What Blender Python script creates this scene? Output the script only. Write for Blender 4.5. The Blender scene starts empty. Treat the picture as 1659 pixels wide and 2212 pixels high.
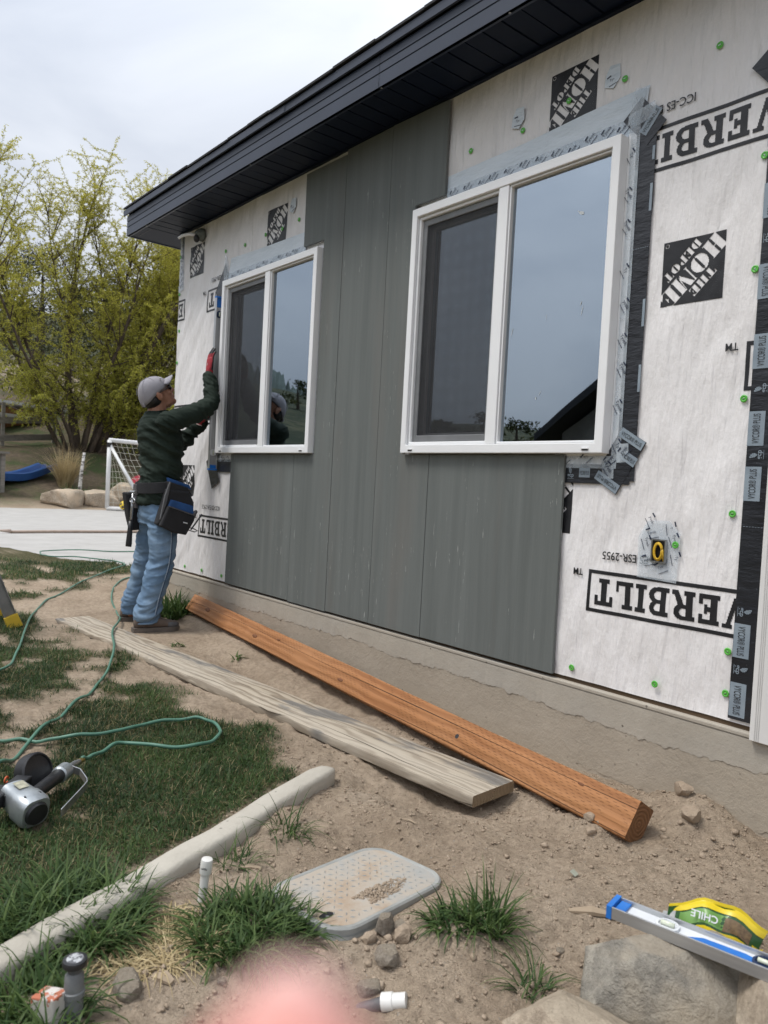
import bpy, bmesh, math, random
import numpy as np
from mathutils import Vector, Matrix, Euler
R_ = math.radians
random.seed(7); RNG = np.random.default_rng(11)
sc = bpy.context.scene
COL = sc.collection

# ------------------------------------------------------------------ camera
YAW, PITCH, ROLL = R_(39.55), R_(1.96), R_(3.035)
CAM = Vector((0.0, -2.5, 0.735))
f0 = Vector((-math.cos(YAW), math.sin(YAW), 0)); r0 = Vector((math.sin(YAW), math.cos(YAW), 0)); u0 = Vector((0, 0, 1))
FW = f0*math.cos(PITCH) - u0*math.sin(PITCH); up = u0*math.cos(PITCH) + f0*math.sin(PITCH)
RT = r0*math.cos(ROLL) + up*math.sin(ROLL); UP = up*math.cos(ROLL) - r0*math.sin(ROLL)
cd = bpy.data.cameras.new('camera'); cam = bpy.data.objects.new('camera', cd); COL.objects.link(cam)
cam.matrix_world = Matrix(((RT.x, UP.x, -FW.x, CAM.x), (RT.y, UP.y, -FW.y, CAM.y), (RT.z, UP.z, -FW.z, CAM.z), (0, 0, 0, 1)))
cd.sensor_fit = 'VERTICAL'; cd.sensor_height = 36.0; cd.lens = 36.0*1640/2212
cd.clip_start = 0.005; cd.clip_end = 3000
cd.dof.use_dof = True; cd.dof.focus_distance = 3.2; cd.dof.aperture_fstop = 5.6
sc.camera = cam

# ------------------------------------------------------------------ light
wd = bpy.data.worlds.new('World'); sc.world = wd; wd.use_nodes = True
nt = wd.node_tree; nt.nodes.clear()
def wn(t, **k):
    n = nt.nodes.new(t)
    for a, b in k.items(): setattr(n, a, b)
    return n
SUN_EL, SUN_AZ = R_(63), R_(240)          # azimuth of the sun measured from +X, anticlockwise
sky = wn('ShaderNodeTexSky', sky_type='NISHITA', sun_disc=False)
sky.sun_elevation = SUN_EL; sky.sun_rotation = R_(90) - SUN_AZ
sky.air_density = 1.0; sky.dust_density = 4.0
tc = wn('ShaderNodeTexCoord'); mp = wn('ShaderNodeMapping'); mp.inputs['Scale'].default_value = (1.0, 1.0, 2.6)
nt.links.new(tc.outputs['Generated'], mp.inputs['Vector'])
n1 = wn('ShaderNodeTexNoise'); n1.inputs['Scale'].default_value = 2.3; n1.inputs['Detail'].default_value = 6; n1.inputs['Roughness'].default_value = 0.5; n1.inputs['Distortion'].default_value = 0.4
nt.links.new(mp.outputs[0], n1.inputs['Vector'])
rp = wn('ShaderNodeValToRGB'); e = rp.color_ramp.elements
e[0].position = 0.36; e[0].color = (0.42, 0.455, 0.52, 1); e[1].position = 0.68; e[1].color = (0.61, 0.635, 0.68, 1)
nt.links.new(n1.outputs['Fac'], rp.inputs['Fac'])
# overcast: the cloud cover is brighter overhead than at the horizon
sx = wn('ShaderNodeSeparateXYZ'); nt.links.new(tc.outputs['Generated'], sx.inputs[0])
mz = wn('ShaderNodeMath', operation='MULTIPLY_ADD'); mz.inputs[1].default_value = 1.25; mz.inputs[2].default_value = 0.62; mz.use_clamp = False
mx0 = wn('ShaderNodeMath', operation='MAXIMUM'); mx0.inputs[1].default_value = 0.0
nt.links.new(sx.outputs['Z'], mx0.inputs[0]); nt.links.new(mx0.outputs[0], mz.inputs[0])
vm = wn('ShaderNodeVectorMath', operation='SCALE'); nt.links.new(rp.outputs[0], vm.inputs[0]); nt.links.new(mz.outputs[0], vm.inputs['Scale'])
b1 = wn('ShaderNodeBackground'); b1.inputs['Strength'].default_value = 0.07; nt.links.new(sky.outputs[0], b1.inputs['Color'])
b2 = wn('ShaderNodeBackground'); b2.inputs['Strength'].default_value = 1.0; nt.links.new(vm.outputs[0], b2.inputs['Color'])
ms = wn('ShaderNodeMixShader'); ms.inputs[0].default_value = 0.9; nt.links.new(b1.outputs[0], ms.inputs[1]); nt.links.new(b2.outputs[0], ms.inputs[2])
wo = wn('ShaderNodeOutputWorld'); nt.links.new(ms.outputs[0], wo.inputs['Surface'])
sd = bpy.data.lights.new('sun', 'SUN'); sd.energy = 1.5; sd.angle = R_(16); sd.color = (1.0, 0.965, 0.91)
so = bpy.data.objects.new('sun', sd); COL.objects.link(so)
sdir = Vector((math.cos(SUN_EL)*math.cos(SUN_AZ), math.cos(SUN_EL)*math.sin(SUN_AZ), math.sin(SUN_EL)))
so.rotation_euler = sdir.to_track_quat('Z', 'Y').to_euler(); so.location = sdir*30
vs = sc.view_settings; sc.display_settings.display_device = 'sRGB'
vs.view_transform = 'Standard'; vs.look = 'None'; vs.gamma = 1.0; vs.use_curve_mapping = False; vs.exposure = 0.60
sc.render.engine = 'CYCLES'; sc.cycles.max_bounces = 5; sc.cycles.diffuse_bounces = 2; sc.cycles.glossy_bounces = 3
sc.cycles.transparent_max_bounces = 8; sc.cycles.use_adaptive_sampling = True; sc.cycles.adaptive_threshold = 0.02; sc.cycles.use_denoising = True; sc.cycles.caustics_reflective = False; sc.cycles.caustics_refractive = False

# ------------------------------------------------------------------ helpers
def tag(o, label=None, cat=None, group=None, kind=None):
    if label: o['label'] = label
    if cat: o['category'] = cat
    if group: o['group'] = group
    if kind: o['kind'] = kind
    return o
def empty(name, loc=(0, 0, 0), parent=None, rz=0.0):
    o = bpy.data.objects.new(name, None); COL.objects.link(o); o.location = loc; o.rotation_euler = (0, 0, rz)
    o.empty_display_size = 0.05
    if parent: o.parent = parent
    return o
def link(name, me, parent=None, m=None, loc=None):
    o = bpy.data.objects.new(name, me); COL.objects.link(o)
    if parent: o.parent = parent
    if m and len(me.materials) == 0: me.materials.append(m)
    if loc is not None: o.location = loc
    return o
class MB:
    """collects polygons for ONE mesh object"""
    def __init__(s): s.v = []; s.f = []; s.mi = []; s.cur = 0
    def add(s, vs_, fs_):
        b = len(s.v); s.v += [tuple(p) for p in vs_]
        for f in fs_: s.f.append(tuple(i+b for i in f)); s.mi.append(s.cur)
        return s
    def box(s, x0, x1, y0, y1, z0, z1, M=None):
        p = [(x0,y0,z0),(x1,y0,z0),(x1,y1,z0),(x0,y1,z0),(x0,y0,z1),(x1,y0,z1),(x1,y1,z1),(x0,y1,z1)]
        if M is not None: p = [tuple(M @ Vector(q)) for q in p]
        return s.add(p, [(0,3,2,1),(4,5,6,7),(0,1,5,4),(1,2,6,5),(2,3,7,6),(3,0,4,7)])
    def loft(s, rings, close=True, cap=True):
        n = len(rings[0]); vs_ = [p for r in rings for p in r]; fs_ = []
        for i in range(len(rings)-1):
            for j in range(n if close else n-1):
                a = i*n+j; b = i*n+(j+1) % n; fs_.append((a, b, b+n, a+n))
        if cap and close:
            fs_.append(tuple(range(n-1, -1, -1))); fs_.append(tuple(range((len(rings)-1)*n, len(rings)*n)))
        return s.add(vs_, fs_)
    def tube(s, pts, rad, n=8, cap=True):
        pts = [Vector(p) for p in pts]; k = len(pts)
        if not hasattr(rad, '__len__'): rad = [rad]*k
        rings = []; prev = None
        for i in range(k):
            t = (pts[min(i+1, k-1)] - pts[max(i-1, 0)])
            if t.length < 1e-9: t = Vector((0, 0, 1))
            t.normalize()
            if prev is None:
                a = Vector((0, 0, 1)) if abs(t.z) < 0.9 else Vector((1, 0, 0))
                u_ = t.cross(a).normalized()
            else:
                u_ = prev - t*prev.dot(t)
                u_ = u_.normalized() if u_.length > 1e-6 else t.orthogonal().normalized()
            prev = u_; w_ = t.cross(u_)
            rings.append([tuple(pts[i] + (u_*math.cos(2*math.pi*j/n) + w_*math.sin(2*math.pi*j/n))*rad[i]) for j in range(n)])
        return s.loft(rings, True, cap)
    def cyl(s, c, axis, r, h, n=16):
        c = Vector(c); a = Vector(axis).normalized(); return s.tube([c - a*h/2, c + a*h/2], r, n)
    def lathe(s, prof, n=16, M=None):
        rings = []
        for r, z in prof: rings.append([(r*math.cos(2*math.pi*j/n), r*math.sin(2*math.pi*j/n), z) for j in range(n)])
        if M is not None: rings = [[tuple(M @ Vector(p)) for p in r] for r in rings]
        return s.loft(rings)
    def ell(s, c, rx, ry, rz, nu=16, nv=10, M=None):
        rings = []
        for i in range(nv+1):
            t = -math.pi/2 + math.pi*i/nv; q = max(math.cos(t), 0.02)
            rings.append([(rx*q*math.cos(2*math.pi*j/nu), ry*q*math.sin(2*math.pi*j/nu), rz*math.sin(t)) for j in range(nu)])
        c = Vector(c)
        rings = [[tuple((M.to_3x3() @ Vector(p) if M is not None else Vector(p)) + c) for p in r] for r in rings]
        return s.loft(rings)
    def prism(s, poly, y0, y1):
        """poly in (x,z), extruded along y"""
        n = len(poly); vs_ = [(x, y0, z) for x, z in poly] + [(x, y1, z) for x, z in poly]
        fs_ = [tuple(range(n)), tuple(range(2*n-1, n-1, -1))] + [(i, n+i, n+(i+1) % n, (i+1) % n) for i in range(n)]
        return s.add(vs_, fs_)
    def mesh(s, name, mats, smooth=False):
        me = bpy.data.meshes.new(name); me.from_pydata(s.v, [], s.f)
        for m in (mats if isinstance(mats, (list, tuple)) else [mats]): me.materials.append(m)
        if any(s.mi): me.polygons.foreach_set('material_index', s.mi)
        bm = bmesh.new(); bm.from_mesh(me); bmesh.ops.recalc_face_normals(bm, faces=bm.faces); bm.to_mesh(me); bm.free()
        if smooth: me.polygons.foreach_set('use_smooth', [True]*len(me.polygons))
        me.update(); return me
    def build(s, name, mats, parent=None, smooth=False, bevel=0, sub=0, loc=None, auto=False):
        o = link(name, s.mesh(name, mats, smooth or auto), parent, loc=loc)
        if bevel: 
            b = o.modifiers.new('bevel', 'BEVEL'); b.width = bevel; b.segments = 2; b.limit_method = 'ANGLE'; b.angle_limit = R_(40)
        if sub:
            q = o.modifiers.new('sub', 'SUBSURF'); q.levels = sub; q.render_levels = sub
        if auto:
            try: o.data.set_sharp_from_angle(angle=R_(38))
            except Exception: pass
        return o

# 2-D value noise (vectorised)
_P = RNG.random((256, 256))
def vnoise(x, y):
    x = np.asarray(x, float); y = np.asarray(y, float)
    xi = np.floor(x).astype(int); yi = np.floor(y).astype(int); fx = x-xi; fy = y-yi
    fx = fx*fx*(3-2*fx); fy = fy*fy*(3-2*fy)
    a = _P[xi & 255, yi & 255]; b = _P[(xi+1) & 255, yi & 255]; c = _P[xi & 255, (yi+1) & 255]; d = _P[(xi+1) & 255, (yi+1) & 255]
    return (a*(1-fx)+b*fx)*(1-fy) + (c*(1-fx)+d*fx)*fy
def fbm(x, y, o=4, g=0.5):
    s = 0; a = 1; t = 0
    for i in range(o):
        s = s + a*vnoise(x*2**i+17.3*i, y*2**i+9.1*i); t += a; a *= g
    return s/t
def sstep(a, b, x):
    t = np.clip((np.asarray(x, float)-a)/(b-a), 0, 1); return t*t*(3-2*t)

# materials ---------------------------------------------------------
class NT:
    def __init__(s, name):
        s.m = bpy.data.materials.new(name); s.m.use_nodes = True; s.t = s.m.node_tree
        s.b = s.t.nodes['Principled BSDF']; s.o = s.t.nodes['Material Output']
        s.tc = s.t.nodes.new('ShaderNodeTexCoord')
    def n(s, t, **k):
        q = s.t.nodes.new(t)
        for a, b in k.items(): setattr(q, a, b)
        return q
    def l(s, a, b): s.t.links.new(a, b)
    def noise(s, scale, detail=4, rough=0.55, stretch=None, coord='Object', dist=0.0, rot=None):
        n = s.n('ShaderNodeTexNoise'); n.inputs['Scale'].default_value = scale; n.inputs['Detail'].default_value = detail
        n.inputs['Roughness'].default_value = rough; n.inputs['Distortion'].default_value = dist
        mp_ = s.n('ShaderNodeMapping'); s.l(s.tc.outputs[coord], mp_.inputs[0])
        if stretch: mp_.inputs['Scale'].default_value = stretch
        if rot: mp_.inputs['Rotation'].default_value = rot
        s.l(mp_.outputs[0], n.inputs['Vector']); return n.outputs['Fac']
    def ramp(s, fac, stops):
        r = s.n('ShaderNodeValToRGB'); e_ = r.color_ramp.elements
        while len(e_) < len(stops): e_.new(0.5)
        for q, (p, c) in zip(e_, stops):
            q.position = p; q.color = (*c, 1) if len(c) == 3 else c
        s.l(fac, r.inputs[0]); return r.outputs[0]
    def mix(s, fac, a, b, mode='MIX'):
        q = s.n('ShaderNodeMix', data_type='RGBA', blend_type=mode)
        for sock, val in ((q.inputs[0], fac), (q.inputs[6], a), (q.inputs[7], b)):
            if hasattr(val, 'is_output'): s.l(val, sock)
            elif isinstance(val, (int, float)): sock.default_value = val
            else: sock.default_value = (*val, 1)
        return q.outputs[2]
    def math(s, op, a, b=0.0, c=None):
        q = s.n('ShaderNodeMath', operation=op)
        for i, val in enumerate((a, b) if c is None else (a, b, c)):
            if hasattr(val, 'is_output'): s.l(val, q.inputs[i])
            else: q.inputs[i].default_value = val
        return q.outputs[0]
    def bump(s, h, dist=0.01, strength=1.0):
        b = s.n('ShaderNodeBump'); b.inputs['Distance'].default_value = dist; b.inputs['Strength'].default_value = strength
        s.l(h, b.inputs['Height']); 
        if s.b.inputs['Normal'].is_linked: s.l(s.b.inputs['Normal'].links[0].from_socket, b.inputs['Normal'])
        s.l(b.outputs[0], s.b.inputs['Normal'])
    def col(s, c):
        if hasattr(c, 'is_output'): s.l(c, s.b.inputs['Base Color'])
        else: s.b.inputs['Base Color'].default_value = (*c, 1)
    def set(s, rough=0.6, metal=0.0, spec=0.5):
        if hasattr(rough, 'is_output'): s.l(rough, s.b.inputs['Roughness'])
        else: s.b.inputs['Roughness'].default_value = rough
        s.b.inputs['Metallic'].default_value = metal; s.b.inputs['Specular IOR Level'].default_value = spec
def mat(name, a, b=None, scale=8.0, rough=0.6, metal=0.0, bump=0.0, bscale=None, stretch=None, spec=0.5, detail=5, lo=0.35, hi=0.65):
    """procedural two-tone material with optional relief"""
    q = NT(name); q.set(rough, metal, spec)
    b = b or tuple(c*0.8 for c in a)
    f = q.noise(scale, detail, 0.6, stretch)
    q.col(q.ramp(f, [(lo, b), (hi, a)]))
    if bump: q.bump(q.noise(bscale or scale*3, 4, 0.6, stretch), bump)
    return q.m
# ------------------------------------------------------------------ materials
def wood_mat(name, light, dark, axis_stretch, rough=0.75, rings=14.0, bump=0.002, grey=None, knots=False, incise=False):
    q = NT(name); q.set(rough, 0, 0.3)
    f1 = q.noise(rings, 6, 0.6, axis_stretch, dist=0.6); f2 = q.noise(2.2, 3, 0.5, tuple(max(a*0.4, 0.25) for a in axis_stretch))
    c = q.ramp(f1, [(0.3, dark), (0.62, light)])
    c = q.mix(q.math('MULTIPLY', f2, 0.45), c, tuple(x*0.62 for x in light))
    if grey: c = q.mix(q.ramp(q.noise(1.6, 4, 0.6, (1, 1.4, 1), dist=0.5), [(0.52, (0, 0, 0)), (0.62, (1, 1, 1))]), c, grey)
    q.col(c); q.bump(f1, bump); q.bump(q.noise(90, 2, 0.5, axis_stretch), bump*0.5)
    return q.m
def concrete_mat(name, a, b, pits=0.4, bump=0.004, stain=None):
    q = NT(name); q.set(0.88, 0, 0.25)
    c = q.ramp(q.noise(2.5, 8, 0.65), [(0.32, b), (0.66, a)])
    c = q.mix(q.math('MULTIPLY', q.noise(60, 3, 0.6), 0.35), c, tuple(x*0.72 for x in a))
    if stain: c = q.mix(q.ramp(q.noise(1.1, 5, 0.6, (1, 1, 2.2)), [(0.45, (0, 0, 0)), (0.7, (0.7, 0.7, 0.7))]), c, stain)
    if pits:
        v = q.n('ShaderNodeTexVoronoi'); v.inputs['Scale'].default_value = 26; q.l(q.tc.outputs['Object'], v.inputs['Vector'])
        pm = q.math('MULTIPLY', q.math('LESS_THAN', v.outputs['Distance'], 0.115), q.math('GREATER_THAN', q.noise(5, 2), 0.55))
        c = q.mix(q.math('MULTIPLY', pm, pits), c, tuple(x*0.3 for x in b)); q.bump(q.math('SUBTRACT', 1.0, pm), 0.004)
    q.col(c); q.bump(q.noise(18, 8, 0.68), bump); q.bump(q.noise(140, 3, 0.6), bump*0.25)
    return q.m

def m_wrap():
    q = NT('house_wrap_fabric'); q.set(0.5, 0, 0.35)
    c = q.ramp(q.noise(3.0, 6, 0.6), [(0.3, (0.82, 0.795, 0.785)), (0.7, (0.88, 0.86, 0.855))])
    c = q.mix(q.ramp(q.noise(1.2, 6, 0.62), [(0.58, (0, 0, 0)), (0.78, (0.16, 0.16, 0.16))]), c, (0.58, 0.56, 0.56))
    q.col(c)
    q.bump(q.noise(2.6, 2, 0.45, (3.0, 1, 0.7), rot=(0, R_(-38), 0), dist=0.15), 0.030, 1.0)
    q.bump(q.noise(9, 3, 0.5, (3.2, 1, 0.5), rot=(0, R_(-34), 0), dist=0.15), 0.013, 1.0); q.bump(q.noise(34, 4, 0.6, (1.6, 1, 0.8), rot=(0, R_(-20), 0)), 0.0026, 1.0)
    q.bump(q.noise(60, 3, 0.6), 0.0012, 0.7)
    return q.m
WRAP = m_wrap()
PRINT = mat('black_print', (0.022, 0.022, 0.025), (0.012, 0.012, 0.014), 30, 0.45, bump=0.0006, bscale=20)
def m_siding():
    q = NT('grey_green_siding'); q.set(0.72, 0, 0.3)
    f = q.noise(16, 6, 0.62, (1, 1, 0.045), dist=0.25)
    c = q.ramp(f, [(0.3, (0.128, 0.140, 0.134)), (0.66, (0.164, 0.178, 0.171))])
    c = q.mix(q.ramp(q.noise(3.3, 4, 0.6, (1, 1, 0.12)), [(0.55, (0, 0, 0)), (0.75, (0.6, 0.6, 0.6))]), c, (0.175, 0.165, 0.15))
    # pale chips where the stain has lifted off the grain
    chip = q.math('MULTIPLY', q.math('GREATER_THAN', q.noise(120, 3, 0.6, (1, 1, 0.09)), 0.675), q.math('GREATER_THAN', q.noise(3.0, 4, 0.65, (1, 1, 0.6)), 0.53))
    c = q.mix(q.math('MULTIPLY', chip, 0.62), c, (0.42, 0.43, 0.41))
    q.col(c); q.bump(q.noise(110, 4, 0.6, (1, 1, 0.05)), 0.0016); q.bump(f, 0.002)
    return q.m
SIDING = m_siding()
VINYL = mat('white_vinyl', (0.90, 0.905, 0.91), (0.87, 0.875, 0.88), 5, 0.32, spec=0.5)
VINYLG = mat('grey_screen_frame', (0.20, 0.205, 0.21), (0.16, 0.165, 0.17), 8, 0.4)
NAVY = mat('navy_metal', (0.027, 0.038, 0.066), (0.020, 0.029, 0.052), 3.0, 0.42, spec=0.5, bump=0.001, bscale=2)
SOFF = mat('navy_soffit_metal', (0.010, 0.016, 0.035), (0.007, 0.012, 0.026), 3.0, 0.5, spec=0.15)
SHING = mat('dark_shingle', (0.035, 0.036, 0.04), (0.015, 0.015, 0.017), 90, 0.9, bump=0.004, bscale=120)
CONC = concrete_mat('foundation_concrete', (0.475, 0.43, 0.36), (0.39, 0.35, 0.29), 0.8, 0.003, (0.42, 0.395, 0.35))
PARGE = concrete_mat('parge_coat_cement', (0.445, 0.387, 0.31), (0.37, 0.318, 0.25), 0.35, 0.005)
def m_black_tape():
    q = NT('black_flashing_tape'); q.set(0.3, 0, 0.5)
    c = q.ramp(q.noise(4, 6, 0.6), [(0.35, (0.016, 0.017, 0.021)), (0.75, (0.035, 0.038, 0.045))])
    sp = q.math('GREATER_THAN', q.noise(160, 2, 0.5), 0.76); c = q.mix(sp, c, (0.3, 0.32, 0.35)); q.col(c)
    q.bump(q.noise(22, 5, 0.6, (0.5, 1, 1.6)), 0.005); return q.m
BTAPE = m_black_tape()
LABEL = mat('pale_blue_print', (0.30, 0.36, 0.41), (0.24, 0.29, 0.34), 12, 0.35, bump=0.001, bscale=25)
NAVYPRINT = mat('navy_tape_print', (0.03, 0.04, 0.075), (0.02, 0.03, 0.06), 50, 0.4)
def m_clear():
    q = NT('clear_seam_tape'); q.set(0.16, 0, 0.6)
    q.col(q.ramp(q.noise(9, 5, 0.6), [(0.3, (0.66, 0.76, 0.84)), (0.7, (0.84, 0.90, 0.95))])); q.bump(q.noise(18, 3, 0.5), 0.0015)
    q.l(q.ramp(q.noise(13, 4, 0.6), [(0.3, (0.16,)*3), (0.75, (0.42,)*3)]), q.b.inputs['Alpha']); return q.m
CLEAR = m_clear()
FLAP = mat('translucent_head_flashing', (0.68, 0.745, 0.80), (0.60, 0.67, 0.73), 4, 0.28, bump=0.010, bscale=7, stretch=(1, 1, 2.5))
def m_green():
    q = NT('green_cap_plastic'); q.set(0.35, 0, 0.5); q.col(q.ramp(q.noise(60, 3), [(0.3, (0.09, 0.42, 0.05)), (0.7, (0.13, 0.55, 0.08))])); return q.m
GREEN = m_green()
STEEL = mat('galvanised_steel', (0.55, 0.56, 0.57), (0.35, 0.36, 0.37), 30, 0.35, 0.9)
WHITEPAINT = mat('white_painted_trim', (0.80, 0.79, 0.77), (0.70, 0.69, 0.67), 4, 0.5, bump=0.002, bscale=10, stretch=(1, 1, 0.1))
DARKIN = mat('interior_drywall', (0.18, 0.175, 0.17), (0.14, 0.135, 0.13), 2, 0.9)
SHEATH = wood_mat('sill_plate_wood', (0.13, 0.085, 0.05), (0.05, 0.035, 0.022), (0.06, 1, 1))
YELLOW = mat('yellow_cable', (0.72, 0.45, 0.03), (0.58, 0.36, 0.02), 30, 0.4)
BLACKPL = mat('black_plastic', (0.022, 0.022, 0.024), (0.014, 0.014, 0.016), 20, 0.4, bump=0.0008, bscale=120)
def m_glass(name, ior, tint):
    q = NT(name); t = q.t; t.nodes.remove(q.b)
    fr = q.n('ShaderNodeFresnel'); fr.inputs['IOR'].default_value = ior
    tr = q.n('ShaderNodeBsdfTransparent'); tr.inputs['Color'].default_value = (0.62, 0.68, 0.68, 1)
    gl = q.n('ShaderNodeBsdfGlossy'); gl.inputs['Roughness'].default_value = 0.0; gl.inputs['Color'].default_value = (*tint, 1)
    nz = q.noise(1.4, 2, 0.5); b = q.n('ShaderNodeBump'); b.inputs['Distance'].default_value = 0.0012; q.l(nz, b.inputs['Height']); q.l(b.outputs[0], gl.inputs['Normal'])
    mx = q.n('ShaderNodeMixShader'); q.l(fr.outputs[0], mx.inputs[0]); q.l(tr.outputs[0], mx.inputs[1]); q.l(gl.outputs[0], mx.inputs[2]); q.l(mx.outputs[0], q.o.inputs['Surface'])
    return q.m
GLASS = m_glass('window_glass', 5.4, (0.76, 0.88, 1.0))
def m_screen():
    q = NT('insect_screen_mesh'); q.set(0.6, 0, 0.4); q.col(q.ramp(q.noise(2, 3), [(0.3, (0.03, 0.031, 0.034)), (0.7, (0.05, 0.051, 0.055))]))
    w = q.n('ShaderNodeTexWave', wave_type='BANDS', bands_direction='X'); w.inputs['Scale'].default_value = 130; q.l(q.tc.outputs['Object'], w.inputs['Vector'])
    w2 = q.n('ShaderNodeTexWave', wave_type='BANDS', bands_direction='Z'); w2.inputs['Scale'].default_value = 130; q.l(q.tc.outputs['Object'], w2.inputs['Vector'])
    a = q.math('MAXIMUM', w.outputs['Fac'], w2.outputs['Fac']); q.l(q.math('MULTIPLY_ADD', a, 0.45, 0.25), q.b.inputs['Alpha']); return q.m
SCREEN = m_screen()

# ------------------------------------------------------------------ printing on the wrap
def inpoly(poly, X, Y):
    r = np.zeros(X.shape, bool); n = len(poly)
    for i in range(n):
        x1, y1 = poly[i]; x2, y2 = poly[(i+1) % n]
        c_ = ((y1 > Y) != (y2 > Y)) & (X < (x2-x1)*(Y-y1)/((y2-y1) if y2 != y1 else 1e-9)+x1); r ^= c_
    return r
def rc(x0, x1, y0, y1): return [(x0, y0), (x1, y0), (x1, y1), (x0, y1)]
def ellp(cx, cy, rx, ry, a0=0, a1=360, n=24): return [(cx+rx*math.cos(R_(a0+(a1-a0)*i/n)), cy+ry*math.sin(R_(a0+(a1-a0)*i/n))) for i in range(n+1)]
SL = {  # slab letters: (width, [add polys], [cut polys])
 'E': (0.80, [rc(.1,.34,0,1), rc(0,.78,0,.15), rc(0,.78,.85,1), rc(.1,.56,.42,.57), rc(.64,.78,0,.33), rc(.64,.78,.67,1), rc(.46,.56,.34,.66)], []),
 'V': (0.98, [[(.1,1),(.36,1),(.58,.25),(.52,0),(.40,0)], [(.72,1),(.88,1),(.60,0),(.44,0)], rc(0,.42,.86,1), rc(.62,.98,.86,1)], []),
 'R': (0.92, [rc(.1,.34,0,1), rc(0,.44,0,.15), rc(0,.5,.85,1), ellp(.5,.73,.31,.27,-90,90), rc(.3,.5,.46,.6), [(.42,.48),(.66,.5),(.80,.15),(.92,.15),(.92,0),(.66,0)]], [ellp(.46,.73,.13,.13,-90,90), rc(.34,.46,.6,.86)]),
 'B': (0.86, [rc(.1,.34,0,1), rc(0,.5,0,.15), rc(0,.5,.85,1), rc(.3,.5,.43,.57), ellp(.5,.745,.29,.255,-90,90), ellp(.5,.285,.34,.285,-90,90)], [ellp(.48,.725,.11,.125,-90,90), rc(.34,.48,.6,.85), ellp(.48,.285,.14,.135,-90,90), rc(.34,.48,.15,.42)]),
 'I': (0.46, [rc(.1,.34,0,1), rc(0,.44,0,.15), rc(0,.44,.85,1)], []),
 'L': (0.76, [rc(.1,.34,0,1), rc(0,.74,0,.15), rc(0,.44,.85,1), rc(.6,.74,0,.38)], []),
 'T': (0.82, [rc(.29,.53,0,1), rc(.18,.64,0,.15), rc(0,.82,.85,1), rc(0,.14,.62,1), rc(.68,.82,.62,1)], []),
}
ST = {  # stencil letters
 'H': (1.0, [rc(.06,.43,0,1), rc(.57,.94,0,1), rc(0,.46,.95,1), rc(.54,1,.95,1), rc(0,.46,0,.05), rc(.54,1,0,.05), rc(.40,.60,.465,.535)], [rc(.495,.505,.4,.6)]),
 'O': (1.02, [ellp(.51,.5,.50,.5)], [rc(.435,.585,.12,.88), rc(.49,.53,0,1)]),
 'M': (1.12, [rc(.04,.13,0,1), [(.15,1),(.48,1),(.66,.28),(.55,.02)], [(.60,.02),(.70,.28),(.76,1),(.72,.95)], rc(.76,1.08,0,1), rc(0,.2,0,.05), rc(.72,1.12,0,.05), rc(0,.4,.95,1), rc(.76,1.12,.95,1)], []),
 'E': (0.86, [rc(.06,.44,0,1), rc(0,.8,.95,1), rc(0,.8,0,.05), [(.84,1),(.84,.68),(.56,.95),(.56,1)], [(.86,0),(.86,.34),(.56,.05),(.56,0)], [(.50,.5),(.64,.66),(.64,.34)]], []),
 'T': (0.88, [rc(.26,.62,0,1), rc(.18,.70,0,.05), rc(0,.88,.95,1), [(0,1),(0,.62),(.16,.95),(.22,1)], [(.88,1),(.88,.62),(.72,.95),(.66,1)]], []),
 'D': (0.96, [rc(.06,.40,0,1), rc(0,.5,.95,1), rc(0,.5,0,.05), ellp(.5,.5,.46,.5,-90,90)], [rc(.40,.54,.06,.94)]),
 'P': (0.84, [rc(.06,.42,0,1), rc(0,.46,0,.05), rc(0,.5,.95,1), ellp(.5,.72,.34,.28,-90,90)], [rc(.42,.52,.5,.94)]),
}
def letters_mask(alpha, word, X, Y, u0_, u1_, v0, v1, gap=0.07):
    tot = sum(alpha[ch][0] for ch in word) + gap*(len(word)-1); sx_ = (u1_-u0_)/tot; m = np.zeros(X.shape, bool); u_ = u0_
    for ch in word:
        w, add, cut = alpha[ch]; lx = (X-u_)/sx_; ly = (Y-v0)/(v1-v0); q = np.zeros(X.shape, bool)
        for p in add: q |= inpoly(p, lx, ly)
        for p in cut: q &= ~inpoly(p, lx, ly)
        m |= q; u_ += (w+gap)*sx_
    return m
def runs_quads(mask, x0, z0, dx, dz, maxrun):
    """rows of a boolean mask -> list of (xa, xb, za, zb)"""
    out = []
    H, W_ = mask.shape
    for i in range(H):
        row = mask[i]; j = 0
        while j < W_:
            if row[j]:
                k = j
                while k < W_ and row[k] and k-j < maxrun: k += 1
                out.append((x0+j*dx, x0+k*dx, z0+i*dz, z0+(i+1)*dz)); j = k
            else: j += 1
    return out
def hd_mask(n=110):
    g = (np.arange(n)+.5)/n-.5; X, Z = np.meshgrid(g, g)
    U = (X+Z)/math.sqrt(2); V = (-X+Z)/math.sqrt(2)
    m = letters_mask(ST, 'HOME', U, V, -.60, .63, -.135, .160) | letters_mask(ST, 'THE', U, V, -.22, .25, .19, .335, .1) | letters_mask(ST, 'DEPOT', U, V, -.36, .37, -.325, -.185, .1)
    m |= ((np.hypot(X-.44, Z+.44) < .034) & (np.hypot(X-.44, Z+.44) > .024))
    return (~m)[::-1, ::-1]          # sheet was hung upside down
EW, EH = 0.754, 0.163
def ev_mask():
    d = 0.0027; nx = int(EW/d); nz = int(EH/d); X, Z = np.meshgrid((np.arange(nx)+.5)*d, (np.arange(nz)+.5)*d)
    b = 0.0135; m = (X < b) | (X > EW-b) | (Z < b) | (Z > EH-b)
    m |= letters_mask(SL, 'EVERBILT', X, Z, .036, EW-.036, .031, EH-.031, .11)
    return m[::-1, ::-1], d
XL, XR = -5.672, -1.062
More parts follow.
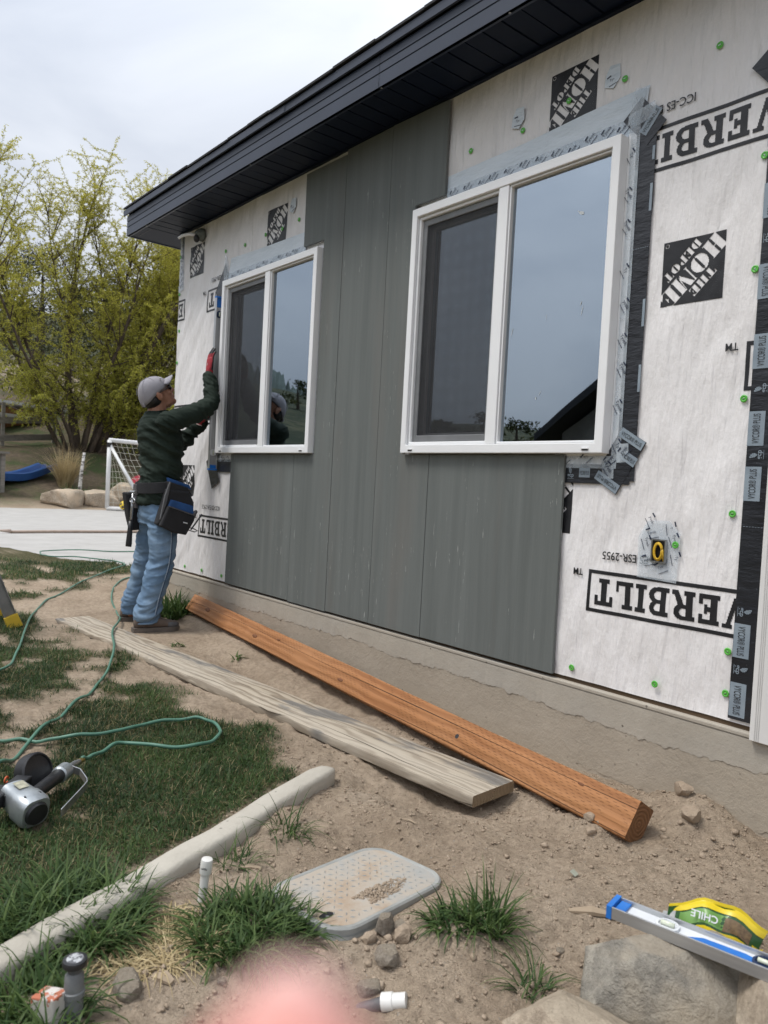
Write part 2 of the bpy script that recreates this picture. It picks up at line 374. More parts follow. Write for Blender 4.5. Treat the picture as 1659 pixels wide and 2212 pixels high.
WIN = [(-4.843, -3.684, 0.902, 2.087), (-2.862, -1.695, 0.902, 2.088)]
def wrinkle(x, z):
    x = np.asarray(x, float); z = np.asarray(z, float)
    a = R_(52); p = x*math.cos(a)+z*math.sin(a); q = -x*math.sin(a)+z*math.cos(a)
    w = (fbm(p*1.6+3, q*9, 3)-.5)*0.013 + (fbm(x*2.1, z*1.7+5, 3)-.5)*0.010
    left = sstep(-4.6, -5.2, x); w = w + left*(fbm(p*2.2+8, q*16, 2)-.5)*0.012
    d = np.full(x.shape, 9.0)
    for (a0, a1, b0, b1) in WIN: d = np.minimum(d, np.hypot(np.maximum(np.maximum(a0-x, x-a1), 0), np.maximum(np.maximum(b0-z, z-b1), 0)))
    w = w*sstep(0.02, 0.25, d)*sstep(-.02, .06, z-0.0)
    return np.clip(w, -.0048, .007)
def print_mesh(name, quads, parent, mtl, off=0.0014, flat=False):
    q = np.array([k for k in quads if k[1] > XL+.002 and k[0] < XR-.002])
    if not len(q): return None
    q[:, 0] = np.maximum(q[:, 0], XL+.001); q[:, 1] = np.minimum(q[:, 1], XR)
    x = q[:, [0, 1, 1, 0]].ravel(); z = q[:, [2, 2, 3, 3]].ravel()
    y = -off + (0 if flat else wrinkle(x, z))
    v = np.stack([x, np.broadcast_to(y, x.shape), z], 1); n = len(q)
    me = bpy.data.meshes.new(name); me.from_pydata(v.tolist(), [], np.arange(4*n).reshape(n, 4).tolist())
    return link(name, me, parent, mtl)
_TXT = {}
def text_mesh(txt, bold=0.0):
    key = (txt, bold)
    if key in _TXT: return _TXT[key]
    cu = bpy.data.curves.new('lettering', 'FONT'); cu.body = txt; cu.size = 1.0; cu.align_x = 'CENTER'; cu.align_y = 'CENTER'; cu.offset = bold; cu.resolution_u = 3
    o = bpy.data.objects.new('tmp', cu); COL.objects.link(o); dg = bpy.context.evaluated_depsgraph_get(); dg.update()
    me = bpy.data.meshes.new_from_object(o.evaluated_get(dg)); bpy.data.objects.remove(o); bpy.data.curves.remove(cu)
    co = np.empty(len(me.vertices)*3); me.vertices.foreach_get('co', co); co = co.reshape(-1, 3)
    mn, mx = co.min(0), co.max(0); _TXT[key] = (me, mx[0]-mn[0], mx[1]-mn[1], (mn+mx)/2)
    me.materials.clear(); return _TXT[key]
def text(name, txt, x, z, y, length, rot, mtl, parent, height=None, bold=0.0):
    """flat lettering on the wall plane (facing -Y); rot in degrees, x,z = centre"""
    me0, w, h, c_ = text_mesh(txt, bold); key = (txt, bold, mtl.name)
    if key not in _TXT:
        me = me0.copy(); me.materials.append(mtl); _TXT[key] = me
    o = link(name, _TXT[key], parent); s = length/w; sy = s if height is None else height/h
    M = Matrix.Translation((x, y, z)) @ Matrix.Rotation(R_(-rot), 4, 'Y') @ Matrix.Rotation(R_(90), 4, 'X') @ Matrix.Diagonal((s, sy, s, 1)) @ Matrix.Translation((-c_[0], -c_[1], 0))
    o.matrix_local = M; return o

# ------------------------------------------------------------------ the house
house = empty('house', (0, 0, 0))
tag(house, 'single storey house being re-sided, printed white wrap, grey boards and navy eaves', 'house')
HX0, HX1, HZ = -5.66, 2.4, 2.595
# foundation
fb = MB(); fb.box(HX0+.005, HX1, -.016, .2, -1.2, -.004); foundation = fb.build('foundation', CONC, house, bevel=.006)
def ragged(zbase, amp, y0, y1, zlo, name, mtl, x0=HX0, x1=HX1, step=.006):
    xs = np.arange(x0, x1, step); zt = zbase + amp*(fbm(xs*1.3+2, xs*0+3, 4)-.5)*2 + .034*(fbm(xs*26, xs*0+8, 4, .75)-.5)
    m_ = MB(); n = len(xs); jitter = .004*(fbm(xs*35, xs*0+1, 2)-.5)
    vs_ = [(x, y0+j, z) for x, z, j in zip(xs, zt, jitter)] + [(x, y0, zlo) for x in xs] + [(x, y1, z+.004) for x, z in zip(xs, zt)]
    fs_ = [(i, i+1, n+i+1, n+i) for i in range(n-1)] + [(2*n+i, 2*n+i+1, i+1, i) for i in range(n-1)]
    m_.add(vs_, fs_); return m_.build(name, mtl, foundation, smooth=False)
pg = MB(); pg.box(HX0+.003, HX1, -.0175, -.0155, -.9, -.10); pg.build('parge_coat', PARGE, foundation)
ragged(-.105, .035, -.0192, -.0150, -.0185, 'skim_coat', CONC)
ragged(-.30, .02, -.0190, -.0160, -.215, 'skim_coat', PARGE, -1.75, -1.0)
fl = MB(); fl.box(HX0-.003, HX1, -.0195, .19, -.018, .0); fl.build('top_ledge', CONC, foundation, bevel=.005)
sp = MB(); sp.box(HX0, HX1, .006, .14, .0, .03); sp.build('sill_plate', SHEATH, house)
# shell with openings (interior is a dark empty room)
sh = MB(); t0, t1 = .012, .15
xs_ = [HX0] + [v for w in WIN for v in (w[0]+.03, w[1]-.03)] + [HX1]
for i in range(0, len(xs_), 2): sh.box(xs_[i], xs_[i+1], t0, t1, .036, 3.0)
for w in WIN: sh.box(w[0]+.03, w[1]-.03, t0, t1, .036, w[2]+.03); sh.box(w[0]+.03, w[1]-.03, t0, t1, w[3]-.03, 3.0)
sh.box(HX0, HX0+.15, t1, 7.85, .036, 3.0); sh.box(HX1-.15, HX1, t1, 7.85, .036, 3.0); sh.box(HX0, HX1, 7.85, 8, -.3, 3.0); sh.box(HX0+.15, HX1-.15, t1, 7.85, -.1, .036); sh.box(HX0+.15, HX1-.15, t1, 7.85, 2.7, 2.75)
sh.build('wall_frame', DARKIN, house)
# wrap: one wrinkled sheet with window openings
gx = np.unique(np.concatenate([np.arange(XL, XR, .018), [XR]] + [[w[0]+.03, w[1]-.03] for w in WIN])); gz = np.unique(np.concatenate([np.arange(.016, 2.6, .018), [2.6]] + [[w[2]+.03, w[3]-.03] for w in WIN]))
GX, GZ = np.meshgrid(gx, gz, indexing='ij'); GY = wrinkle(GX, GZ)
GZb = GZ.copy(); GZb[:, 0] += .006*(fbm(gx*6, gx*0, 3)-.5)
nx, nz = GX.shape; vv = np.stack([GX, GY, GZb], -1).reshape(-1, 3).tolist(); ff = []
for i in range(nx-1):
    xc = (gx[i]+gx[i+1])/2; ww = [w for w in WIN if w[0]+.03 < xc < w[1]-.03]
    for j in range(nz-1):
        zc = (gz[j]+gz[j+1])/2
        if any(w[2]+.03 < zc < w[3]-.03 for w in ww): continue
        a = i*nz+j; ff.append((a, a+nz, a+nz+1, a+1))
me = bpy.data.meshes.new('house_wrap'); me.from_pydata(vv, [], ff); me.polygons.foreach_set('use_smooth', [True]*len(ff))
wrap = link('house_wrap', me, house, WRAP)
wrap['label'] = 'white wrinkled house wrap printed upside down with black logos'
cr = MB(); cr.add([(XL, .0, .028), (XL, .0, 2.6), (XL, .4, 2.6), (XL, .4, .028), (XL, 7.9, .028), (XL, 7.9, 2.6)], [(0, 1, 2, 3), (3, 2, 5, 4)]); cr.build('side_wrap', WRAP, wrap)
PER = 1.135; hm = hd_mask(); S_ = .229
def visible_print(x0, x1, z0, z1):
    if x1 < XL+.01 or x0 > XR: return False
    if x0 > -4.67 and x1 < -1.887 and (z1 < .90): return False          # behind the siding
    if x0 > -3.87 and x1 < -2.68: return False
    for w in WIN:
        if x0 > w[0] and x1 < w[1] and z0 > w[2] and z1 < w[3]: return False
    return True
def clear_runs(qs):
    return [q for q in qs if not any(q[0] > w[0]+.01 and q[1] < w[1]-.01 and q[2] > w[2]+.01 and q[3] < w[3]-.01 for w in WIN)]
hq = runs_quads(hm, -S_/2, -S_/2, S_/110, S_/110, 9)
for xc0, zc in ((-1.97, 2.345), (-1.41, 1.545), (-1.97, .70)):
    for k in range(-4, 2):
        xc = xc0+PER*k
        if not visible_print(xc-S_/2, xc+S_/2, zc-S_/2, zc+S_/2): continue
        print_mesh('printed_logo', clear_runs([(a+xc, b+xc, c_+zc, d_+zc) for a, b, c_, d_ in hq]), wrap, PRINT)
em, ed = ev_mask(); eq = runs_quads(em, 0, 0, ed, ed, 7)
for xs0, zc in ((-1.767, 2.008), (-1.202, 1.193), (-1.758, .3745)):
    for k in range(-4, 2):
        x0 = xs0+PER*k
        if not visible_print(x0, x0+EW, zc-.08, zc+.08): continue
        print_mesh('printed_wordmark', clear_runs([(a+x0, b+x0, c_+zc-EH/2, d_+zc-EH/2) for a, b, c_, d_ in eq]), wrap, PRINT)
        def okpt(x, z, h=.02): return XL+.06 < x < XR-.02 and not any(w[0]-.02 < x < w[1]+.02 and w[2]-.02 < z < w[3]+.02 for w in WIN) and not (-4.67 < x < -1.9 and z < .9) and not (-3.9 < x < -2.65)
        if okpt(x0-.046, zc+.071): text('printed_mark', 'TM', x0-.046, zc+.066, -.0046, .044, 180, PRINT, wrap, .026, .02)
        if okpt(x0+.195, zc+.141) and okpt(x0+.07, zc+.141): text('printed_code', 'ICC-ES ESR-2955', x0+.195, zc+.141, -.0046, .27, 180, PRINT, wrap, .031, .012)

# siding sheets
def siding(poly, y1=-.0095, y0=-.0235):
    m_ = MB(); m_.prism(poly, y0, y1); return m_.build('siding_panel', SIDING, house, bevel=.0015)
w1, w2 = WIN
siding([(-4.672, .015), (-3.8745, .015), (-3.8745, .897), (-4.662, .897)])
siding([(-3.8725, .010), (-3.4795, .010), (-3.4795, 2.553), (-3.882, 2.556), (-3.878, 2.128), (-3.668, 2.128), (-3.668, .897), (-3.8725, .897)], -.0095, -.0238)
siding([(-3.4765, .014), (-3.0865, .014), (-3.0865, 2.578), (-3.4765, 2.578)], -.0095, -.0232)
siding([(-3.0835, .014), (-2.6835, .014), (-2.6835, .897), (-2.880, .897), (-2.880, 2.124), (-2.674, 2.124), (-2.676, 2.568), (-3.0835, 2.580)], -.0095, -.0240)
siding([(-2.6805, .016), (-1.8865, .016), (-1.8885, .896), (-2.6805, .896)], -.0095, -.0236)

# windows -----------------------------------------------------------
def window(x0, x1, z0, z1, mull0, mull1, label):
    w = empty('window', ((x0+x1)/2, 0, z0), house); w['label'] = label
    ox, oz = -(x0+x1)/2, -z0
    def B(name, boxes, mtl, parent=w, bevel=.002):
        m_ = MB()
        for b in boxes: m_.box(b[0]+ox, b[1]+ox, b[2], b[3], b[4]+oz, b[5]+oz)
        return m_.build(name, mtl, parent, bevel=bevel)
    yf, yb, t = -.056, .10, .036
    def frame(a0, a1, b0, b1, y0, y1, th, name, mtl, tb=None, tt=None):
        """mitred four sided frame"""
        tb = tb or th; tt = tt or th
        m_ = MB(); o4 = [(a0, b0), (a1, b0), (a1, b1), (a0, b1)]; i4 = [(a0+th, b0+tb), (a1-th, b0+tb), (a1-th, b1-tt), (a0+th, b1-tt)]
        vs_ = [(x+ox, y0, z+oz) for x, z in o4] + [(x+ox, y0, z+oz) for x, z in i4] + [(x+ox, y1, z+oz) for x, z in o4] + [(x+ox, y1, z+oz) for x, z in i4]
        fs_ = []
        for i in range(4):
            j = (i+1) % 4; fs_ += [(i, j, 4+j, 4+i), (8+i, 12+i, 12+j, 8+j), (i, 8+i, 8+j, j), (4+i, 4+j, 12+j, 12+i)]
        m_.add(vs_, fs_); return m_.build(name, mtl, w, bevel=.003)
    frame(x0, x1, z0, z1, yf, yb, t, 'frame', VINYL, .040, .040)
    frame(x0+t+.001, mull0-.001, z0+.041, z1-.041, yf+.016, yb-.01, .014, 'track', VINYL)
    # fixed light
    frame(mull1+.001, x1-t-.001, z0+.041, z1-.041, yf+.011, yf+.04, .009, 'glazing_bead', VINYL)
    m_ = MB(); m_.box(mull1+.005+ox, x1-t-.005+ox, yf+.030, yf+.036, .045, z1-z0-.045); m_.build('pane', GLASS, w)
    B('mullion', [(mull0, mull1, yf+.004, yb-.012, z0+.0405, z1-.0405)], VINYL)
    # slider with its sash, screen frame and screen
    sx0, sx1, sz0, sz1 = x0+t+.016, mull0-.002, z0+.057, z1-.057
    sf = frame(sx0, sx1, sz0, sz1, yf+.030, yf+.046, .030, 'screen_frame', VINYLG)
    m_ = MB(); m_.add([(sx0+.028+ox, yf+.036, sz0+.028+oz), (sx1-.028+ox, yf+.036, sz0+.028+oz), (sx1-.028+ox, yf+.036, sz1-.028+oz), (sx0+.028+ox, yf+.036, sz1-.028+oz)], [(0, 1, 2, 3)]); m_.build('insect_screen', SCREEN, w)
    frame(sx0, sx1+.03, sz0, sz1, yf+.062, yf+.10, .042, 'sash', VINYLG)
    m_ = MB(); m_.box(sx0+.038+ox, sx1-.01+ox, yf+.078, yf+.084, sz0+.038+oz, sz1-.038+oz); m_.build('pane', GLASS, w)
    for q in (x0+.06, x1-.09):
        m_ = MB(); m_.box(q+ox, q+.028+ox, yf-.0015, yf+.004, .010, .0155); m_.build('weep_hole', BLACKPL, w)
        m_ = MB(); m_.box(q-.003+ox, q+.031+ox, yf-.006, yf-.001, .016, .020); m_.build('weep_cover', VINYL, w)
    return w
window(*w1, -4.268, -4.208, 'white vinyl slider window beside the worker')
def smudges(w, pts, ox, oz):
    for (x, z, a, L, wd) in pts:
        m_ = MB(); c_, s_ = math.cos(R_(a)), math.sin(R_(a)); pl = [(-L, -wd*.3), (-L*.4, -wd), (L*.5, -wd*.7), (L, .1*wd), (L*.4, wd), (-L*.6, wd*.6)]
        m_.add([(x+ox+p*c_-q*s_, -.0275, z+oz+p*s_+q*c_) for p, q in pl], [tuple(range(6))]); m_.build('smudge', SMUDGE, w)
SMUDGE = mat('dried_smudge', (0.62, 0.65, 0.66), (0.5, 0.53, 0.54), 60, .8)
win2 = window(*w2, -2.298, -2.243, 'white vinyl slider window with nailing flange and black tape')

smudges(win2, [(-1.875, 1.846, -30, .014, .007), (-1.89, 1.855, -50, .006, .002), (-1.845, 1.46, 80, .022, .0012), (-1.852, 1.49, 70, .010, .0018), (-2.03, 1.15, 60, .012, .001), (-2.05, 1.13, 80, .006, .003), (-2.02, 1.46, 88, .014, .0006), (-2.20, 1.42, 75, .02, .0012)], (2.862+1.695)/2, -.902)
# flashing and tapes -------------------------------------------------
def strip(name, poly, y, mtl, parent=house, th=.0012, dice=0.03):
    m_ = MB(); m_.prism(poly, y, y+th); return m_.build(name, mtl, parent)
def rstrip(name, cx, cz, L, Wd, ang, y, mtl, parent=house):
    c_, s_ = math.cos(R_(ang)), math.sin(R_(ang)); P_ = [(-L/2, -Wd/2), (L/2, -Wd/2), (L/2, Wd/2), (-L/2, Wd/2)]
    return strip(name, [(cx+a*c_-b*s_, cz+a*s_+b*c_) for a, b in P_], y, mtl, parent)
def tyvek(x, z, rot, y=-.0125, L=.05, part=None, parent=house):
    text('tape_print', part or 'Tyvek', x, z, y, L*(len(part)/5 if part else 1), rot, NAVYPRINT, parent, None, .0)
    c_, s_ = math.cos(R_(rot)), math.sin(R_(rot))
    def off(a, b): return (x+a*c_-b*s_, z+a*s_+b*c_)
    p = off(-.012, .017); rstrip('tape_print', p[0], p[1], .018, .005, rot+8, y, NAVYPRINT, parent)
    p = off(.004, -.019); rstrip('tape_print', p[0], p[1], .040, .0018, rot, y, NAVYPRINT, parent)
def vycor(x, z, rot, y=-.0118, L=.112, Wd=.036, parent=house):
    lb = rstrip('tape_label', x, z, L, Wd, rot, y, LABEL, parent)
    text('tape_print', 'VYCOR® PLUS', x, z, y-.0012, L*.86, rot, PRINT, parent, Wd*.46, .0)
def shell(x, z, rot, y=-.0118, parent=house):
    m_ = MB(); c_, s_ = math.cos(R_(rot)), math.sin(R_(rot))
    for i in range(6):
        a0 = R_(100-26*i); a1 = R_(100-26*i-20); r_ = .017-.0012*i
        pts = [(-.008, .004), (-.008+r_*math.cos(a0), .004+r_*math.sin(a0)), (-.008+r_*math.cos(a1), .004+r_*math.sin(a1))]
        pts = [(x+a*c_-b*s_, z+a*s_+b*c_) for a, b in pts]; m_.prism(pts, y, y+.0008)
    m_.build('tape_print', LABEL, parent)
    text('tape_print', 'gcp', x-(-.014)*s_*1.0, z-.014*c_, y, .030, rot, LABEL, parent, None, .02)
    rstrip('tape_print', x+.024*s_, z-.024*c_, .030, .0012, rot, y, LABEL, parent)
# window 2: head flap, flange, side tape, sill tape, corner patches
strip('head_flashing', [(-2.674, 2.09), (-1.64, 2.09), (-1.62, 2.255), (-1.9, 2.245), (-2.2, 2.225), (-2.674, 2.212)], -.0068, FLAP)
strip('seam_tape', [(-2.674, 2.092), (-1.66, 2.092), (-1.655, 2.158), (-2.0, 2.150), (-2.674, 2.150)], -.0086, CLEAR)
strip('nailing_flange', [(-1.694, .872), (-1.660, .872), (-1.660, 2.10), (-1.694, 2.10)], -.0085, VINYL); strip('nailing_flange', [(-1.95, .862), (-1.655, .862), (-1.655, .9015), (-1.95, .9015)], -.0088, VINYL)
strip('flashing_tape', [(-1.668, .80), (-1.582, .80), (-1.578, 2.155), (-1.655, 2.155)], -.0072, BTAPE)
strip('flashing_tape', [(-1.95, .787), (-1.60, .787), (-1.60, .868), (-1.95, .868)], -.0078, BTAPE)
rstrip('flashing_tape', -1.648, .876, .226, .120, 59.5, -.0090, BTAPE); rstrip('flashing_tape', -1.632, 2.128, .16, .10, -48, -.0090, BTAPE)
strip('seam_tape', [(-1.684, .87), (-1.644, .87), (-1.646, 2.14), (-1.684, 2.14)], -.0104, CLEAR); strip('seam_tape', [(-1.95, .846), (-1.66, .846), (-1.66, .894), (-1.95, .894)], -.0104, CLEAR)
rstrip('seam_tape', -1.694, .845, .075, .05, 92, -.0116, CLEAR); rstrip('seam_tape', -1.635, .905, .07, .05, 94, -.0112, CLEAR); rstrip('seam_tape', -1.640, 2.150, .11, .055, 12, -.0116, CLEAR); rstrip('seam_tape', -1.665, 2.19, .13, .05, 78, -.0112, CLEAR)
vycor(-1.600, .957, -30.5, -.0106, .114); vycor(-1.608, .885, -30.5, -.0106, .07); vycor(-1.695, .795, 149.5, -.0106, .114); vycor(-1.605, 2.12, 52, -.0106, .10)
shell(-1.865, .828, 0, -.0094); vycor(-1.800, .828, 0, -.0094, .05)
for z in (2.0, 1.84, 1.42, 1.18): rstrip('tape_label', -1.586, z, .10 if z != 2.0 else .05, .010, 90, -.0088, LABEL)
for i in range(9): rstrip('tape_print', -1.645+i*.0072, 1.660, .0036, .0016, 0, -.0088, LABEL)
rng = random.Random(3)
for i in range(13): tyvek(-2.62+i*.083+rng.uniform(-.015, .015), 2.118+rng.uniform(-.006, .022), rng.choice((38, 42, 47)), -.0106, .046, rng.choice((None, 'Tyv', 'vek', 'yvek', None)))
for i in range(9): tyvek(-1.672+rng.uniform(-.006, .018), .93+i*.135+rng.uniform(-.02, .02), rng.choice((-62, -55, -60)), -.0122, .046, rng.choice((None, None, 'yvek', 'Ty')))
for i in range(3): tyvek(-1.90+i*.105, .878+.01*(i % 2), 40, -.0122, .044, (None, 'Ty', None)[i])
tyvek(-1.692, .848, -52, -.0132, .044); tyvek(-1.628, .915, 45, -.0128, .044, 'yvek')
# window 1
strip('head_flashing', [(-4.86, 2.09), (-3.88, 2.09), (-3.88, 2.225), (-4.4, 2.235), (-4.82, 2.25)], -.0068, FLAP); strip('seam_tape', [(-4.85, 2.092), (-3.88, 2.092), (-3.88, 2.145), (-4.85, 2.150)], -.0086, CLEAR)
for i in range(10): tyvek(-4.78+i*.088+rng.uniform(-.015, .015), 2.115+rng.uniform(-.006, .02), 42, -.0106, .046, rng.choice((None, 'Tyv', 'vek')))
strip('flashing_tape', [(-5.018, .80), (-4.84, .80), (-4.84, 2.09), (-4.90, 2.23), (-5.03, 2.055), (-5.005, 2.0), (-5.018, 1.5)], -.0072, BTAPE); rstrip('flashing_tape', -4.955, .775, .22, .12, 118, -.0088, BTAPE); strip('flashing_tape', [(-4.90, .772), (-4.64, .772), (-4.64, .868), (-4.90, .868)], -.0080, BTAPE)
strip('seam_tape', [(-4.90, 2.04), (-4.84, 2.04), (-4.85, 2.20), (-4.90, 2.30), (-4.92, 2.18)], -.0104, CLEAR); strip('seam_tape', [(-4.92, .845), (-4.66, .845), (-4.66, .894), (-4.92, .894)], -.0104, CLEAR); strip('nailing_flange', [(-4.90, .86), (-4.66, .86), (-4.66, .9015), (-4.90, .9015)], -.0096, VINYL)
strip('nailing_flange', [(-4.885, .87), (-4.842, .87), (-4.842, 2.1), (-4.885, 2.1)], -.0096, VINYL)
for x in (-4.80, -4.72): tyvek(x, .872, 40, -.0122, .04, 'vek')
# tape down the right edge of the wrap
strip('flashing_tape', [(-1.176, .029), (-1.05, .029), (-1.05, 2.59), (-1.170, 2.59)], -.0072, BTAPE)
for z, r_ in ((1.46, -90), (1.235, 90), (.985, 90), (.805, 90), (.290, -90), (.095, -90), (1.72, -90), (1.95, 90), (2.25, 90)): vycor(-1.1475, z, r_, -.0086, .112, .053)
for z, r_ in ((1.115, 90), (.900, 90), (.385, -90), (.195, -90), (1.60, -90), (2.10, 90)): shell(-1.142, z, r_, -.0086)
for i in range(10): rstrip('tape_print', -1.165+i*.0095, .665, .0045, .0016, 0, -.0086, LABEL)
rstrip('flashing_tape', -1.13, 2.19, .20, .11, 40, -.0094, BTAPE)
# corner board on the left with its tape
for i in range(5): tyvek(-5.62+.008*(i % 2), 2.20+i*.05, 88, -.0066, .045, 'Tyvk' if i % 2 else None)
strip('seam_tape', [(-5.668, 2.20), (-5.59, 2.20), (-5.60, 2.59), (-5.668, 2.59)], -.0052, CLEAR); strip('flashing_tape', [(-5.628, 2.40), (-5.612, 2.40), (-5.606, 2.585), (-5.622, 2.585)], -.0064, BTAPE); rstrip('seam_tape', -5.63, 2.18, .09, .05, 8, -.0066, CLEAR)
# repair patches of clear tape
for (x, z, a) in ((-1.785, 2.345, 10), (-2.255, 2.345, -8), (-4.05, 2.42, 20)): 
    strip('tape_patch', [(x-.034, z-.03), (x+.006, z-.046), (x+.036, z-.012), (x+.03, z+.04), (x-.012, z+.045), (x-.03, z+.012)], -.0066, FLAP); tyvek(x, z-.012, a, -.0082, .034, 'Tyv')
# outlet box with a loop of yellow cable
strip('tape_patch', [(-1.545, .452), (-1.39, .447), (-1.385, .62), (-1.43, .665), (-1.515, .66), (-1.548, .60)], -.0064, CLEAR)
for (x, z, a, p_) in ((-1.50, .663, -62, 'yvek'), (-1.495, .617, 15, None), (-1.512, .583, -70, None), (-1.405, .600, -68, None), (-1.505, .518, 14, 'yvek'), (-1.452, .496, 25, 'Tyv'), (-1.395, .535, -75, 'Ty'), (-1.42, .64, -80, 'T')): tyvek(x, z, a, -.0084, .036, p_)
ob = empty('outlet_box', (-1.461, -.004, .555), house); ob['label'] = 'open electrical box with a loop of yellow cable'
m_ = MB()
for b in ((-.029, -.024, -.042, .042), (.024, .029, -.042, .042), (-.024, .024, -.042, -.037), (-.024, .024, .037, .042)): m_.box(b[0], b[1], -.012, -.003, b[2], b[3])
m_.build('box_rim', STEEL, ob); m_ = MB(); m_.box(-.024, .024, -.0045, -.003, -.037, .037); m_.build('box_back', BLACKPL, ob)
for k in range(2):
    pts = [(.0 + (.017-.003*k)*math.cos(t)+.002*k, -.012-.004*k, -.002+(.031-.004*k)*math.sin(t)) for t in np.linspace(.3, 6.6, 26)]
    m_ = MB(); m_.tube(pts + [(.020, -.006, -.036)], .0036, 7); m_.build('cable', YELLOW, ob, smooth=True)
# green cap nails
capm = MB(); capm.lathe([(.0122, 0), (.0126, .0012), (.0115, .0028), (.0072, .0030), (.0066, .0022), (.0035, .0022), (.003, .0032), (.0008, .0034)], 18, Matrix.Rotation(R_(90), 4, 'X')); cap_me = capm.mesh('cap_nail', [GREEN], True)
stm = MB(); stm.box(-.0048, .0048, -.0042, -.002, -.001, .001); st_me = stm.mesh('staple', [STEEL])
for i, (x, z) in enumerate([(-1.362,2.294),(-1.729,2.317),(-1.986,2.325),(-2.225,2.285),(-2.533,2.292),(-1.189,1.506),(-1.197,1.085),(-1.209,.704),(-1.4,.582),(-1.192,.246),(-1.805,.058),(-1.444,.078),(-1.192,.105),(-4.368,2.313),(-4.643,2.306),(-4.918,2.32),(-5.655,2.42),(-5.653,2.134),(-5.636,1.851),(-5.02,1.742),(-5.655,1.608),(-3.982,2.321),(-4.172,2.309),(-1.184,1.872),(-5.354,.05),(-5.064,.055),(-4.757,.052)]):
    c_ = link('cap_nail', cap_me, house, loc=(x, float(wrinkle(x, z))-.0042 if abs(x+1.4) > .05 or z > .7 else -.009, z)); s_ = link('staple', st_me, c_); s_.rotation_euler = (0, R_(-20+15*(i % 6)), 0)
# wall lamp under the eave
lampm = mat('lamp_grey_green', (0.16, 0.18, 0.165), (0.10, 0.115, 0.105), 20, 0.5)
lp = empty('wall_lamp', (-5.285, -.004, 2.51), house); m_ = MB(); m_.lathe([(.048, 0), (.046, .02), (.034, .045), (.018, .06), (.002, .064)], 18, Matrix.Rotation(R_(90), 4, 'X')); m_.build('lamp_base', lampm, lp, smooth=True)
m_ = MB(); m_.tube([(-.005, -.05, -.012), (-.02, -.10, -.012), (-.045, -.145, -.03), (-.06, -.165, -.05)], [.016, .012, .010, .009], 10); m_.build('lamp_arm', VINYL, lp, smooth=True); m_ = MB(); m_.ell((.0, -.05, -.034), .026, .022, .03, 14, 8); m_.build('lamp_lens', BLACKPL, lp, smooth=True)
# white corner board
tb_ = MB(); tb_.box(-1.088, -.955, -.040, -.0075, -.015, 2.594); tr_ = tb_.build('corner_board', WHITEPAINT, house, bevel=.002)
for i in range(3): m_ = MB(); m_.box(-1.072+i*.006, -1.070+i*.006, -.0412, -.0402, -.012, 2.59); m_.build('groove', mat('groove_shade%d' % i, (0.6, 0.59, 0.57)), tr_)
for i in range(4): siding([(-.953+i*.84, .0), (-.953+i*.84+.837, .0), (-.953+i*.84+.837, 2.58), (-.953+i*.84, 2.58)])

# eaves ---------------------------------------------------------------
EX0 = -6.026
soffit = empty('soffit', (-2, -.15, HZ), house); 
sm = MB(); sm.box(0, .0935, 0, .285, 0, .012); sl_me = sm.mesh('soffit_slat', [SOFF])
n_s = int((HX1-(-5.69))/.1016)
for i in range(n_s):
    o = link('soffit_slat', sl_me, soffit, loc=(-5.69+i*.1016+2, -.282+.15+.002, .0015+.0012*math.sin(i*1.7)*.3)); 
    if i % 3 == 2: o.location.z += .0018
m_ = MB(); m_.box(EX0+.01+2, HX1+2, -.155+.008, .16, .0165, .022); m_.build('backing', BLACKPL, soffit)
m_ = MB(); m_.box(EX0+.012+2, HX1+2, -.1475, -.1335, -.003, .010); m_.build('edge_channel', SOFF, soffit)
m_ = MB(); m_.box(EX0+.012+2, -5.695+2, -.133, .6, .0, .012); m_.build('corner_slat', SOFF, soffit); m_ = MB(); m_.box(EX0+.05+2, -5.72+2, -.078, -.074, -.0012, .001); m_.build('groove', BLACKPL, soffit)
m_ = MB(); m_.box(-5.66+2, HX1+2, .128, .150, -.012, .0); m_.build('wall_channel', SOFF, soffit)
fascia = empty('fascia', (-2, -.3, 2.6), house)
def fsec(xa, xb):
    m_ = MB(); prof = [(0, -.008), (0, .052), (.004, .054), (.004, .058), (0, .060), (0, .094), (.004, .096), (.004, .100), (0, .102), (0, .142), (.014, .142), (.014, -.003), (.028, -.003), (.028, -.008)]
    m_.add([(xa+2, y, z) for y, z in prof] + [(xb+2, y, z) for y, z in prof], [(i, len(prof)+i, len(prof)+(i+1) % len(prof), (i+1) % len(prof)) for i in range(len(prof))] + [tuple(range(len(prof)))]); m_.build('fascia_section', NAVY, fascia)
fsec(EX0, -2.8705); fsec(-2.867, HX1)
for x in (-5.66, -4.09, -2.862, -2.075, -.9): m_ = MB(); m_.ell((x+2, .0128, -.0088), .006, .006, .003, 10, 6); m_.build('nail_head', STEEL, fascia, smooth=True)
def drip(xa, xb, dy):
    m_ = MB(); prof = [(-.012-dy, .143), (-.020-dy, .146), (-.020-dy, .186), (.02, .190), (.02, .184), (-.014-dy, .181), (-.014-dy, .147)]
    m_.add([(xa+2, y, z) for y, z in prof] + [(xb+2, y, z) for y, z in prof], [(i, len(prof)+i, len(prof)+(i+1) % len(prof), (i+1) % len(prof)) for i in range(len(prof))] + [tuple(range(len(prof)))]); m_.build('drip_edge', NAVY, fascia)
drip(EX0-.02, -3.672, .0025); drip(-3.688, HX1, 0)
roof = empty('roof', (-2, 0, 2.8), house); PT = math.tan(R_(16))
m_ = MB(); y0r, y1r = -.31, 4.0
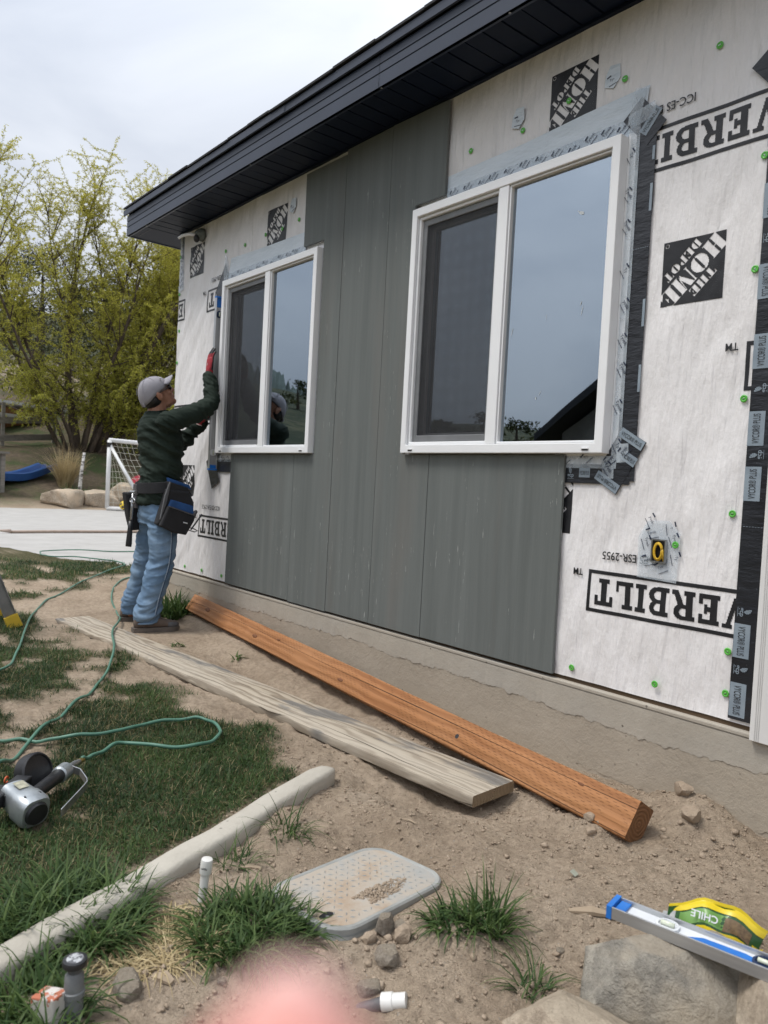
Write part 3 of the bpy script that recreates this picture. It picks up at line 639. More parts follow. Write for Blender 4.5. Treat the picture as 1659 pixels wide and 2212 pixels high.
for (ya, yb, sg) in ((y0r, y1r, 1),):
    m_.add([(EX0+2, ya, -.012), (HX1+2, ya, -.012), (HX1+2, yb, -.012+(yb-ya)*PT), (EX0+2, yb, -.012+(yb-ya)*PT), (EX0+2, 8.3, -.012), (HX1+2, 8.3, -.012), (EX0+2, ya, -.03), (HX1+2, ya, -.03), (EX0+2, 8.3, -.03), (HX1+2, 8.3, -.03)], [(0, 1, 2, 3), (3, 2, 5, 4), (0, 6, 7, 1), (0, 3, 4, 8, 6), (1, 7, 9, 5, 2)])
m_.build('roof_deck', SHING, roof)
m_ = MB(); m_.box(EX0-.001+2, EX0+.012+2, -.29, 8.3, -.21, -.012); m_.build('rake_board', NAVY, roof)
rg = random.Random(5); x = EX0-.012
while x < HX1:
    w_ = rg.uniform(.22, .34); dz_ = rg.uniform(-.002, .006); 
    m_ = MB(); ya = -.331+rg.uniform(-.003, .004)
    m_.add([(x+2, ya, -.010+dz_), (x+w_-.003+2, ya, -.010+dz_), (x+w_-.003+2, -.1, .062), (x+2, -.1, .062), (x+2, ya, -.002+dz_+.004), (x+w_-.003+2, ya, -.002+dz_+.004), (x+w_-.003+2, -.1, .074), (x+2, -.1, .074)], [(0, 3, 2, 1), (4, 5, 6, 7), (0, 1, 5, 4), (1, 2, 6, 5), (2, 3, 7, 6), (3, 0, 4, 7)]); m_.build('shingle', SHING, roof); x += w_
x = EX0+.06
while x < HX1:
    w_ = rg.uniform(.25, .36); dz_ = rg.uniform(0, .004); m_ = MB(); ya = -.16+rg.uniform(-.004, .004)
    m_.add([(x+2, ya, .052+dz_), (x+w_-.003+2, ya, .052+dz_), (x+w_-.003+2, .1, .122), (x+2, .1, .122), (x+2, ya, .066+dz_), (x+w_-.003+2, ya, .066+dz_), (x+w_-.003+2, .1, .136), (x+2, .1, .136)], [(0, 3, 2, 1), (4, 5, 6, 7), (0, 1, 5, 4), (1, 2, 6, 5), (2, 3, 7, 6), (3, 0, 4, 7)]); m_.build('shingle', SHING, roof); x += w_
# ------------------------------------------------------------------ ground
AZT = np.array([-180, -165, -156, -150, -146, -138, -130, -115, -90, 0, 90, 120, 140, 157, 165, 172, 180.]); ELT = np.array([9.4, 9.0, 8.2, 7.4, 6.9, 6.0, 5.1, 3.9, 4, 4, 6, 10, 12.4, 12.2, 9.9, 9.5, 9.4])
CURB = [(-2.165, -.955), (-2.06, -1.21), (-1.935, -1.46), (-1.868, -1.63), (-1.80, -1.79), (-1.745, -1.93), (-1.685, -2.09), (-1.62, -2.28), (-1.55, -2.5), (-1.46, -2.8)]
CX = np.array([c[0] for c in CURB])[::-1]; CY = np.array([c[1] for c in CURB])[::-1]
def g2(x, y, cx, cy, sx_, sy_): return np.exp(-((x-cx)/sx_)**2-((y-cy)/sy_)**2)
def lawn(x, y):
    """0..1 how grassy the yard is"""
    x = np.asarray(x, float); y = np.asarray(y, float)
    yb = np.interp(x, [-9, -7.6, -6.8, -6.2, -5.0, -4.4, -3.8, -3.35, -3.1, -2.6, -2.3, -2.1], [.6, .55, -.15, -.85, -1.12, -1.0, -1.02, -1.10, -.92, -.76, -.85, -1.0])
    n_ = fbm(x*2.6+4, y*3.4+1, 4); n2 = fbm(x*7+1, y*8, 3)
    a = sstep(-.10, .22, (yb-y)+(n_-.5)*.9)
    bare = np.interp(x, [-9, -6.5, -3.4, -2.9, -2.2], [.40, .535, .54, .42, .35])
    a = a*sstep(bare-.07, bare+.05, n_*.75+n2*.25+.05)
    cx = np.interp(y, CY, CX); a = np.where((y < -.93), a*sstep(-.0, .06, (cx-.045)-x), a)
    a = np.where((y >= -.93) & (x > -2.35), a*0.2*sstep(-2.0, -2.3, x), a)
    far = sstep(-6.6, -7.3, x)*sstep(.9, .55, y+(-7.4-x)*-.0); a = np.maximum(a, far*sstep(.42, .56, n_+.05))
    a = np.maximum(a, sstep(-3.2, -4.0, y)*.9)
    a = a*(1-.9*g2(x, y, -1.9, -2.6, .01, .01))
    return a
LIDC = Vector((-1.542, -1.246, -.303)); LIDA = math.atan2(.99, -.14)
def ghz(x, y, fine=True):
    x = np.asarray(x, float); y = np.asarray(y, float)
    r = np.hypot(x, y+2.5); az = np.degrees(np.arctan2(y+2.5, x))
    el = np.interp(az, AZT, ELT) + (fbm(az*.13+40, r*.004+3, 4)-.5)*1.5
    z = -.318 + .02*sstep(-2.5, -6, x) + .026*sstep(-6.2, -7.6, x)
    z = z + .045*sstep(-.55, -.05, y)*sstep(-3.0, -4.6, x)*sstep(-9, -6, x)                       # higher along the wall, far end
    z = z - .055*g2(x, y, -1.85, -.56, .40, .16) - .03*g2(x, y, -2.6, -.40, .5, .10) - .03*g2(x, y, -1.55, -.25, .25, .09)
    z = z + .075*g2(x, y, -1.22, -.12, .16, .14) + .03*g2(x, y, -1.38, -.42, .12, .07) + .035*g2(x, y, -1.72, -.93, .16, .09) - .045*g2(x, y, -2.0, -.76, .26, .10) - .03*g2(x, y, -3.4, -.42, .7, .07)
    z = z - .045*sstep(-1.5, -1.05, x)*sstep(-.6, -1.3, y) - .05*sstep(-.95, -.6, x)*sstep(-.3, -.05, y) - .025*g2(x, y, -1.32, -1.52, .18, .12)
    z = z + .03*g2(x, y, -1.20, -1.22, .12, .12)
    z = z + lawn(x, y)*.012
    # yard bank behind the patio, then the hillside
    bx = -20.25-x; back = np.where(bx > 0, np.minimum(bx*.30, 1.5+.0*bx) + .25*(fbm(x*.5, y*.5, 3)-.5), 0)*sstep(0, .6, bx)
    z = z + back*sstep(-14, -4, y)
    s = np.clip((r-(27+14*sstep(0, -12, y)))/200.0, 0, 1); hill = np.tan(np.radians(el))*225*np.where(s < 1, s**0.92, 1) 
    z = z + hill*(1+.10*(fbm(x*.03, y*.03, 4)-.5)) - np.clip(r-260, 0, 400)*.12
    near = sstep(12, 5, r)
    if fine:
        d = 1-lawn(x, y)*.75
        z = z + near*d*((fbm(x*3.1, y*3.1, 3)-.5)*.045 + (fbm(x*11, y*11+4, 3)-.5)*.036 + (np.abs(fbm(x*26, y*26, 3)-.5))*-.030*sstep(-5.0, -3.0, x) + (fbm(x*42, y*42, 2)-.5)*.013)
        # flatten below lid, box and beneath the shoes
        lx = (x-LIDC.x)*math.cos(LIDA)+(y-LIDC.y)*math.sin(LIDA); ly = -(x-LIDC.x)*math.sin(LIDA)+(y-LIDC.y)*math.cos(LIDA)
        k = sstep(.28, .215, np.abs(lx))*sstep(.20, .142, np.abs(ly)); z = z*(1-k) + k*(-.342)
        k = sstep(.35, .2, np.abs(x+4.78))*sstep(.33, .22, np.abs(y+.45)) + sstep(.3, .18, np.abs(x+5.2))*sstep(.33, .22, np.abs(y+.42)); k = np.clip(k, 0, 1); z = z*(1-k) + k*(-.302)
    slab = sstep(-6.9, -7.2, x)*sstep(-20.2, -19.9, x)*sstep(.06, .25, y-np.interp(-x, [7.0, 7.9, 8.75, 10.1, 13, 19.95], [1.35, .66, .10, -.21, -.9, -2.2])); z = z*(1-slab) + slab*np.minimum(z, -.33)
    return z
def axis(d0, d1, step, lo, hi, g=1.13, mx=14):
    a = list(np.arange(d0, d1, step)); s = step
    while a[-1] < hi: s = min(s*g, mx); a.append(a[-1]+s)
    b = [d0]; s = step
    while b[-1] > lo: s = min(s*g, mx if b[-1] > -300 else 40); b.append(b[-1]-s)
    return np.array(b[:0:-1]+a)
ax_ = axis(-6.3, .25, .0165, -520, 420); ay_ = axis(-2.75, .02, .0165, -520, 420)
AX, AY = np.meshgrid(ax_, ay_, indexing='ij'); AZ = ghz(AX, AY); n0, n1_ = AX.shape
idx = np.arange(n0*n1_).reshape(n0, n1_); F4 = np.stack([idx[:-1, :-1], idx[1:, :-1], idx[1:, 1:], idx[:-1, 1:]], -1).reshape(-1, 4)
def np_mesh(name, V, F, smooth=True):
    me = bpy.data.meshes.new(name); k = F.shape[1]
    me.vertices.add(len(V)); me.vertices.foreach_set('co', np.asarray(V, np.float32).ravel())
    me.loops.add(F.size); me.loops.foreach_set('vertex_index', F.astype(np.int32).ravel())
    me.polygons.add(len(F)); me.polygons.foreach_set('loop_start', np.arange(0, F.size, k, dtype=np.int32)); me.polygons.foreach_set('loop_total', np.full(len(F), k, np.int32))
    if smooth: me.polygons.foreach_set('use_smooth', np.ones(len(F), bool))
    me.update(calc_edges=True); me.validate(); return me
gme = np_mesh('ground', np.stack([AX, AY, AZ], -1).reshape(-1, 3), F4)
at = gme.attributes.new('grassy', 'FLOAT', 'POINT'); at.data.foreach_set('value', lawn(AX, AY).ravel().astype(np.float32))
rr = np.hypot(AX, AY+2.5); bank = sstep(-20.1, -20.8, AX)*sstep(60, 30, rr); wild = sstep(24, 60, rr)*(1-bank) + 0*AX
at = gme.attributes.new('bank', 'FLOAT', 'POINT'); at.data.foreach_set('value', bank.ravel().astype(np.float32))
at = gme.attributes.new('wild', 'FLOAT', 'POINT'); at.data.foreach_set('value', np.clip(wild, 0, 1).ravel().astype(np.float32))
def m_ground():
    q = NT('bare_earth'); q.set(0.95, 0, 0.15)
    def attr(n_): a = q.n('ShaderNodeAttribute'); a.attribute_name = n_; return a.outputs['Fac']
    dirt = q.ramp(q.noise(2.2, 8, 0.66), [(0.30, (0.39, 0.30, 0.215)), (0.52, (0.52, 0.412, 0.305)), (0.72, (0.61, 0.495, 0.378))])
    dirt = q.mix(q.ramp(q.noise(42, 6, 0.7), [(0.36, (0.42,)*3), (0.58, (0, 0, 0))]), dirt, (0.20, 0.15, 0.108))
    dirt = q.mix(q.math('GREATER_THAN', q.noise(170, 2, 0.5), 0.70), dirt, (0.42, 0.38, 0.33))
    th = q.ramp(q.noise(30, 6, 0.7), [(0.35, (0.045, 0.05, 0.02)), (0.65, (0.15, 0.13, 0.07))])
    c = q.mix(attr('grassy'), dirt, th)
    bk = q.ramp(q.noise(0.8, 8, 0.7), [(0.40, (0.15, 0.115, 0.08)), (0.52, (0.11, 0.095, 0.055)), (0.58, (0.06, 0.085, 0.03)), (0.7, (0.05, 0.08, 0.025))])
    bk = q.mix(q.ramp(q.noise(9, 6, 0.7), [(0.4, (0.6,)*3), (0.6, (0, 0, 0))]), bk, (0.07, 0.055, 0.04))
    c = q.mix(attr('bank'), c, bk)
    hl = q.ramp(q.noise(0.05, 10, 0.68), [(0.38, (0.035, 0.042, 0.022)), (0.52, (0.085, 0.085, 0.045)), (0.7, (0.14, 0.12, 0.075))])
    hl = q.mix(q.ramp(q.noise(0.42, 6, 0.7), [(0.44, (0.9,)*3), (0.54, (0, 0, 0))]), hl, (0.028, 0.038, 0.02))
    c = q.mix(attr('wild'), c, hl)
    q.col(c); q.bump(q.noise(38, 7, 0.72), 0.024, 1.0); q.bump(q.noise(200, 3, 0.65), 0.006, 1.0); return q.m
DIRT = m_ground(); ground = link('ground', gme, None, DIRT); tag(ground, 'patchy bare earth yard running back to brushy hills', None, kind='structure')
# far peak seen mirrored in the windows
m_ = MB(); pk = [(-156, 7.6), (-154, 9.0), (-152.6, 9.6), (-151.6, 8.7), (-150.6, 7.6), (-149.9, 8.25), (-149.3, 8.15), (-148.7, 7.6), (-147.6, 7.05), (-145.5, 6.5), (-142, 5.4)]
vs_ = []
for k_, (a, e_) in enumerate(np.stack([np.linspace(-158, -140, 90), np.interp(np.linspace(-158, -140, 90), [p[0] for p in pk], [p[1] for p in pk])], 1)):
    for d_, hh in ((620, -.2), (700, .55), (760, .85), (800, 1.0), (860, .5), (900, -.2)):
        z_ = hh*800*math.tan(R_(e_)) + 9*random.uniform(-1, 1)*(hh > 0); vs_.append((d_*math.cos(R_(a)), 2.5+d_*math.sin(R_(a)), z_))
m_.add(vs_, [(i*6+j, (i+1)*6+j, (i+1)*6+j+1, i*6+j+1) for i in range(89) for j in range(5)])
mo = m_.build('mountain', mat('far_mountain', (0.10, 0.13, 0.12), (0.05, 0.075, 0.065), .02, 0.9, detail=9), None, smooth=True); tag(mo, kind='structure')

# ------------------------------------------------------------------ grass
def blades(name, pts, lens, wid, lean, tints, mtl, parent=None, seg=3, droop=.5, z=None, dirs=None):
    n = len(pts); rng_ = np.random.default_rng(len(pts)); pts = np.asarray(pts, float)
    ang = rng_.uniform(0, 2*np.pi, n) if dirs is None else dirs
    dx = np.cos(ang); dy = np.sin(ang); px = -dy; py = dx; V = []; 
    for s in range(seg+1):
        t = s/seg; w = wid*(1-t**1.6) + .0002; hgt = lens*(t*np.cos(lean*(0.45+droop*t)*1.0)); out = lens*t*np.sin(lean*(0.45+droop*t))
        cx = pts[:, 0]+dx*out; cy = pts[:, 1]+dy*out; cz = pts[:, 2]+hgt
        if s < seg:
            V.append(np.stack([cx-px*w/2, cy-py*w/2, cz], 1)); V.append(np.stack([cx+px*w/2, cy+py*w/2, cz], 1))
        else: V.append(np.stack([cx, cy, cz], 1))
    k = 2*seg+1; V = np.stack(V, 1).reshape(-1, 3); base = np.arange(n)[:, None]*k
    quads = np.concatenate([base+np.array([[2*s, 2*s+1, 2*s+3, 2*s+2]]) for s in range(seg-1)], 0); tris = base+np.array([[2*seg-2, 2*seg-1, 2*seg]])
    me = bpy.data.meshes.new(name); nl = quads.size+tris.size
    me.vertices.add(len(V)); me.vertices.foreach_set('co', V.astype(np.float32).ravel())
    me.loops.add(nl); me.loops.foreach_set('vertex_index', np.concatenate([quads.ravel(), tris.ravel()]).astype(np.int32))
    ls = np.concatenate([np.arange(len(quads))*4, quads.size+np.arange(len(tris))*3]); me.polygons.add(len(ls)); me.polygons.foreach_set('loop_start', ls.astype(np.int32)); me.polygons.foreach_set('loop_total', np.concatenate([np.full(len(quads), 4), np.full(len(tris), 3)]).astype(np.int32))
    me.update(calc_edges=True); a = me.attributes.new('tint', 'FLOAT', 'POINT'); a.data.foreach_set('value', np.repeat(tints, k).astype(np.float32))
    return link(name, me, parent, mtl)
def m_blade(name, stops, rough=0.55, trans=0.35):
    q = NT(name); q.set(rough, 0, 0.3); a = q.n('ShaderNodeAttribute'); a.attribute_name = 'tint'
    c = q.ramp(a.outputs['Fac'], stops); q.col(c); t = q.n('ShaderNodeBsdfTranslucent'); q.l(c, t.inputs['Color']); mx = q.n('ShaderNodeMixShader'); mx.inputs[0].default_value = trans
    q.l(q.b.outputs[0], mx.inputs[1]); q.l(t.outputs[0], mx.inputs[2]); q.l(mx.outputs[0], q.o.inputs['Surface']); return q.m
LAWN = m_blade('lawn_grass', [(0.0, (0.020, 0.044, 0.015)), (0.45, (0.05, 0.098, 0.028)), (0.85, (0.13, 0.19, 0.06)), (0.9, (0.24, 0.20, 0.10)), (1.0, (0.34, 0.28, 0.15))])
STRAW = m_blade('dry_straw', [(0, (0.38, 0.29, 0.15)), (1, (0.60, 0.49, 0.29))], .7, .2)
rg2 = np.random.default_rng(5)
def scatter(x0, x1, y0, y1, dens):
    n = int((x1-x0)*(y1-y0)*dens); x = rg2.uniform(x0, x1, n); y = rg2.uniform(y0, y1, n); return x, y
PX, PY, PL = [], [], []
for (x0, x1, y0, y1, dn, ln) in ((-2.75, -1.5, -2.75, -.8, 23000, .034), (-4.1, -2.75, -2.75, -.7, 15000, .042), (-6.3, -4.1, -3.0, -.6, 7000, .048), (-10.2, -6.3, -3.6, 1.0, 3000, .055)):
    x, y = scatter(x0, x1, y0, y1, dn); m_k = lawn(x, y); keep = rg2.random(len(x)) < m_k**1.2; 
    xk, yk = x[keep], y[keep]; PX.append(xk); PY.append(yk); PL.append(ln*rg2.uniform(.5, 1.35, len(xk))*(.5+.5*m_k[keep]))
x = np.concatenate(PX); y = np.concatenate(PY); ln = np.concatenate(PL); keep = ~((x < -8.3) & (y > -.2-(x+8.3)*-.38)) ; x, y, ln = x[keep], y[keep], ln[keep]
tt_ = np.clip(fbm(x*3, y*3, 3)*.9-.12+rg2.normal(0, .16, len(x)), 0, .86); dry = rg2.random(len(x)) < .07+.14*sstep(.5, .7, fbm(x*1.9+9, y*2.3, 3)); tt_[dry] = rg2.uniform(.9, 1, dry.sum())
gr = blades('lawn', np.stack([x, y, ghz(x, y)-.004], 1), ln, .0030+.0006*(x < -4)+.0018*(x < -6.3), rg2.uniform(.35, 1.6, len(x)), tt_, LAWN, droop=.7)
tag(gr, 'short dark green lawn grass growing in patches on the yard', 'grass', kind='stuff')
def tuft(name, label, cx, cy, rx, ry, n, L, cat='grass', mtl=LAWN, lean=(.15, 1.35), wid=.0062, group=None, tint=(.35, .8), zoff=0):
    a = rg2.uniform(0, 2*np.pi, n); q = np.sqrt(rg2.random(n)); x = cx+rx*q*np.cos(a); y = cy+ry*q*np.sin(a)
    P_ = np.stack([x-cx, y-cy, ghz(x, y)-ghz(cx, cy)-.006], 1); dirs = np.where(rg2.random(n) < .5, a+rg2.normal(0, .6, n), rg2.uniform(0, 2*np.pi, n))
    o = blades(name, P_, L*rg2.uniform(.45, 1.15, n), wid*rg2.uniform(.7, 1.3, n), rg2.uniform(lean[0], lean[1], n), np.clip(rg2.uniform(tint[0], tint[1], n)-.25*(rg2.random(n) < .4), 0, .84) if mtl is LAWN else rg2.random(n), mtl, None, 4, .9, dirs=dirs)
    o.location = (cx, cy, float(ghz(cx, cy))+zoff); return tag(o, label, cat, group)
tuft('grass_tuft', 'wide bushy green grass clump leaning over the concrete curb', -1.76, -1.92, .16, .16, 1500, .115, lean=(.45, 1.5), tint=(.5, .84))
tuft('grass_tuft', 'dense green grass clump crowding the corner of the valve box lid', -1.51, -1.59, .12, .15, 1200, .098, lean=(.45, 1.5), tint=(.5, .84))
tuft('grass_tuft', 'tall green grass clump with seed stalks on bare dirt behind the rock wall', -1.215, -1.10, .045, .06, 150, .13, lean=(.1, 1.35), tint=(.5, .84))
tuft('grass_tuft', 'low sprawling green grass clump beside the tall one', -1.255, -1.185, .05, .05, 130, .10, lean=(.5, 1.4))
tuft('grass_tuft', 'small sparse grass clump next to the grey wall rock', -1.02, -1.165, .035, .04, 42, .12, lean=(.6, 1.45), wid=.004)
tuft('grass_tuft', 'long bladed grass clump around the sprinkler riser', -1.50, -2.06, .13, .08, 380, .12, lean=(.3, 1.45), tint=(.45, .84))
tuft('grass_tuft', 'thin straggling grass sprig growing against the curb face', -1.885, -1.255, .05, .06, 60, .12, lean=(.3, 1.4), wid=.004)
tuft('grass_tuft', 'small grass sprig between curb and white pipe', -1.80, -1.47, .045, .05, 60, .10, lean=(.3, 1.4), wid=.0035)
tuft('weed_clump', 'leafy green weeds growing at the far end of the orange timber', -5.22, -.14, .16, .08, 230, .17, 'weed', wid=.02, lean=(.2, 1.1), tint=(.45, .8))
for i, (x_, y_) in enumerate([(-3.9, -.33), (-2.98, -.46), (-4.35, -.50), (-3.55, -.62), (-4.0, -.98)]): tuft('weed_sprig', ['tiny weed sprig in the dirt gap between timber and plank', 'tiny weed sprig in the dirt below the middle of the timber', 'tiny weed sprig in front of the work shoe', 'tiny weed sprig along the edge of the grey plank', 'tiny pale weed patch behind the grey plank'][i], x_, y_, .03, .03, 22, .05, 'weed', wid=.012, lean=(.5, 1.3), tint=(.6, .84), group='weed sprigs')
tuft('straw_patch', 'matted patch of pale dry grass beside the green clumps', -1.555, -1.80, .085, .12, 1100, .10, 'dry grass', STRAW, (1.15, 1.75), .0028)
tuft('straw_patch', 'second matted patch of dry straw towards the white pipe', -1.64, -1.72, .06, .05, 350, .09, 'dry grass', STRAW, (1.15, 1.75), .0026)

# ------------------------------------------------------------------ stones and clods
ico = bmesh.new(); bmesh.ops.create_icosphere(ico, subdivisions=1, radius=1); IV = np.array([v.co[:] for v in ico.verts]); IF = np.array([[v.index for v in f.verts] for f in ico.faces]); ico.free()
def clods(name, n, x0, x1, y0, y1, smin, smax, p, mtl, dens=None):
    x = rg2.uniform(x0, x1, n); y = rg2.uniform(y0, y1, n); k = rg2.random(n) < (1-lawn(x, y))**2 * (1 if dens is None else dens(x, y)); x, y = x[k], y[k]; n = len(x)
    s = smin*(smax/smin)**(rg2.random(n)**p); V = IV[None]*s[:, None, None]*rg2.uniform(.38, 1.3, (n, len(IV), 1))*np.array([1, 1, .75])
    a = rg2.uniform(0, 6.28, n); ca, sa = np.cos(a), np.sin(a); V = np.stack([V[..., 0]*ca[:, None]-V[..., 1]*sa[:, None], V[..., 0]*sa[:, None]+V[..., 1]*ca[:, None], V[..., 2]], -1)
    V = V+np.stack([x, y, ghz(x, y)+s*.25], 1)[:, None]; F = (IF[None]+(np.arange(n)*len(IV))[:, None, None]).reshape(-1, 3)
    return link(name, np_mesh(name, V.reshape(-1, 3), F, False), None, mtl)
CLOD = NT('dirt_clod'); CLOD.set(.95, 0, .15); CLOD.col(CLOD.ramp(CLOD.noise(14, 5, .7), [(.3, (0.29, 0.224, 0.163)), (.6, (0.39, 0.31, 0.232)), (.78, (0.47, 0.39, 0.305))])); CLOD.bump(CLOD.noise(160, 4), .004); CLOD = CLOD.m
cl = clods('dirt_clods', 22000, -2.6, -.25, -2.5, -.03, .0014, .008, 2.8, CLOD); tag(cl, 'fine crumbs and clods of dry dirt strewn over the bare earth', 'dirt', kind='stuff')
cl = clods('gravel', 1500, -1.62, -.4, -2.3, -.04, .003, .016, 3.0, CLOD, lambda x, y: np.clip(g2(x, y, -1.33, -1.5, .25, .22)+.9*g2(x, y, -1.35, -.33, .3, .2)+.7*g2(x, y, -1.0, -.25, .25, .2)+.10, 0, 1)); tag(cl, 'loose lumps of soil and gravel heaped around box and timber end', 'gravel', kind='stuff')
def rock(name, label, c, dims, seed, mtl, sub=4, rot=0, group=None, cat='rock', cuts=9, rough=.05, tilt=(0, 0), flat=True):
    """angular boulder: a fine sphere cut by random planes, then roughened"""
    bm = bmesh.new(); bmesh.ops.create_icosphere(bm, subdivisions=sub, radius=1); r_ = random.Random(seed); V = np.array([v.co[:] for v in bm.verts]); 
    base = V/np.linalg.norm(V, axis=1, keepdims=True); V = base*1.35; V = np.sign(V)*np.minimum(np.abs(V), 1.0)
    for i in range(cuts):
        n_ = Vector((r_.gauss(0, 1), r_.gauss(0, 1), r_.gauss(0, 1))).normalized(); d_ = r_.uniform(.80, 1.08); dd = V@np.array(n_)-d_; V = V-np.where(dd > 0, dd, 0)[:, None]*np.array(n_)
    nz_ = fbm(V[:, 0]*2.3+seed*3.1+V[:, 2]*1.7, V[:, 1]*2.3+V[:, 2]*2.1, 4)-.5; V = V*(1+nz_[:, None]*rough*2.2); nz2 = fbm(V[:, 0]*9+seed+V[:, 2]*7, V[:, 1]*9+V[:, 2]*8, 3)-.5; V = V*(1+nz2[:, None]*rough*.5)
    V = V*np.array(dims)/2
    for v, p in zip(bm.verts, V): v.co = p
    me = bpy.data.meshes.new(name); bm.to_mesh(me); bm.free(); me.polygons.foreach_set('use_smooth', [True]*len(me.polygons))
    try: me.set_sharp_from_angle(angle=R_(35))
    except Exception: pass
    o = link(name, me, None, mtl, loc=c); o.rotation_euler = (tilt[0], tilt[1], rot); return tag(o, label, cat, group)
def m_rock(name, a, b, c_, sc_=3.0, d=None):
    q = NT(name); q.set(.85, 0, .25); col_ = q.ramp(q.noise(sc_, 9, .68, dist=.4), [(.30, b), (.5, a), (.70, c_)])
    col_ = q.mix(q.ramp(q.noise(sc_*9, 6, .7), [(.42, (.55,)*3), (.6, (0, 0, 0))]), col_, tuple(x*.55 for x in b)); 
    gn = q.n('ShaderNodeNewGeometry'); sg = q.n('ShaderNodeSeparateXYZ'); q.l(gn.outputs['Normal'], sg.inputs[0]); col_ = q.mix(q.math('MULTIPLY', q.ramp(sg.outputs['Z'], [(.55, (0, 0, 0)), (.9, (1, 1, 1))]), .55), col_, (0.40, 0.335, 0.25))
    if d: col_ = q.mix(q.ramp(q.noise(sc_*.7, 4, .6), [(.5, (0, 0, 0)), (.66, (.8,)*3)]), col_, d)
    q.col(col_); q.bump(q.noise(sc_*6, 8, .68), .014); q.bump(q.noise(sc_*45, 4, .6), .003); return q.m
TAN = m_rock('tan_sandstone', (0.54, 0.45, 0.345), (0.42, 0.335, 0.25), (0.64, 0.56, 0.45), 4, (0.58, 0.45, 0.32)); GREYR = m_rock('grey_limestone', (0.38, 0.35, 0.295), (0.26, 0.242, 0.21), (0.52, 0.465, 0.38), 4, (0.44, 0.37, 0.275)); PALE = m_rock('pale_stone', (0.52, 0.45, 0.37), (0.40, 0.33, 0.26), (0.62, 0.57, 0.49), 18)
# ------------------------------------------------------------------ patio and things behind the house
SLABM = concrete_mat('patio_concrete', (0.47, 0.455, 0.43), (0.39, 0.375, 0.352), 0, 0.001)
patio = empty('patio', (-13, 2, -.265)); tag(patio, 'pale concrete patio slab', None, kind='structure')
NE = [(-7.0, 1.35), (-7.9, .66), (-8.75, .10), (-10.1, -.21), (-13, -.9), (-19.95, -2.2)]
def ney(x): return float(np.interp(-x, [-p[0] for p in NE], [p[1] for p in NE]))
xb = [-19.95, -16.2, -12.9, -10.4, -7.0]
for i in range(4):
    a, b = xb[i]+.006, xb[i+1]-.006; xs2 = np.linspace(a, b, 9); low = [(x, ney(x)) for x in xs2]
    for (ya, yb) in ((None, 4.6), (4.612, 13.0)):
        pl = (low if ya is None else [(a, ya), (b, ya)]) + [(b, yb), (a, yb)]
        m_ = MB(); n = len(pl); m_.add([(x+13, y-2, 0) for x, y in pl]+[(x+13, y-2, -.12) for x, y in pl], [tuple(range(n)), tuple(range(2*n-1, n-1, -1))]+[(k, n+k, n+(k+1) % n, (k+1) % n) for k in range(n)]); m_.build('slab_panel', SLABM, patio, bevel=.006)
pm_ = mat('pole_tan', (0.42, 0.32, 0.26), (0.34, 0.26, 0.2), 9, .6); m_ = MB(); m_.tube([(0, 0, 0), (-.03, .6, .004), (-.08, 1.6, 0), (-.10, 2.6, .002)], .022, 8); m_.tube([(.0, -.16, .02), (0, 0, .01)], [.012, .03], 7); o = m_.build('wooden_pole', pm_, None, smooth=True, loc=(-12.25, .42, -.242)); tag(o, 'long thin tan pole lying across the patio', 'pole')
# soccer goal
GW = mat('white_goal_pipe', (0.78, 0.78, 0.77), (0.66, 0.66, 0.65), 6, .4); NETM = mat('net_cord', (0.62, 0.60, 0.50), (0.5, 0.48, 0.4), 8, .8)
goal = empty('soccer_goal', (-19.55, 4.42, -.265)); tag(goal, 'white pipe soccer goal with knotted net at the patio edge', 'soccer goal')
e1 = Vector((-.34, .94, 0)); e2 = Vector((.70, .71, 0)); GL, GH, GD = 2.6, 1.80, 1.05
def pipe(name, a, b, r_=.055): m_ = MB(); m_.tube([a, b], r_, 12); return m_.build(name, GW, goal, smooth=True)
Z0 = Vector((0, 0, .055)); ZT = Vector((0, 0, GH)); pipe('post', Z0, ZT); pipe('post', e1*GL+Z0, e1*GL+ZT); pipe('crossbar', ZT, e1*GL+ZT); pipe('ground_bar', Z0, e2*GD+Z0); pipe('ground_bar', e1*GL+Z0, e1*GL+e2*GD+Z0); pipe('ground_bar', e2*GD+Z0, e2*GD+e1*GL+Z0)
pipe('strut', ZT-Vector((0, 0, .1)), e2*GD+Z0, .04); pipe('strut', e1*GL+ZT-Vector((0, 0, .1)), e1*GL+e2*GD+Z0, .04)
m_ = MB(); m_.tube([ZT-Vector((0, 0, .18)), ZT-Vector((0, 0, .06))], .062, 12); m_.build('joint_collar', BLACKPL, goal)
m_ = MB(); rn = random.Random(2)
def netp(s, t, side):
    if side == 0: p = ZT*(1-t)+(e2*GD+Z0)*t + e1*GL*s; sag = e2*(-.10*math.sin(math.pi*t)*(1+.5*math.sin(s*9)))
    else: p = Z0*t + ZT*(1-t) + (e2*GD*t)*s; sag = e1*(.05*math.sin(math.pi*t)*math.sin(s*math.pi))
    return p+sag+Vector((rn.uniform(-.012, .012), rn.uniform(-.012, .012), rn.uniform(-.015, .015)))
for side, ns_, nt_ in ((0, 15, 11), (1, 6, 11)):
    gp = [[netp(i/ns_, j/nt_, side) for j in range(nt_+1)] for i in range(ns_+1)]
    for i in range(ns_+1): m_.tube(gp[i], .0048, 4, False)
    for j in range(nt_+1): m_.tube([gp[i][j] for i in range(ns_+1)], .0048, 4, False)
m_.build('net', NETM, goal)
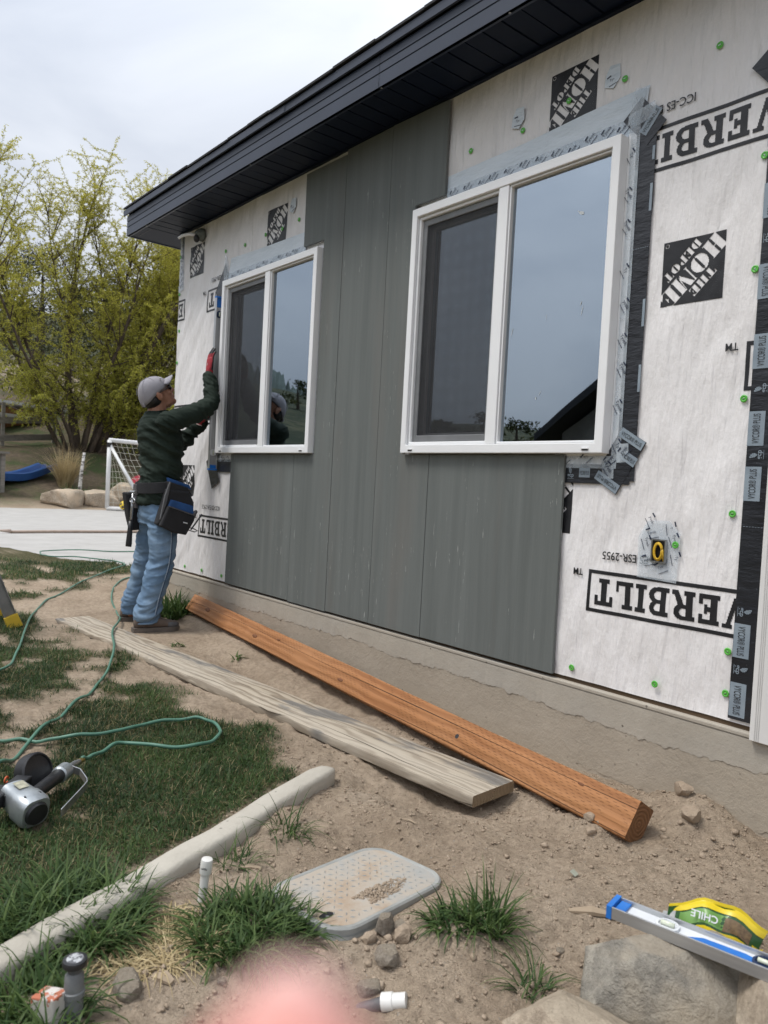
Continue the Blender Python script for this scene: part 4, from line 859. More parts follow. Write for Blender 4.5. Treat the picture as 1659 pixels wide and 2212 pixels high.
bq = NT('ball_yellow'); bq.set(.45, 0, .4); vo = bq.n('ShaderNodeTexVoronoi'); vo.inputs['Scale'].default_value = 9; bq.l(bq.tc.outputs['Object'], vo.inputs['Vector']); bq.col(bq.mix(bq.math('LESS_THAN', vo.outputs['Distance'], .36), (0.72, 0.52, 0.05), (0.10, 0.08, 0.05)))
m_ = MB(); m_.ell((0, 0, 0), .14, .14, .14, 24, 16); o = m_.build('ball', bq.m, None, smooth=True, loc=(-19.25, 4.78, -.125)); tag(o, 'yellow spotted ball inside the soccer goal', 'ball')
m_ = MB(); m_.lathe([(.02, .02), (.4, .0), (.52, .07), (.60, .20), (.57, .20), (.48, .10), (.1, .05)], 24); o = m_.build('saucer_sled', mat('red_plastic', (0.45, 0.05, 0.07), (0.32, 0.03, 0.05), 5, .4), None, smooth=True, loc=(-21.3, 6.35, .42)); o.rotation_euler = (.25, .2, 0); o.scale = (1, 1, 1); tag(o, 'red plastic saucer lying on the boulders behind the goal', 'sled')
BLD = [(-20.35, 3.62, .85, .95, .60, 1, 'flat topped tan boulder at the end of the lawn strip'), (-20.3, 4.50, .85, .72, .66, 2, 'squarish tan boulder with pale streaks beside the goal post'), (-20.4, 5.35, .95, .8, .75, 3, 'tan boulder behind the ball'), (-20.6, 6.3, 1.0, .9, .8, 4, 'reddish boulder behind the goal net'), (-21.2, 5.75, .9, .7, .5, 5, 'small pale boulder in the upper row'), (-21.4, 6.75, .95, .8, .55, 6, 'boulder under the red saucer'), (-20.6, 7.3, 1.1, .9, .8, 7, 'large boulder past the goal')]
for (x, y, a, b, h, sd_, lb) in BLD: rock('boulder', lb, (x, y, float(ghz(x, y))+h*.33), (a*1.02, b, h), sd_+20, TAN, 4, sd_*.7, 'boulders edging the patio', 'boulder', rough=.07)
# stake, ornamental grass, slide, bench, fence, shed, logs
bk_ = NT('birch_bark'); bk_.set(.8); bk_.col(bk_.ramp(bk_.noise(6, 4, .7, (1, 1, 4)), [(.42, (0.10, 0.09, 0.08)), (.5, (0.62, 0.60, 0.56))])); m_ = MB(); m_.tube([(0, 0, -.1), (.02, .02, .3), (0, .05, .7), (.02, .10, 1.25)], [.055, .048, .045, .035], 9); o = m_.build('birch_stake', bk_.m, None, smooth=True, loc=(-20.97, 4.15, float(ghz(-20.97, 4.15)))); tag(o, 'thin pale birch stake standing before the dry ornamental grass', 'stake')
tuft('ornamental_grass', 'tall tan dry ornamental grass clump under the willow', -22.0, 4.10, .18, .18, 600, 1.2, 'dry grass', STRAW, (.05, .7), .016)
tuft('grass_tuft', 'bright green grass clump at the foot of the birch stake', -20.95, 4.15, .5, .4, 500, .34, tint=(.5, .84), wid=.02)
BLUE = mat('blue_plastic', (0.02, 0.085, 0.26), (0.014, 0.06, 0.2), 3, .35); rings = []
for i in range(26):
    t = i/25; c = Vector((-21.3, 1.2, 0))*(1-t)+Vector((-23.0, 4.05, 0))*t; c.z = float(ghz(c.x, c.y))+.12+.10*math.sin(t*7.5); d = Vector((-1.7, 2.85, 0)).normalized(); n_ = Vector((d.y, -d.x, 0)); ring = []
    for a, h in ((-.32, .17), (-.30, .20), (-.25, .17), (-.22, .05), (0, .02), (.22, .05), (.25, .17), (.30, .20), (.32, .17), (.27, -.02), (0, -.05), (-.27, -.02)): ring.append(tuple(c+n_*a+Vector((0, 0, h*(.55 if i > 23 else 1)))))
    rings.append(ring)
m_ = MB(); m_.loft(rings); o = m_.build('play_slide', BLUE, None, auto=True); tag(o, 'wavy blue plastic slide lying on the mulch bank', 'slide')
GREYW = wood_mat('weathered_grey_wood', (0.27, 0.25, 0.22), (0.15, 0.14, 0.12), (1, .1, 1), .85); BROWNW = wood_mat('brown_stained_wood', (0.34, 0.17, 0.075), (0.20, 0.095, 0.045), (1, 1, .1), .8); METALR = mat('pale_metal_roof', (0.62, 0.63, 0.64), (0.5, 0.51, 0.52), 2, .4)
bn = empty('bench', (-21.44, 2.2, float(ghz(-21.44, 2.2)))); tag(bn, 'weathered plank bench at the foot of the fence', 'bench'); zb = 1.10-bn.location.z
for k in (-.14, .08): m_ = MB(); m_.box(-.1+k, .1+k, -1.2, .28, zb-.05, zb); m_.build('seat_plank', GREYW, bn)
for y in (-.95, .16): m_ = MB(); m_.box(-.07, .07, y-.05, y+.05, -.05, zb-.052); m_.build('leg', GREYW, bn)
fn = empty('fence', (-26, 4, float(ghz(-26, 4)))); tag(fn, 'grey two rail board fence in front of the brown shed', 'fence'); A_, B_ = Vector((-25.4, 1.6, 0)), Vector((-27.0, 5.25, 0))
for zl in (1.27, 1.83):
    m_ = MB(); d = (B_-A_).normalized(); n_ = Vector((d.y, -d.x, 0))*.02; p = [A_-n_, B_-n_, B_+n_, A_+n_]; zz = [zl+.05, zl+.43, zl+.43, zl+.05]
    m_.add([(q.x+26, q.y-4, z_-fn.location.z) for q, z_ in zip(p, zz)]+[(q.x+26, q.y-4, z_+.2-fn.location.z) for q, z_ in zip(p, zz)], [(0, 3, 2, 1), (4, 5, 6, 7), (0, 1, 5, 4), (1, 2, 6, 5), (2, 3, 7, 6), (3, 0, 4, 7)]); m_.build('rail', GREYW, fn)
for t in (.02, .5, .98): q = A_.lerp(B_, t); m_ = MB(); m_.box(q.x+26-.13, q.x+26-.03, q.y-4-.05, q.y-4+.05, -.7, 1.25+.4*t); m_.build('post', GREYW, fn)
sd_ = empty('shed', (-31, 4.5, 1.5)); tag(sd_, 'brown plank shed with two pale metal roof edges behind the fence', 'shed')
def shed(A, B, zt, depth, nm):
    A, B = Vector(A), Vector(B); d = (B-A).normalized(); n_ = Vector((-d.y, d.x, 0)) if d.x < 0 else Vector((d.y, -d.x, 0)); n_ = Vector((-abs(d.y), -d.x*(-1 if d.y*d.x < 0 else 1), 0)); n_ = Vector((-d.y, d.x, 0)); L = (B-A).length; n = int(L/.28)
    for i in range(n):
        a = A+d*(i*L/n); b = A+d*((i+1)*L/n-.012); pl = [a, b, b+n_*.05, a+n_*.05]; m_ = MB(); m_.add([(q.x+31, q.y-4.5, -1.0) for q in pl]+[(q.x+31, q.y-4.5, zt-1.5-.1) for q in pl], [(0, 3, 2, 1), (4, 5, 6, 7), (0, 1, 5, 4), (1, 2, 6, 5), (2, 3, 7, 6), (3, 0, 4, 7)]); m_.build('wall_plank', BROWNW, sd_)
    a, b = A-d*.3-n_*.35, B+d*.3-n_*.35; c, e = b+n_*depth, a+n_*depth; m_ = MB(); m_.add([(q.x+31, q.y-4.5, z_-1.5) for q, z_ in ((a, zt), (b, zt), (c, zt-.3), (e, zt-.3), (a, zt+.11), (b, zt+.11), (c, zt-.2), (e, zt-.2))], [(0, 3, 2, 1), (4, 5, 6, 7), (0, 1, 5, 4), (1, 2, 6, 5), (2, 3, 7, 6), (3, 0, 4, 7)]); m_.build('roof', METALR, sd_)
shed((-28.6, 1.5, 0), (-32.5, 7.0, 0), 3.02, 2.6, 'a'); shed((-27.6, 1.5, 0), (-30.0, 5.2, 0), 2.46, 1.0, 'b')
for i, (x, y, L, a) in enumerate([(-27.5, 9.2, 2.6, .5), (-27.3, 9.6, 2.2, .35), (-27.9, 9.0, 1.8, .9), (-26.6, 8.6, 1.7, .2)]):
    m_ = MB(); m_.tube([(0, 0, 0), (L*.5, .05, .06), (L, 0, .02)], [.16, .15, .12], 9); o = m_.build('log', GREYW, None, smooth=True, loc=(x, y, float(ghz(x, y))+.18)); o.rotation_euler = (0, .1, a+1.0); tag(o, 'weathered fallen log on the slope behind the goal', 'log', 'fallen logs on the slope')
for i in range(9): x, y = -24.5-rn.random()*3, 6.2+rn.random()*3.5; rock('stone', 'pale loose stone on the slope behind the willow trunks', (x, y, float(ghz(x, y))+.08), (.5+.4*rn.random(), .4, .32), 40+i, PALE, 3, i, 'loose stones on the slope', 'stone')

# ------------------------------------------------------------------ trees
BARK = mat('willow_bark', (0.115, 0.085, 0.06), (0.055, 0.042, 0.032), 14, .9, bump=.02, bscale=30, stretch=(1, 1, .25))
def m_leaf(name, stops, trans=.45):
    q = NT(name); q.set(.6, 0, .25); a = q.n('ShaderNodeAttribute'); a.attribute_name = 'tint'; c = q.ramp(a.outputs['Fac'], stops); q.col(c); t = q.n('ShaderNodeBsdfTranslucent'); q.l(c, t.inputs['Color']); mx = q.n('ShaderNodeMixShader'); mx.inputs[0].default_value = trans; q.l(q.b.outputs[0], mx.inputs[1]); q.l(t.outputs[0], mx.inputs[2]); q.l(mx.outputs[0], q.o.inputs['Surface']); return q.m
WLEAF = m_leaf('willow_spring_leaf', [(0, (0.20, 0.21, 0.035)), (.35, (0.40, 0.40, 0.065)), (.75, (0.58, 0.55, 0.11)), (1, (0.66, 0.61, 0.18))])
DLEAF = m_leaf('dark_evergreen_leaf', [(0, (0.020, 0.027, 0.010)), (.5, (0.06, 0.068, 0.022)), (1, (0.17, 0.16, 0.042))], .2)
def leaf_mesh(name, pos, dirs, L, Wd, tint, mtl, parent):
    n = len(pos); rng_ = np.random.default_rng(n); up_ = rng_.normal(0, 1, (n, 3)); s = np.cross(dirs, up_); s /= np.linalg.norm(s, axis=1, keepdims=True)+1e-9
    L = np.asarray(L)[:, None]; Wd = np.asarray(Wd)[:, None]; V = np.stack([pos, pos+dirs*L*.5+s*Wd*.5, pos+dirs*L, pos+dirs*L*.5-s*Wd*.5], 1).reshape(-1, 3)
    me = np_mesh(name, V, np.arange(4*n).reshape(n, 4), False); a = me.attributes.new('tint', 'FLOAT', 'POINT'); a.data.foreach_set('value', np.repeat(np.clip(tint, 0, 1), 4).astype(np.float32)); return link(name, me, parent, mtl)
def branch(rn_, p, d, L, n, grav, wob):
    pts = [p.copy()]; d = d.normalized()
    for i in range(n):
        d = (d+Vector((rn_.gauss(0, wob), rn_.gauss(0, wob), rn_.gauss(0, wob)))+Vector((0, 0, grav))).normalized(); p = p+d*(L/n); pts.append(p.copy())
    return pts, d
def willow():
    rn_ = random.Random(21); base = Vector((-25.7, 5.75, float(ghz(-25.7, 5.75))-.1)); t = empty('willow_tree', base); tag(t, 'large many stemmed willow with yellow green spring leaves', 'tree')
    tr = MB(); lb = MB(); tw = MB(); LP, LD, LT = [], [], []
    Zv = Vector((0, 0, 0))
    stems = [(-.35, .15), (.0, .28), (.42, .62), (.75, .95), (1.0, .55), (-.75, .55), (-1.1, .9), (.25, -.1), (-.15, -.35), (.62, .2), (-.55, -.05), (1.25, 1.0), (-1.3, .4), (.95, .1), (.55, .45), (1.15, .3), (1.4, .5), (.8, -.2), (1.05, .75), (.3, .5)]
    for i, (dy, dx) in enumerate(stems):
        off = Vector((rn_.uniform(-.3, .3), dy*.45, 0)); d = Vector((dx*.45, dy*.75+.14, 1.35)); L = rn_.uniform(7.6, 9.9)*(1-.04*abs(dy)-(.05 if dy < 0 else 0)); thick = rn_.uniform(.10, .18) if i < 5 else rn_.uniform(.05, .09)
        pts, _ = branch(rn_, off, d, L, 12, .03, .07); (tr if i < 3 else lb).tube(pts, [thick*(1-.92*(k/12)**.8)+.008 for k in range(13)], 8)
        for k in range(2, 13):
            for _r in range(rn_.choice((1, 2, 2))):
                p0 = pts[k]; a = rn_.uniform(0, 6.28); low = k < 5
                bd = Vector((math.cos(a), math.sin(a), rn_.uniform(.1, 1.0) if not low else rn_.uniform(-.25, .5))); bl = rn_.uniform(1.2, 3.0)*(1.0 if k < 10 else .62)
                bp, _ = branch(rn_, p0, bd+(pts[min(k+1, 12)]-pts[k-1]).normalized()*.8, bl, 6, .10 if not low else -.02, .14); lb.tube(bp, [max(.026*(1-q/6.5), .005) for q in range(7)], 5, False)
                for q in range(1, 7):
                    for _s in range(rn_.choice((2, 2, 3))):
                        a2 = rn_.uniform(0, 6.28); td = Vector((math.cos(a2)*.7, math.sin(a2)*.7, rn_.uniform(.3, 1.4) if not low else rn_.uniform(-.8, .4))); tl = rn_.uniform(.45, 1.05); tp, _ = branch(rn_, bp[q], td, tl, 5, -.10 if k > 4 else -.22, .12); tw.tube(tp, [.006, .005, .0045, .004, .003, .003], 3, False)
                        nl = int(tl*58)
                        for z_ in range(nl):
                            f_ = (z_+rn_.random())/nl*5; e_ = min(int(f_), 4); pp = tp[e_].lerp(tp[e_+1], f_-e_); dd = Vector((rn_.gauss(0, 1), rn_.gauss(0, 1), rn_.gauss(.1, .7))).normalized(); LP.append(pp); LD.append(dd); LT.append(.25+.05*k+rn_.gauss(0, .16))
    tr.build('trunk', BARK, t, smooth=True); lb.build('limbs', BARK, t, smooth=True); tw.build('twigs', BARK, t)
    n = len(LP); r_ = np.random.default_rng(8); leaf_mesh('crown', np.array(LP), np.array(LD), r_.uniform(.06, .105, n), r_.uniform(.020, .036, n), np.array(LT), WLEAF, t); print('willow leaves', n)
willow()
def bushy(name, label, x, y, h, w, n, seed, mtl, tint, group=None, leaf=(.09, .18), trunk=True):
    rn_ = random.Random(seed); r_ = np.random.default_rng(seed); z0 = float(ghz(x, y)); t = empty(name, (x, y, z0-.1)); tag(t, label, 'tree', group); m_ = MB(); m_.tube([(0, 0, 0), (.05, .05, h*.5), (0, 0, h*.9)], [.12*w*.4, .08*w*.4, .02], 7)
    for i in range(16): a = rn_.uniform(0, 6.28); q = rn_.uniform(.12, .8); m_.tube([(0, 0, h*q), (math.cos(a)*w*.45*(1.1-q), math.sin(a)*w*.45*(1.1-q), h*(q+.1))], [.03, .008], 5)
    m_.build('trunk', BARK, t)
    nc = max(12, n//120); P_, T_ = [], []
    for i in range(nc):
        q = r_.uniform(.05, 1); a = r_.uniform(0, 6.28); rad = w/2*(1-q**1.7)**.5*r_.uniform(.55, 1.05); c = np.array([rad*math.cos(a), rad*math.sin(a), h*q]); k = n//nc; P_.append(c+r_.normal(0, 1, (k, 3))*np.array([w*.085, w*.085, h*.04])); T_.append(np.full(k, r_.uniform(.1, .8))+r_.normal(0, .15, k))
    P_ = np.concatenate(P_); T_ = np.concatenate(T_)*tint; D_ = r_.normal(0, 1, P_.shape); D_ /= np.linalg.norm(D_, axis=1, keepdims=True); leaf_mesh('crown', P_, D_, r_.uniform(leaf[0], leaf[1], len(P_)), r_.uniform(leaf[0]*.35, leaf[1]*.45, len(P_)), T_, mtl, t)
bushy('evergreen_tree', 'tall dark evergreen crowded behind the willow near the house corner', -28.5, 10.2, 7.6, 4.2, 14000, 3, DLEAF, 1.1); bushy('evergreen_tree', 'broad dark evergreen low behind the willow trunks', -31, 8.6, 5.6, 5.0, 13000, 4, DLEAF, 1.0); bushy('evergreen_tree', 'dark evergreen hugging the house side of the willow', -26.0, 11.6, 7.0, 3.6, 12000, 5, DLEAF, 1.2); bushy('evergreen_tree', 'olive green evergreen behind the shed roof', -36, 7.0, 6.5, 4.5, 9000, 6, DLEAF, .9)
for i in range(10):
    a = R_(150+2.6*i+rn.uniform(-1, 1)); d = rn.uniform(48, 110); x, y = d*math.cos(a), -2.5+d*math.sin(a); bushy('hillside_tree', 'small scrubby tree on the brown hillside', x, y, rn.uniform(3, 5.5), rn.uniform(3.5, 6), 1800, 50+i, DLEAF, .8, 'scrub trees on the hillside', (.25, .5))
for i in range(12):
    a = R_(-154+3.4*i+rn.uniform(-1, 1)); d = rn.uniform(70, 130); x, y = d*math.cos(a), 2.5+d*math.sin(a); bushy('hillside_tree', 'small scrubby tree on the brown hillside', x, y, rn.uniform(2.5, 4.5), rn.uniform(3.5, 6), 900, 70+i, DLEAF, .8, 'scrub trees on the hillside', (.3, .6))
# neighbour's house, seen mirrored in the large window
nh = empty('neighbour_house', (-9.2, -21, float(ghz(-9.2, -21)))); tag(nh, 'dark gabled house mirrored in the large window', 'house'); zg = nh.location.z; STUC = mat('dark_stucco', (0.16, 0.15, 0.135), (0.11, 0.105, 0.095), 2, .9)
m_ = MB(); m_.prism([(-5.0, -.6), (5.0, -.6), (5.0, 2.6-zg), (0, 6.0-zg), (-5.0, 2.6-zg)], 5.0, -6); m_.build('wall', STUC, nh)
for s in (-1, 1): m_ = MB(); m_.add([(s*5.6, 5.6, 2.32-zg), (0, 5.6, 6.2-zg), (0, -6.6, 6.2-zg), (s*5.6, -6.6, 2.32-zg), (s*5.6, 5.6, 2.55-zg), (0, 5.6, 6.43-zg), (0, -6.6, 6.43-zg), (s*5.6, -6.6, 2.55-zg)], [(0, 1, 2, 3), (4, 5, 6, 7), (0, 1, 5, 4), (2, 3, 7, 6), (0, 3, 7, 4)]); m_.build('roof', SHING, nh)
for (x, z_) in ((-2.6, 1.6), (2.2, 1.6), (0, 4.0)): m_ = MB(); m_.box(x-.6, x+.6, 4.98, 5.03, z_-.6-zg, z_+.6-zg); wdw = m_.build('window', VINYL, nh); m_ = MB(); m_.box(x-.52, x+.52, 5.032, 5.045, z_-.52-zg, z_+.52-zg); m_.build('pane', GLASS, wdw)
# ------------------------------------------------------------------ yard objects
def gz(x, y): return float(ghz(x, y))
def frame_obj(o, origin, ex, ey):
    ex = Vector(ex).normalized(); ey = Vector(ey); ez = ex.cross(ey).normalized(); ey = ez.cross(ex)
    o.matrix_world = Matrix(((ex.x, ey.x, ez.x, origin[0]), (ex.y, ey.y, ez.y, origin[1]), (ex.z, ey.z, ez.z, origin[2]), (0, 0, 0, 1))); return o
def board_mat(name, light, dark, streak, gscale, dist, rough, incise=False, patch=None, end=False):
    q = NT(name); q.set(rough, 0, .25); sp_ = q.n('ShaderNodeSeparateXYZ'); q.l(q.tc.outputs['Object'], sp_.inputs[0]); X, Y, Z = sp_.outputs
    mp_ = q.n('ShaderNodeMapping'); mp_.inputs['Scale'].default_value = (.22, 1, 1) if not end else (1, 1, 1); q.l(q.tc.outputs['Object'], mp_.inputs[0])
    w = q.n('ShaderNodeTexWave', wave_type='RINGS' if end else 'BANDS', bands_direction='Y') if not end else q.n('ShaderNodeTexWave', wave_type='RINGS', rings_direction='X')
    w.inputs['Scale'].default_value = gscale; w.inputs['Distortion'].default_value = dist; w.inputs['Detail'].default_value = 3; w.inputs['Detail Scale'].default_value = 1.1; w.inputs['Detail Roughness'].default_value = .55; q.l(mp_.outputs[0], w.inputs['Vector'])
    c = q.ramp(w.outputs['Fac'], [(0.15, dark), (.55, light), (.9, tuple(x*1.08 for x in light))]); c = q.mix(q.ramp(q.noise(2.3, 5, .6, (.5, 1.6, 1)), [(.38, (.6,)*3), (.62, (0, 0, 0))]), c, streak)
    fib = q.noise(190, 3, .6, (.02, 1, 1)); c = q.mix(q.math('MULTIPLY', fib, .35), c, tuple(x*.5 for x in dark))
    if patch: c = q.mix(q.ramp(q.noise(2.6, 4, .65, (.55, 2.2, 1)), [(.56, (0, 0, 0)), (.63, (.85,)*3)]), c, patch)
    q.bump(w.outputs['Fac'], .0022); q.bump(fib, .0016)
    if not end:   # drying checks along the grain
        ck = q.math('LESS_THAN', q.math('ABSOLUTE', q.math('SUBTRACT', q.noise(7.0, 2, .4, (.03, 1, 1)), .5)), .0035); c = q.mix(q.math('MULTIPLY', ck, .85), c, tuple(x*.12 for x in dark)); q.bump(q.math('SUBTRACT', 1, ck), .003)
    if incise:
        row = q.math('FLOOR', q.math('DIVIDE', Y, .0085)); fx = q.math('FRACT', q.math('ADD', q.math('DIVIDE', X, .034), q.math('MULTIPLY', row, .37))); fy = q.math('FRACT', q.math('DIVIDE', Y, .0085))
        inc = q.math('MULTIPLY', q.math('MULTIPLY', q.math('LESS_THAN', fx, .42), q.math('LESS_THAN', fy, .20)), q.math('GREATER_THAN', q.noise(5, 3, .6), .44)); c = q.mix(q.math('MULTIPLY', inc, .42), c, (.10, .045, .018)); q.bump(q.math('SUBTRACT', 1, inc), .002)
    q.col(c); return q.m
TIMB = board_mat('orange_treated_wood', (0.41, 0.182, 0.072), (0.31, 0.128, 0.047), (0.45, 0.225, 0.10), 8, 6.0, .6, True); TIMBE = board_mat('timber_end_grain', (0.27, 0.135, 0.065), (0.20, 0.095, 0.045), (0.22, 0.11, 0.05), 24, 3.0, .8, end=True)
GREYP = board_mat('weathered_plank_wood', (0.47, 0.405, 0.315), (0.28, 0.228, 0.168), (0.53, 0.475, 0.395), 8, 13.0, .82, False, (0.17, 0.165, 0.155)); GREYPE = board_mat('plank_end_grain', (0.36, 0.28, 0.18), (0.22, 0.16, 0.10), (0.30, 0.23, 0.15), 40, 2, .85, end=True)
def beam(name, L, w, t, mf, me_, label, cat, origin, ex, ey, nb=60, wav=.0015):
    m_ = MB(); rings = []; hw = [(-w/2, -t/2), (w/2, -t/2), (w/2, t/2), (-w/2, t/2)]; b = .006; prof = []
    for (y, z) in hw:
        sy, sz = (1 if y > 0 else -1), (1 if z > 0 else -1); A = (y-sy*b, z); B = (y-sy*b*.3, z-sz*b*.3); D = (y, z-sz*b); prof += ([A, B, D] if (sy*sz < 0) == False else [D, B, A]) if True else []
    prof = sorted(prof, key=lambda p: math.atan2(p[1]/t, p[0]/w))
    for i in range(nb+1):
        x = L*i/nb; j = 1 if 0 < i < nb else .985; rings.append([(x, y*j+wav*math.sin(x*2.1)+random.uniform(-.0005, .0005), z*j+wav*math.sin(x*1.3+1)) for y, z in prof])
    n = len(prof); vs_ = [p for r_ in rings for p in r_]; m_.add(vs_, [(i*n+k, i*n+(k+1) % n, (i+1)*n+(k+1) % n, (i+1)*n+k) for i in range(nb) for k in range(n)]); m_.cur = 1; m_.f += [tuple(range(n-1, -1, -1)), tuple(range(nb*n, nb*n+n))]; m_.mi += [1, 1]
    o = m_.build(name, [mf, me_], None, auto=True); frame_obj(o, origin, ex, ey); return tag(o, label, cat)
Ln, Lf = Vector((-1.255, -.44, -.302)), Vector((-5.08, -.11, -.222)); axd = (Lf-Ln); wd_ = Vector((0, .545, .838)); td = Vector((0, .838, -.545)); w_t, t_t = .126, .086
org = Ln+wd_*w_t/2+td*t_t/2
timber = beam('timber', axd.length, w_t, t_t, TIMB, TIMBE, 'orange pressure treated timber lying on edge along the foundation', 'timber', org, axd, -wd_)
# bolt hole and knots
def on_timber(x, y): return timber.matrix_world @ Vector((x, y, -t_t/2)), timber.matrix_world.to_3x3()
zs_ = 1 if (timber.matrix_world.to_3x3() @ Vector((0, 0, 1))).dot(td) < 0 else -1
KN = mat('dark_knot', (0.22, 0.085, 0.032), (0.12, 0.045, 0.017), 60, .7)
m_ = MB(); m_.lathe([(.010, -.001), (.0095, .0006), (.004, .0004)], 14); o = m_.build('bolt_hole', BLACKPL, timber); o.location = (.83, .012, zs_*(t_t/2+.0012)); 
for i, (x, y, r_) in enumerate([(1.72, .02, .014), (2.72, .015, .017), (3.50, .0, .022), (.22, -.03, .009), (2.45, -.025, .010)]):
    m_ = MB(); m_.lathe([(r_, -.002), (r_*.9, .0005), (r_*.45, .0012), (.001, .0006)], 16); o = m_.build('knot', KN, timber, smooth=True); o.location = (x, y, zs_*(t_t/2+.0009)); o.scale = (1.9, .62, 1)
pn = [Vector((-1.722, -.42, -.280)), Vector((-1.700, -.645, -.280))]; pf = [Vector((-5.41, -.695, -.280)), Vector((-5.31, -.925, -.280))]; mn, mf_ = (pn[0]+pn[1])/2, (pf[0]+pf[1])/2
plank = beam('plank', (mf_-mn).length, .232, .040, GREYP, GREYPE, 'weathered grey scaffold plank lying flat on the dirt', 'plank', mn-Vector((0, 0, .021)), mf_-mn, (0, -1, 0), 70, .0012)
SPLINT = MB(); SPLINT.add([(0, 0, 0), (.10, .004, .004), (.20, .006, 0), (.1, .02, .002)], [(0, 1, 2, 3)]); o = SPLINT.build('splinter', GREYP, plank); o.location = (1.05, .112, .021)
# concrete curb
rings = []; CS = [Vector((c[0], c[1], 0)) for c in CURB]; pts = []
for i in range(len(CS)-1):
    for k in range(8): pts.append(CS[i].lerp(CS[i+1], k/8))
pts.append(CS[-1])
pts = [Vector((-2.195, -.885, 0)), Vector((-2.185, -.91, 0))]+pts
for i, p in enumerate(pts):
    d = (pts[min(i+3, len(pts)-1)]-pts[max(i-3, 0)]).normalized(); n_ = Vector((d.y, -d.x, 0)); z_ = -.278+.002*math.sin(i*.35)-.012*(i > 45)*(i-45)/40; k = [.55, .85][i] if i < 2 else 1
    rings.append([tuple(p+n_*a*k*(1+.02*math.sin(i*.9+j))+Vector((0, 0, z_+h*k-(1-k)*.03+random.uniform(-.0006, .0006)))) for j, (a, h) in enumerate(((-.052, -.12), (-.052, -.016), (-.047, -.004), (-.036, .0), (-.012, .001), (.014, -.001), (.030, -.008), (.042, -.028), (.052, -.065), (.058, -.12)))])
m_ = MB(); m_.loft(rings); o = m_.build('lawn_curb', concrete_mat('curb_concrete', (0.55, 0.515, 0.445), (0.42, 0.385, 0.325), .6, .005), None, smooth=True); tag(o, 'pale rounded concrete curb edging the lawn', 'curb')
# valve box
LIDM = NT('dusty_plastic_lid'); LIDM.set(.75, 0, .3); LIDM.col(LIDM.ramp(LIDM.noise(7, 7, .65), [(.36, (0.38, 0.29, 0.21)), (.50, (0.43, 0.375, 0.31)), (.66, (0.36, 0.355, 0.335))])); LIDM.bump(LIDM.noise(120, 3), .0015); LIDM = LIDM.m; RIMM = mat('blue_grey_rim', (0.36, 0.365, 0.345), (0.27, 0.275, 0.26), 14, .6)
vb = empty('valve_box', (LIDC.x, LIDC.y, -.356)); vb.rotation_euler = (R_(-1.5), R_(2.0), LIDA); tag(vb, 'dusty grey plastic irrigation valve box lid set in the dirt', 'valve box')
def rr(a, b, r_, n=7): return [(sx_*(a-r_)+r_*math.cos(t), sy_*(b-r_)+r_*math.sin(t)) for (sx_, sy_, t0_) in ((1, 1, 0), (-1, 1, 90), (-1, -1, 180), (1, -1, 270)) for t in [R_(t0_+90*k/n) for k in range(n+1)]]
a_, b_ = .212, .140
m_ = MB(); 
R1 = [rr(a_+.006, b_+.006, .075), rr(a_+.006, b_+.006, .075), rr(a_+.002, b_+.002, .072), rr(a_-.006, b_-.006, .066), rr(a_-.009, b_-.009, .063)]; Zs = (-.012, .026, .0305, .0305, .0285)
m_.loft([[(x, y, z_) for x, y in r_] for r_, z_ in zip(R1, Zs)], True, False); m_.build('lid_rim', RIMM, vb, smooth=False, auto=True)
m_ = MB(); P1 = rr(a_-.0088, b_-.0088, .063); m_.add([(x, y, .0288) for x, y in P1], [tuple(range(len(P1)))]); m_.build('lid', LIDM, vb)
m_ = MB(); P1 = [rr(a_+.010, b_+.010, .078), rr(a_+.016, b_+.016, .08)]; m_.loft([[(x, y, -.06) for x, y in P1[1]], [(x, y, .012) for x, y in P1[0]]], True, False); m_.build('box_wall', RIMM, vb, auto=True)
m_ = MB(); rn3 = random.Random(4)
for i in range(17):
    for j in range(11):
        x, y = -.176+i*.022, -.108+j*.0216
        if abs(x) > .165 and abs(y) > .085: continue
        if x < -.15 and abs(y) < .05: continue
        if .35*((x-.0)/.07)**2+((y+.062)/.045)**2 < 1: continue
        a = R_(45 if (i+j) % 2 else -45); c, s = math.cos(a), math.sin(a); m_.add([(x+u_*c-v_*s, y+u_*s+v_*c, z_) for u_, v_, z_ in ((-.0085, 0, .0289), (0, -.0022, .0289), (.0085, 0, .0289), (0, .0022, .0289), (0, 0, .0318))], [(0, 1, 4), (1, 2, 4), (2, 3, 4), (3, 0, 4)])
o = m_.build('tread_pattern', RIMM, vb); tag(o, kind='stuff')
m_ = MB(); m_.add([(-.175+.022*math.cos(t), -.06+.012*math.sin(t), .0296) for t in np.linspace(0, 6.28, 16)[:-1]], [tuple(range(15))]); m_.build('finger_hole', BLACKPL, vb)
n_ = 500; a = rg2.uniform(0, 6.28, n_); q = rg2.random(n_)**.6; Vd = []; Fd = []; m_ = MB(); nr = 26
for i in range(nr):   # thin heap of dirt on the lid
    pass
pts_h = [[(.02+.085*(k/7)*math.cos(t)*(1+.25*math.sin(3*t+1)), -.070+.042*(k/7)*math.sin(t)*(1+.2*math.cos(2*t)), .0289+.007*(1-(k/7)**2)*(1+.3*math.sin(9*t+k))) for t in np.linspace(0, 6.2832, 25)[:-1]] for k in range(1, 8)]; 
q = rg2.random(700)**.55; a = rg2.uniform(0, 6.28, 700); hx = .015+.085*q*np.cos(a)*(1+.3*np.sin(3*a+1)); hy = -.066+.040*q*np.sin(a)*(1+.25*np.cos(2*a)); hs = .0015*(4.0)**(rg2.random(700)**2)
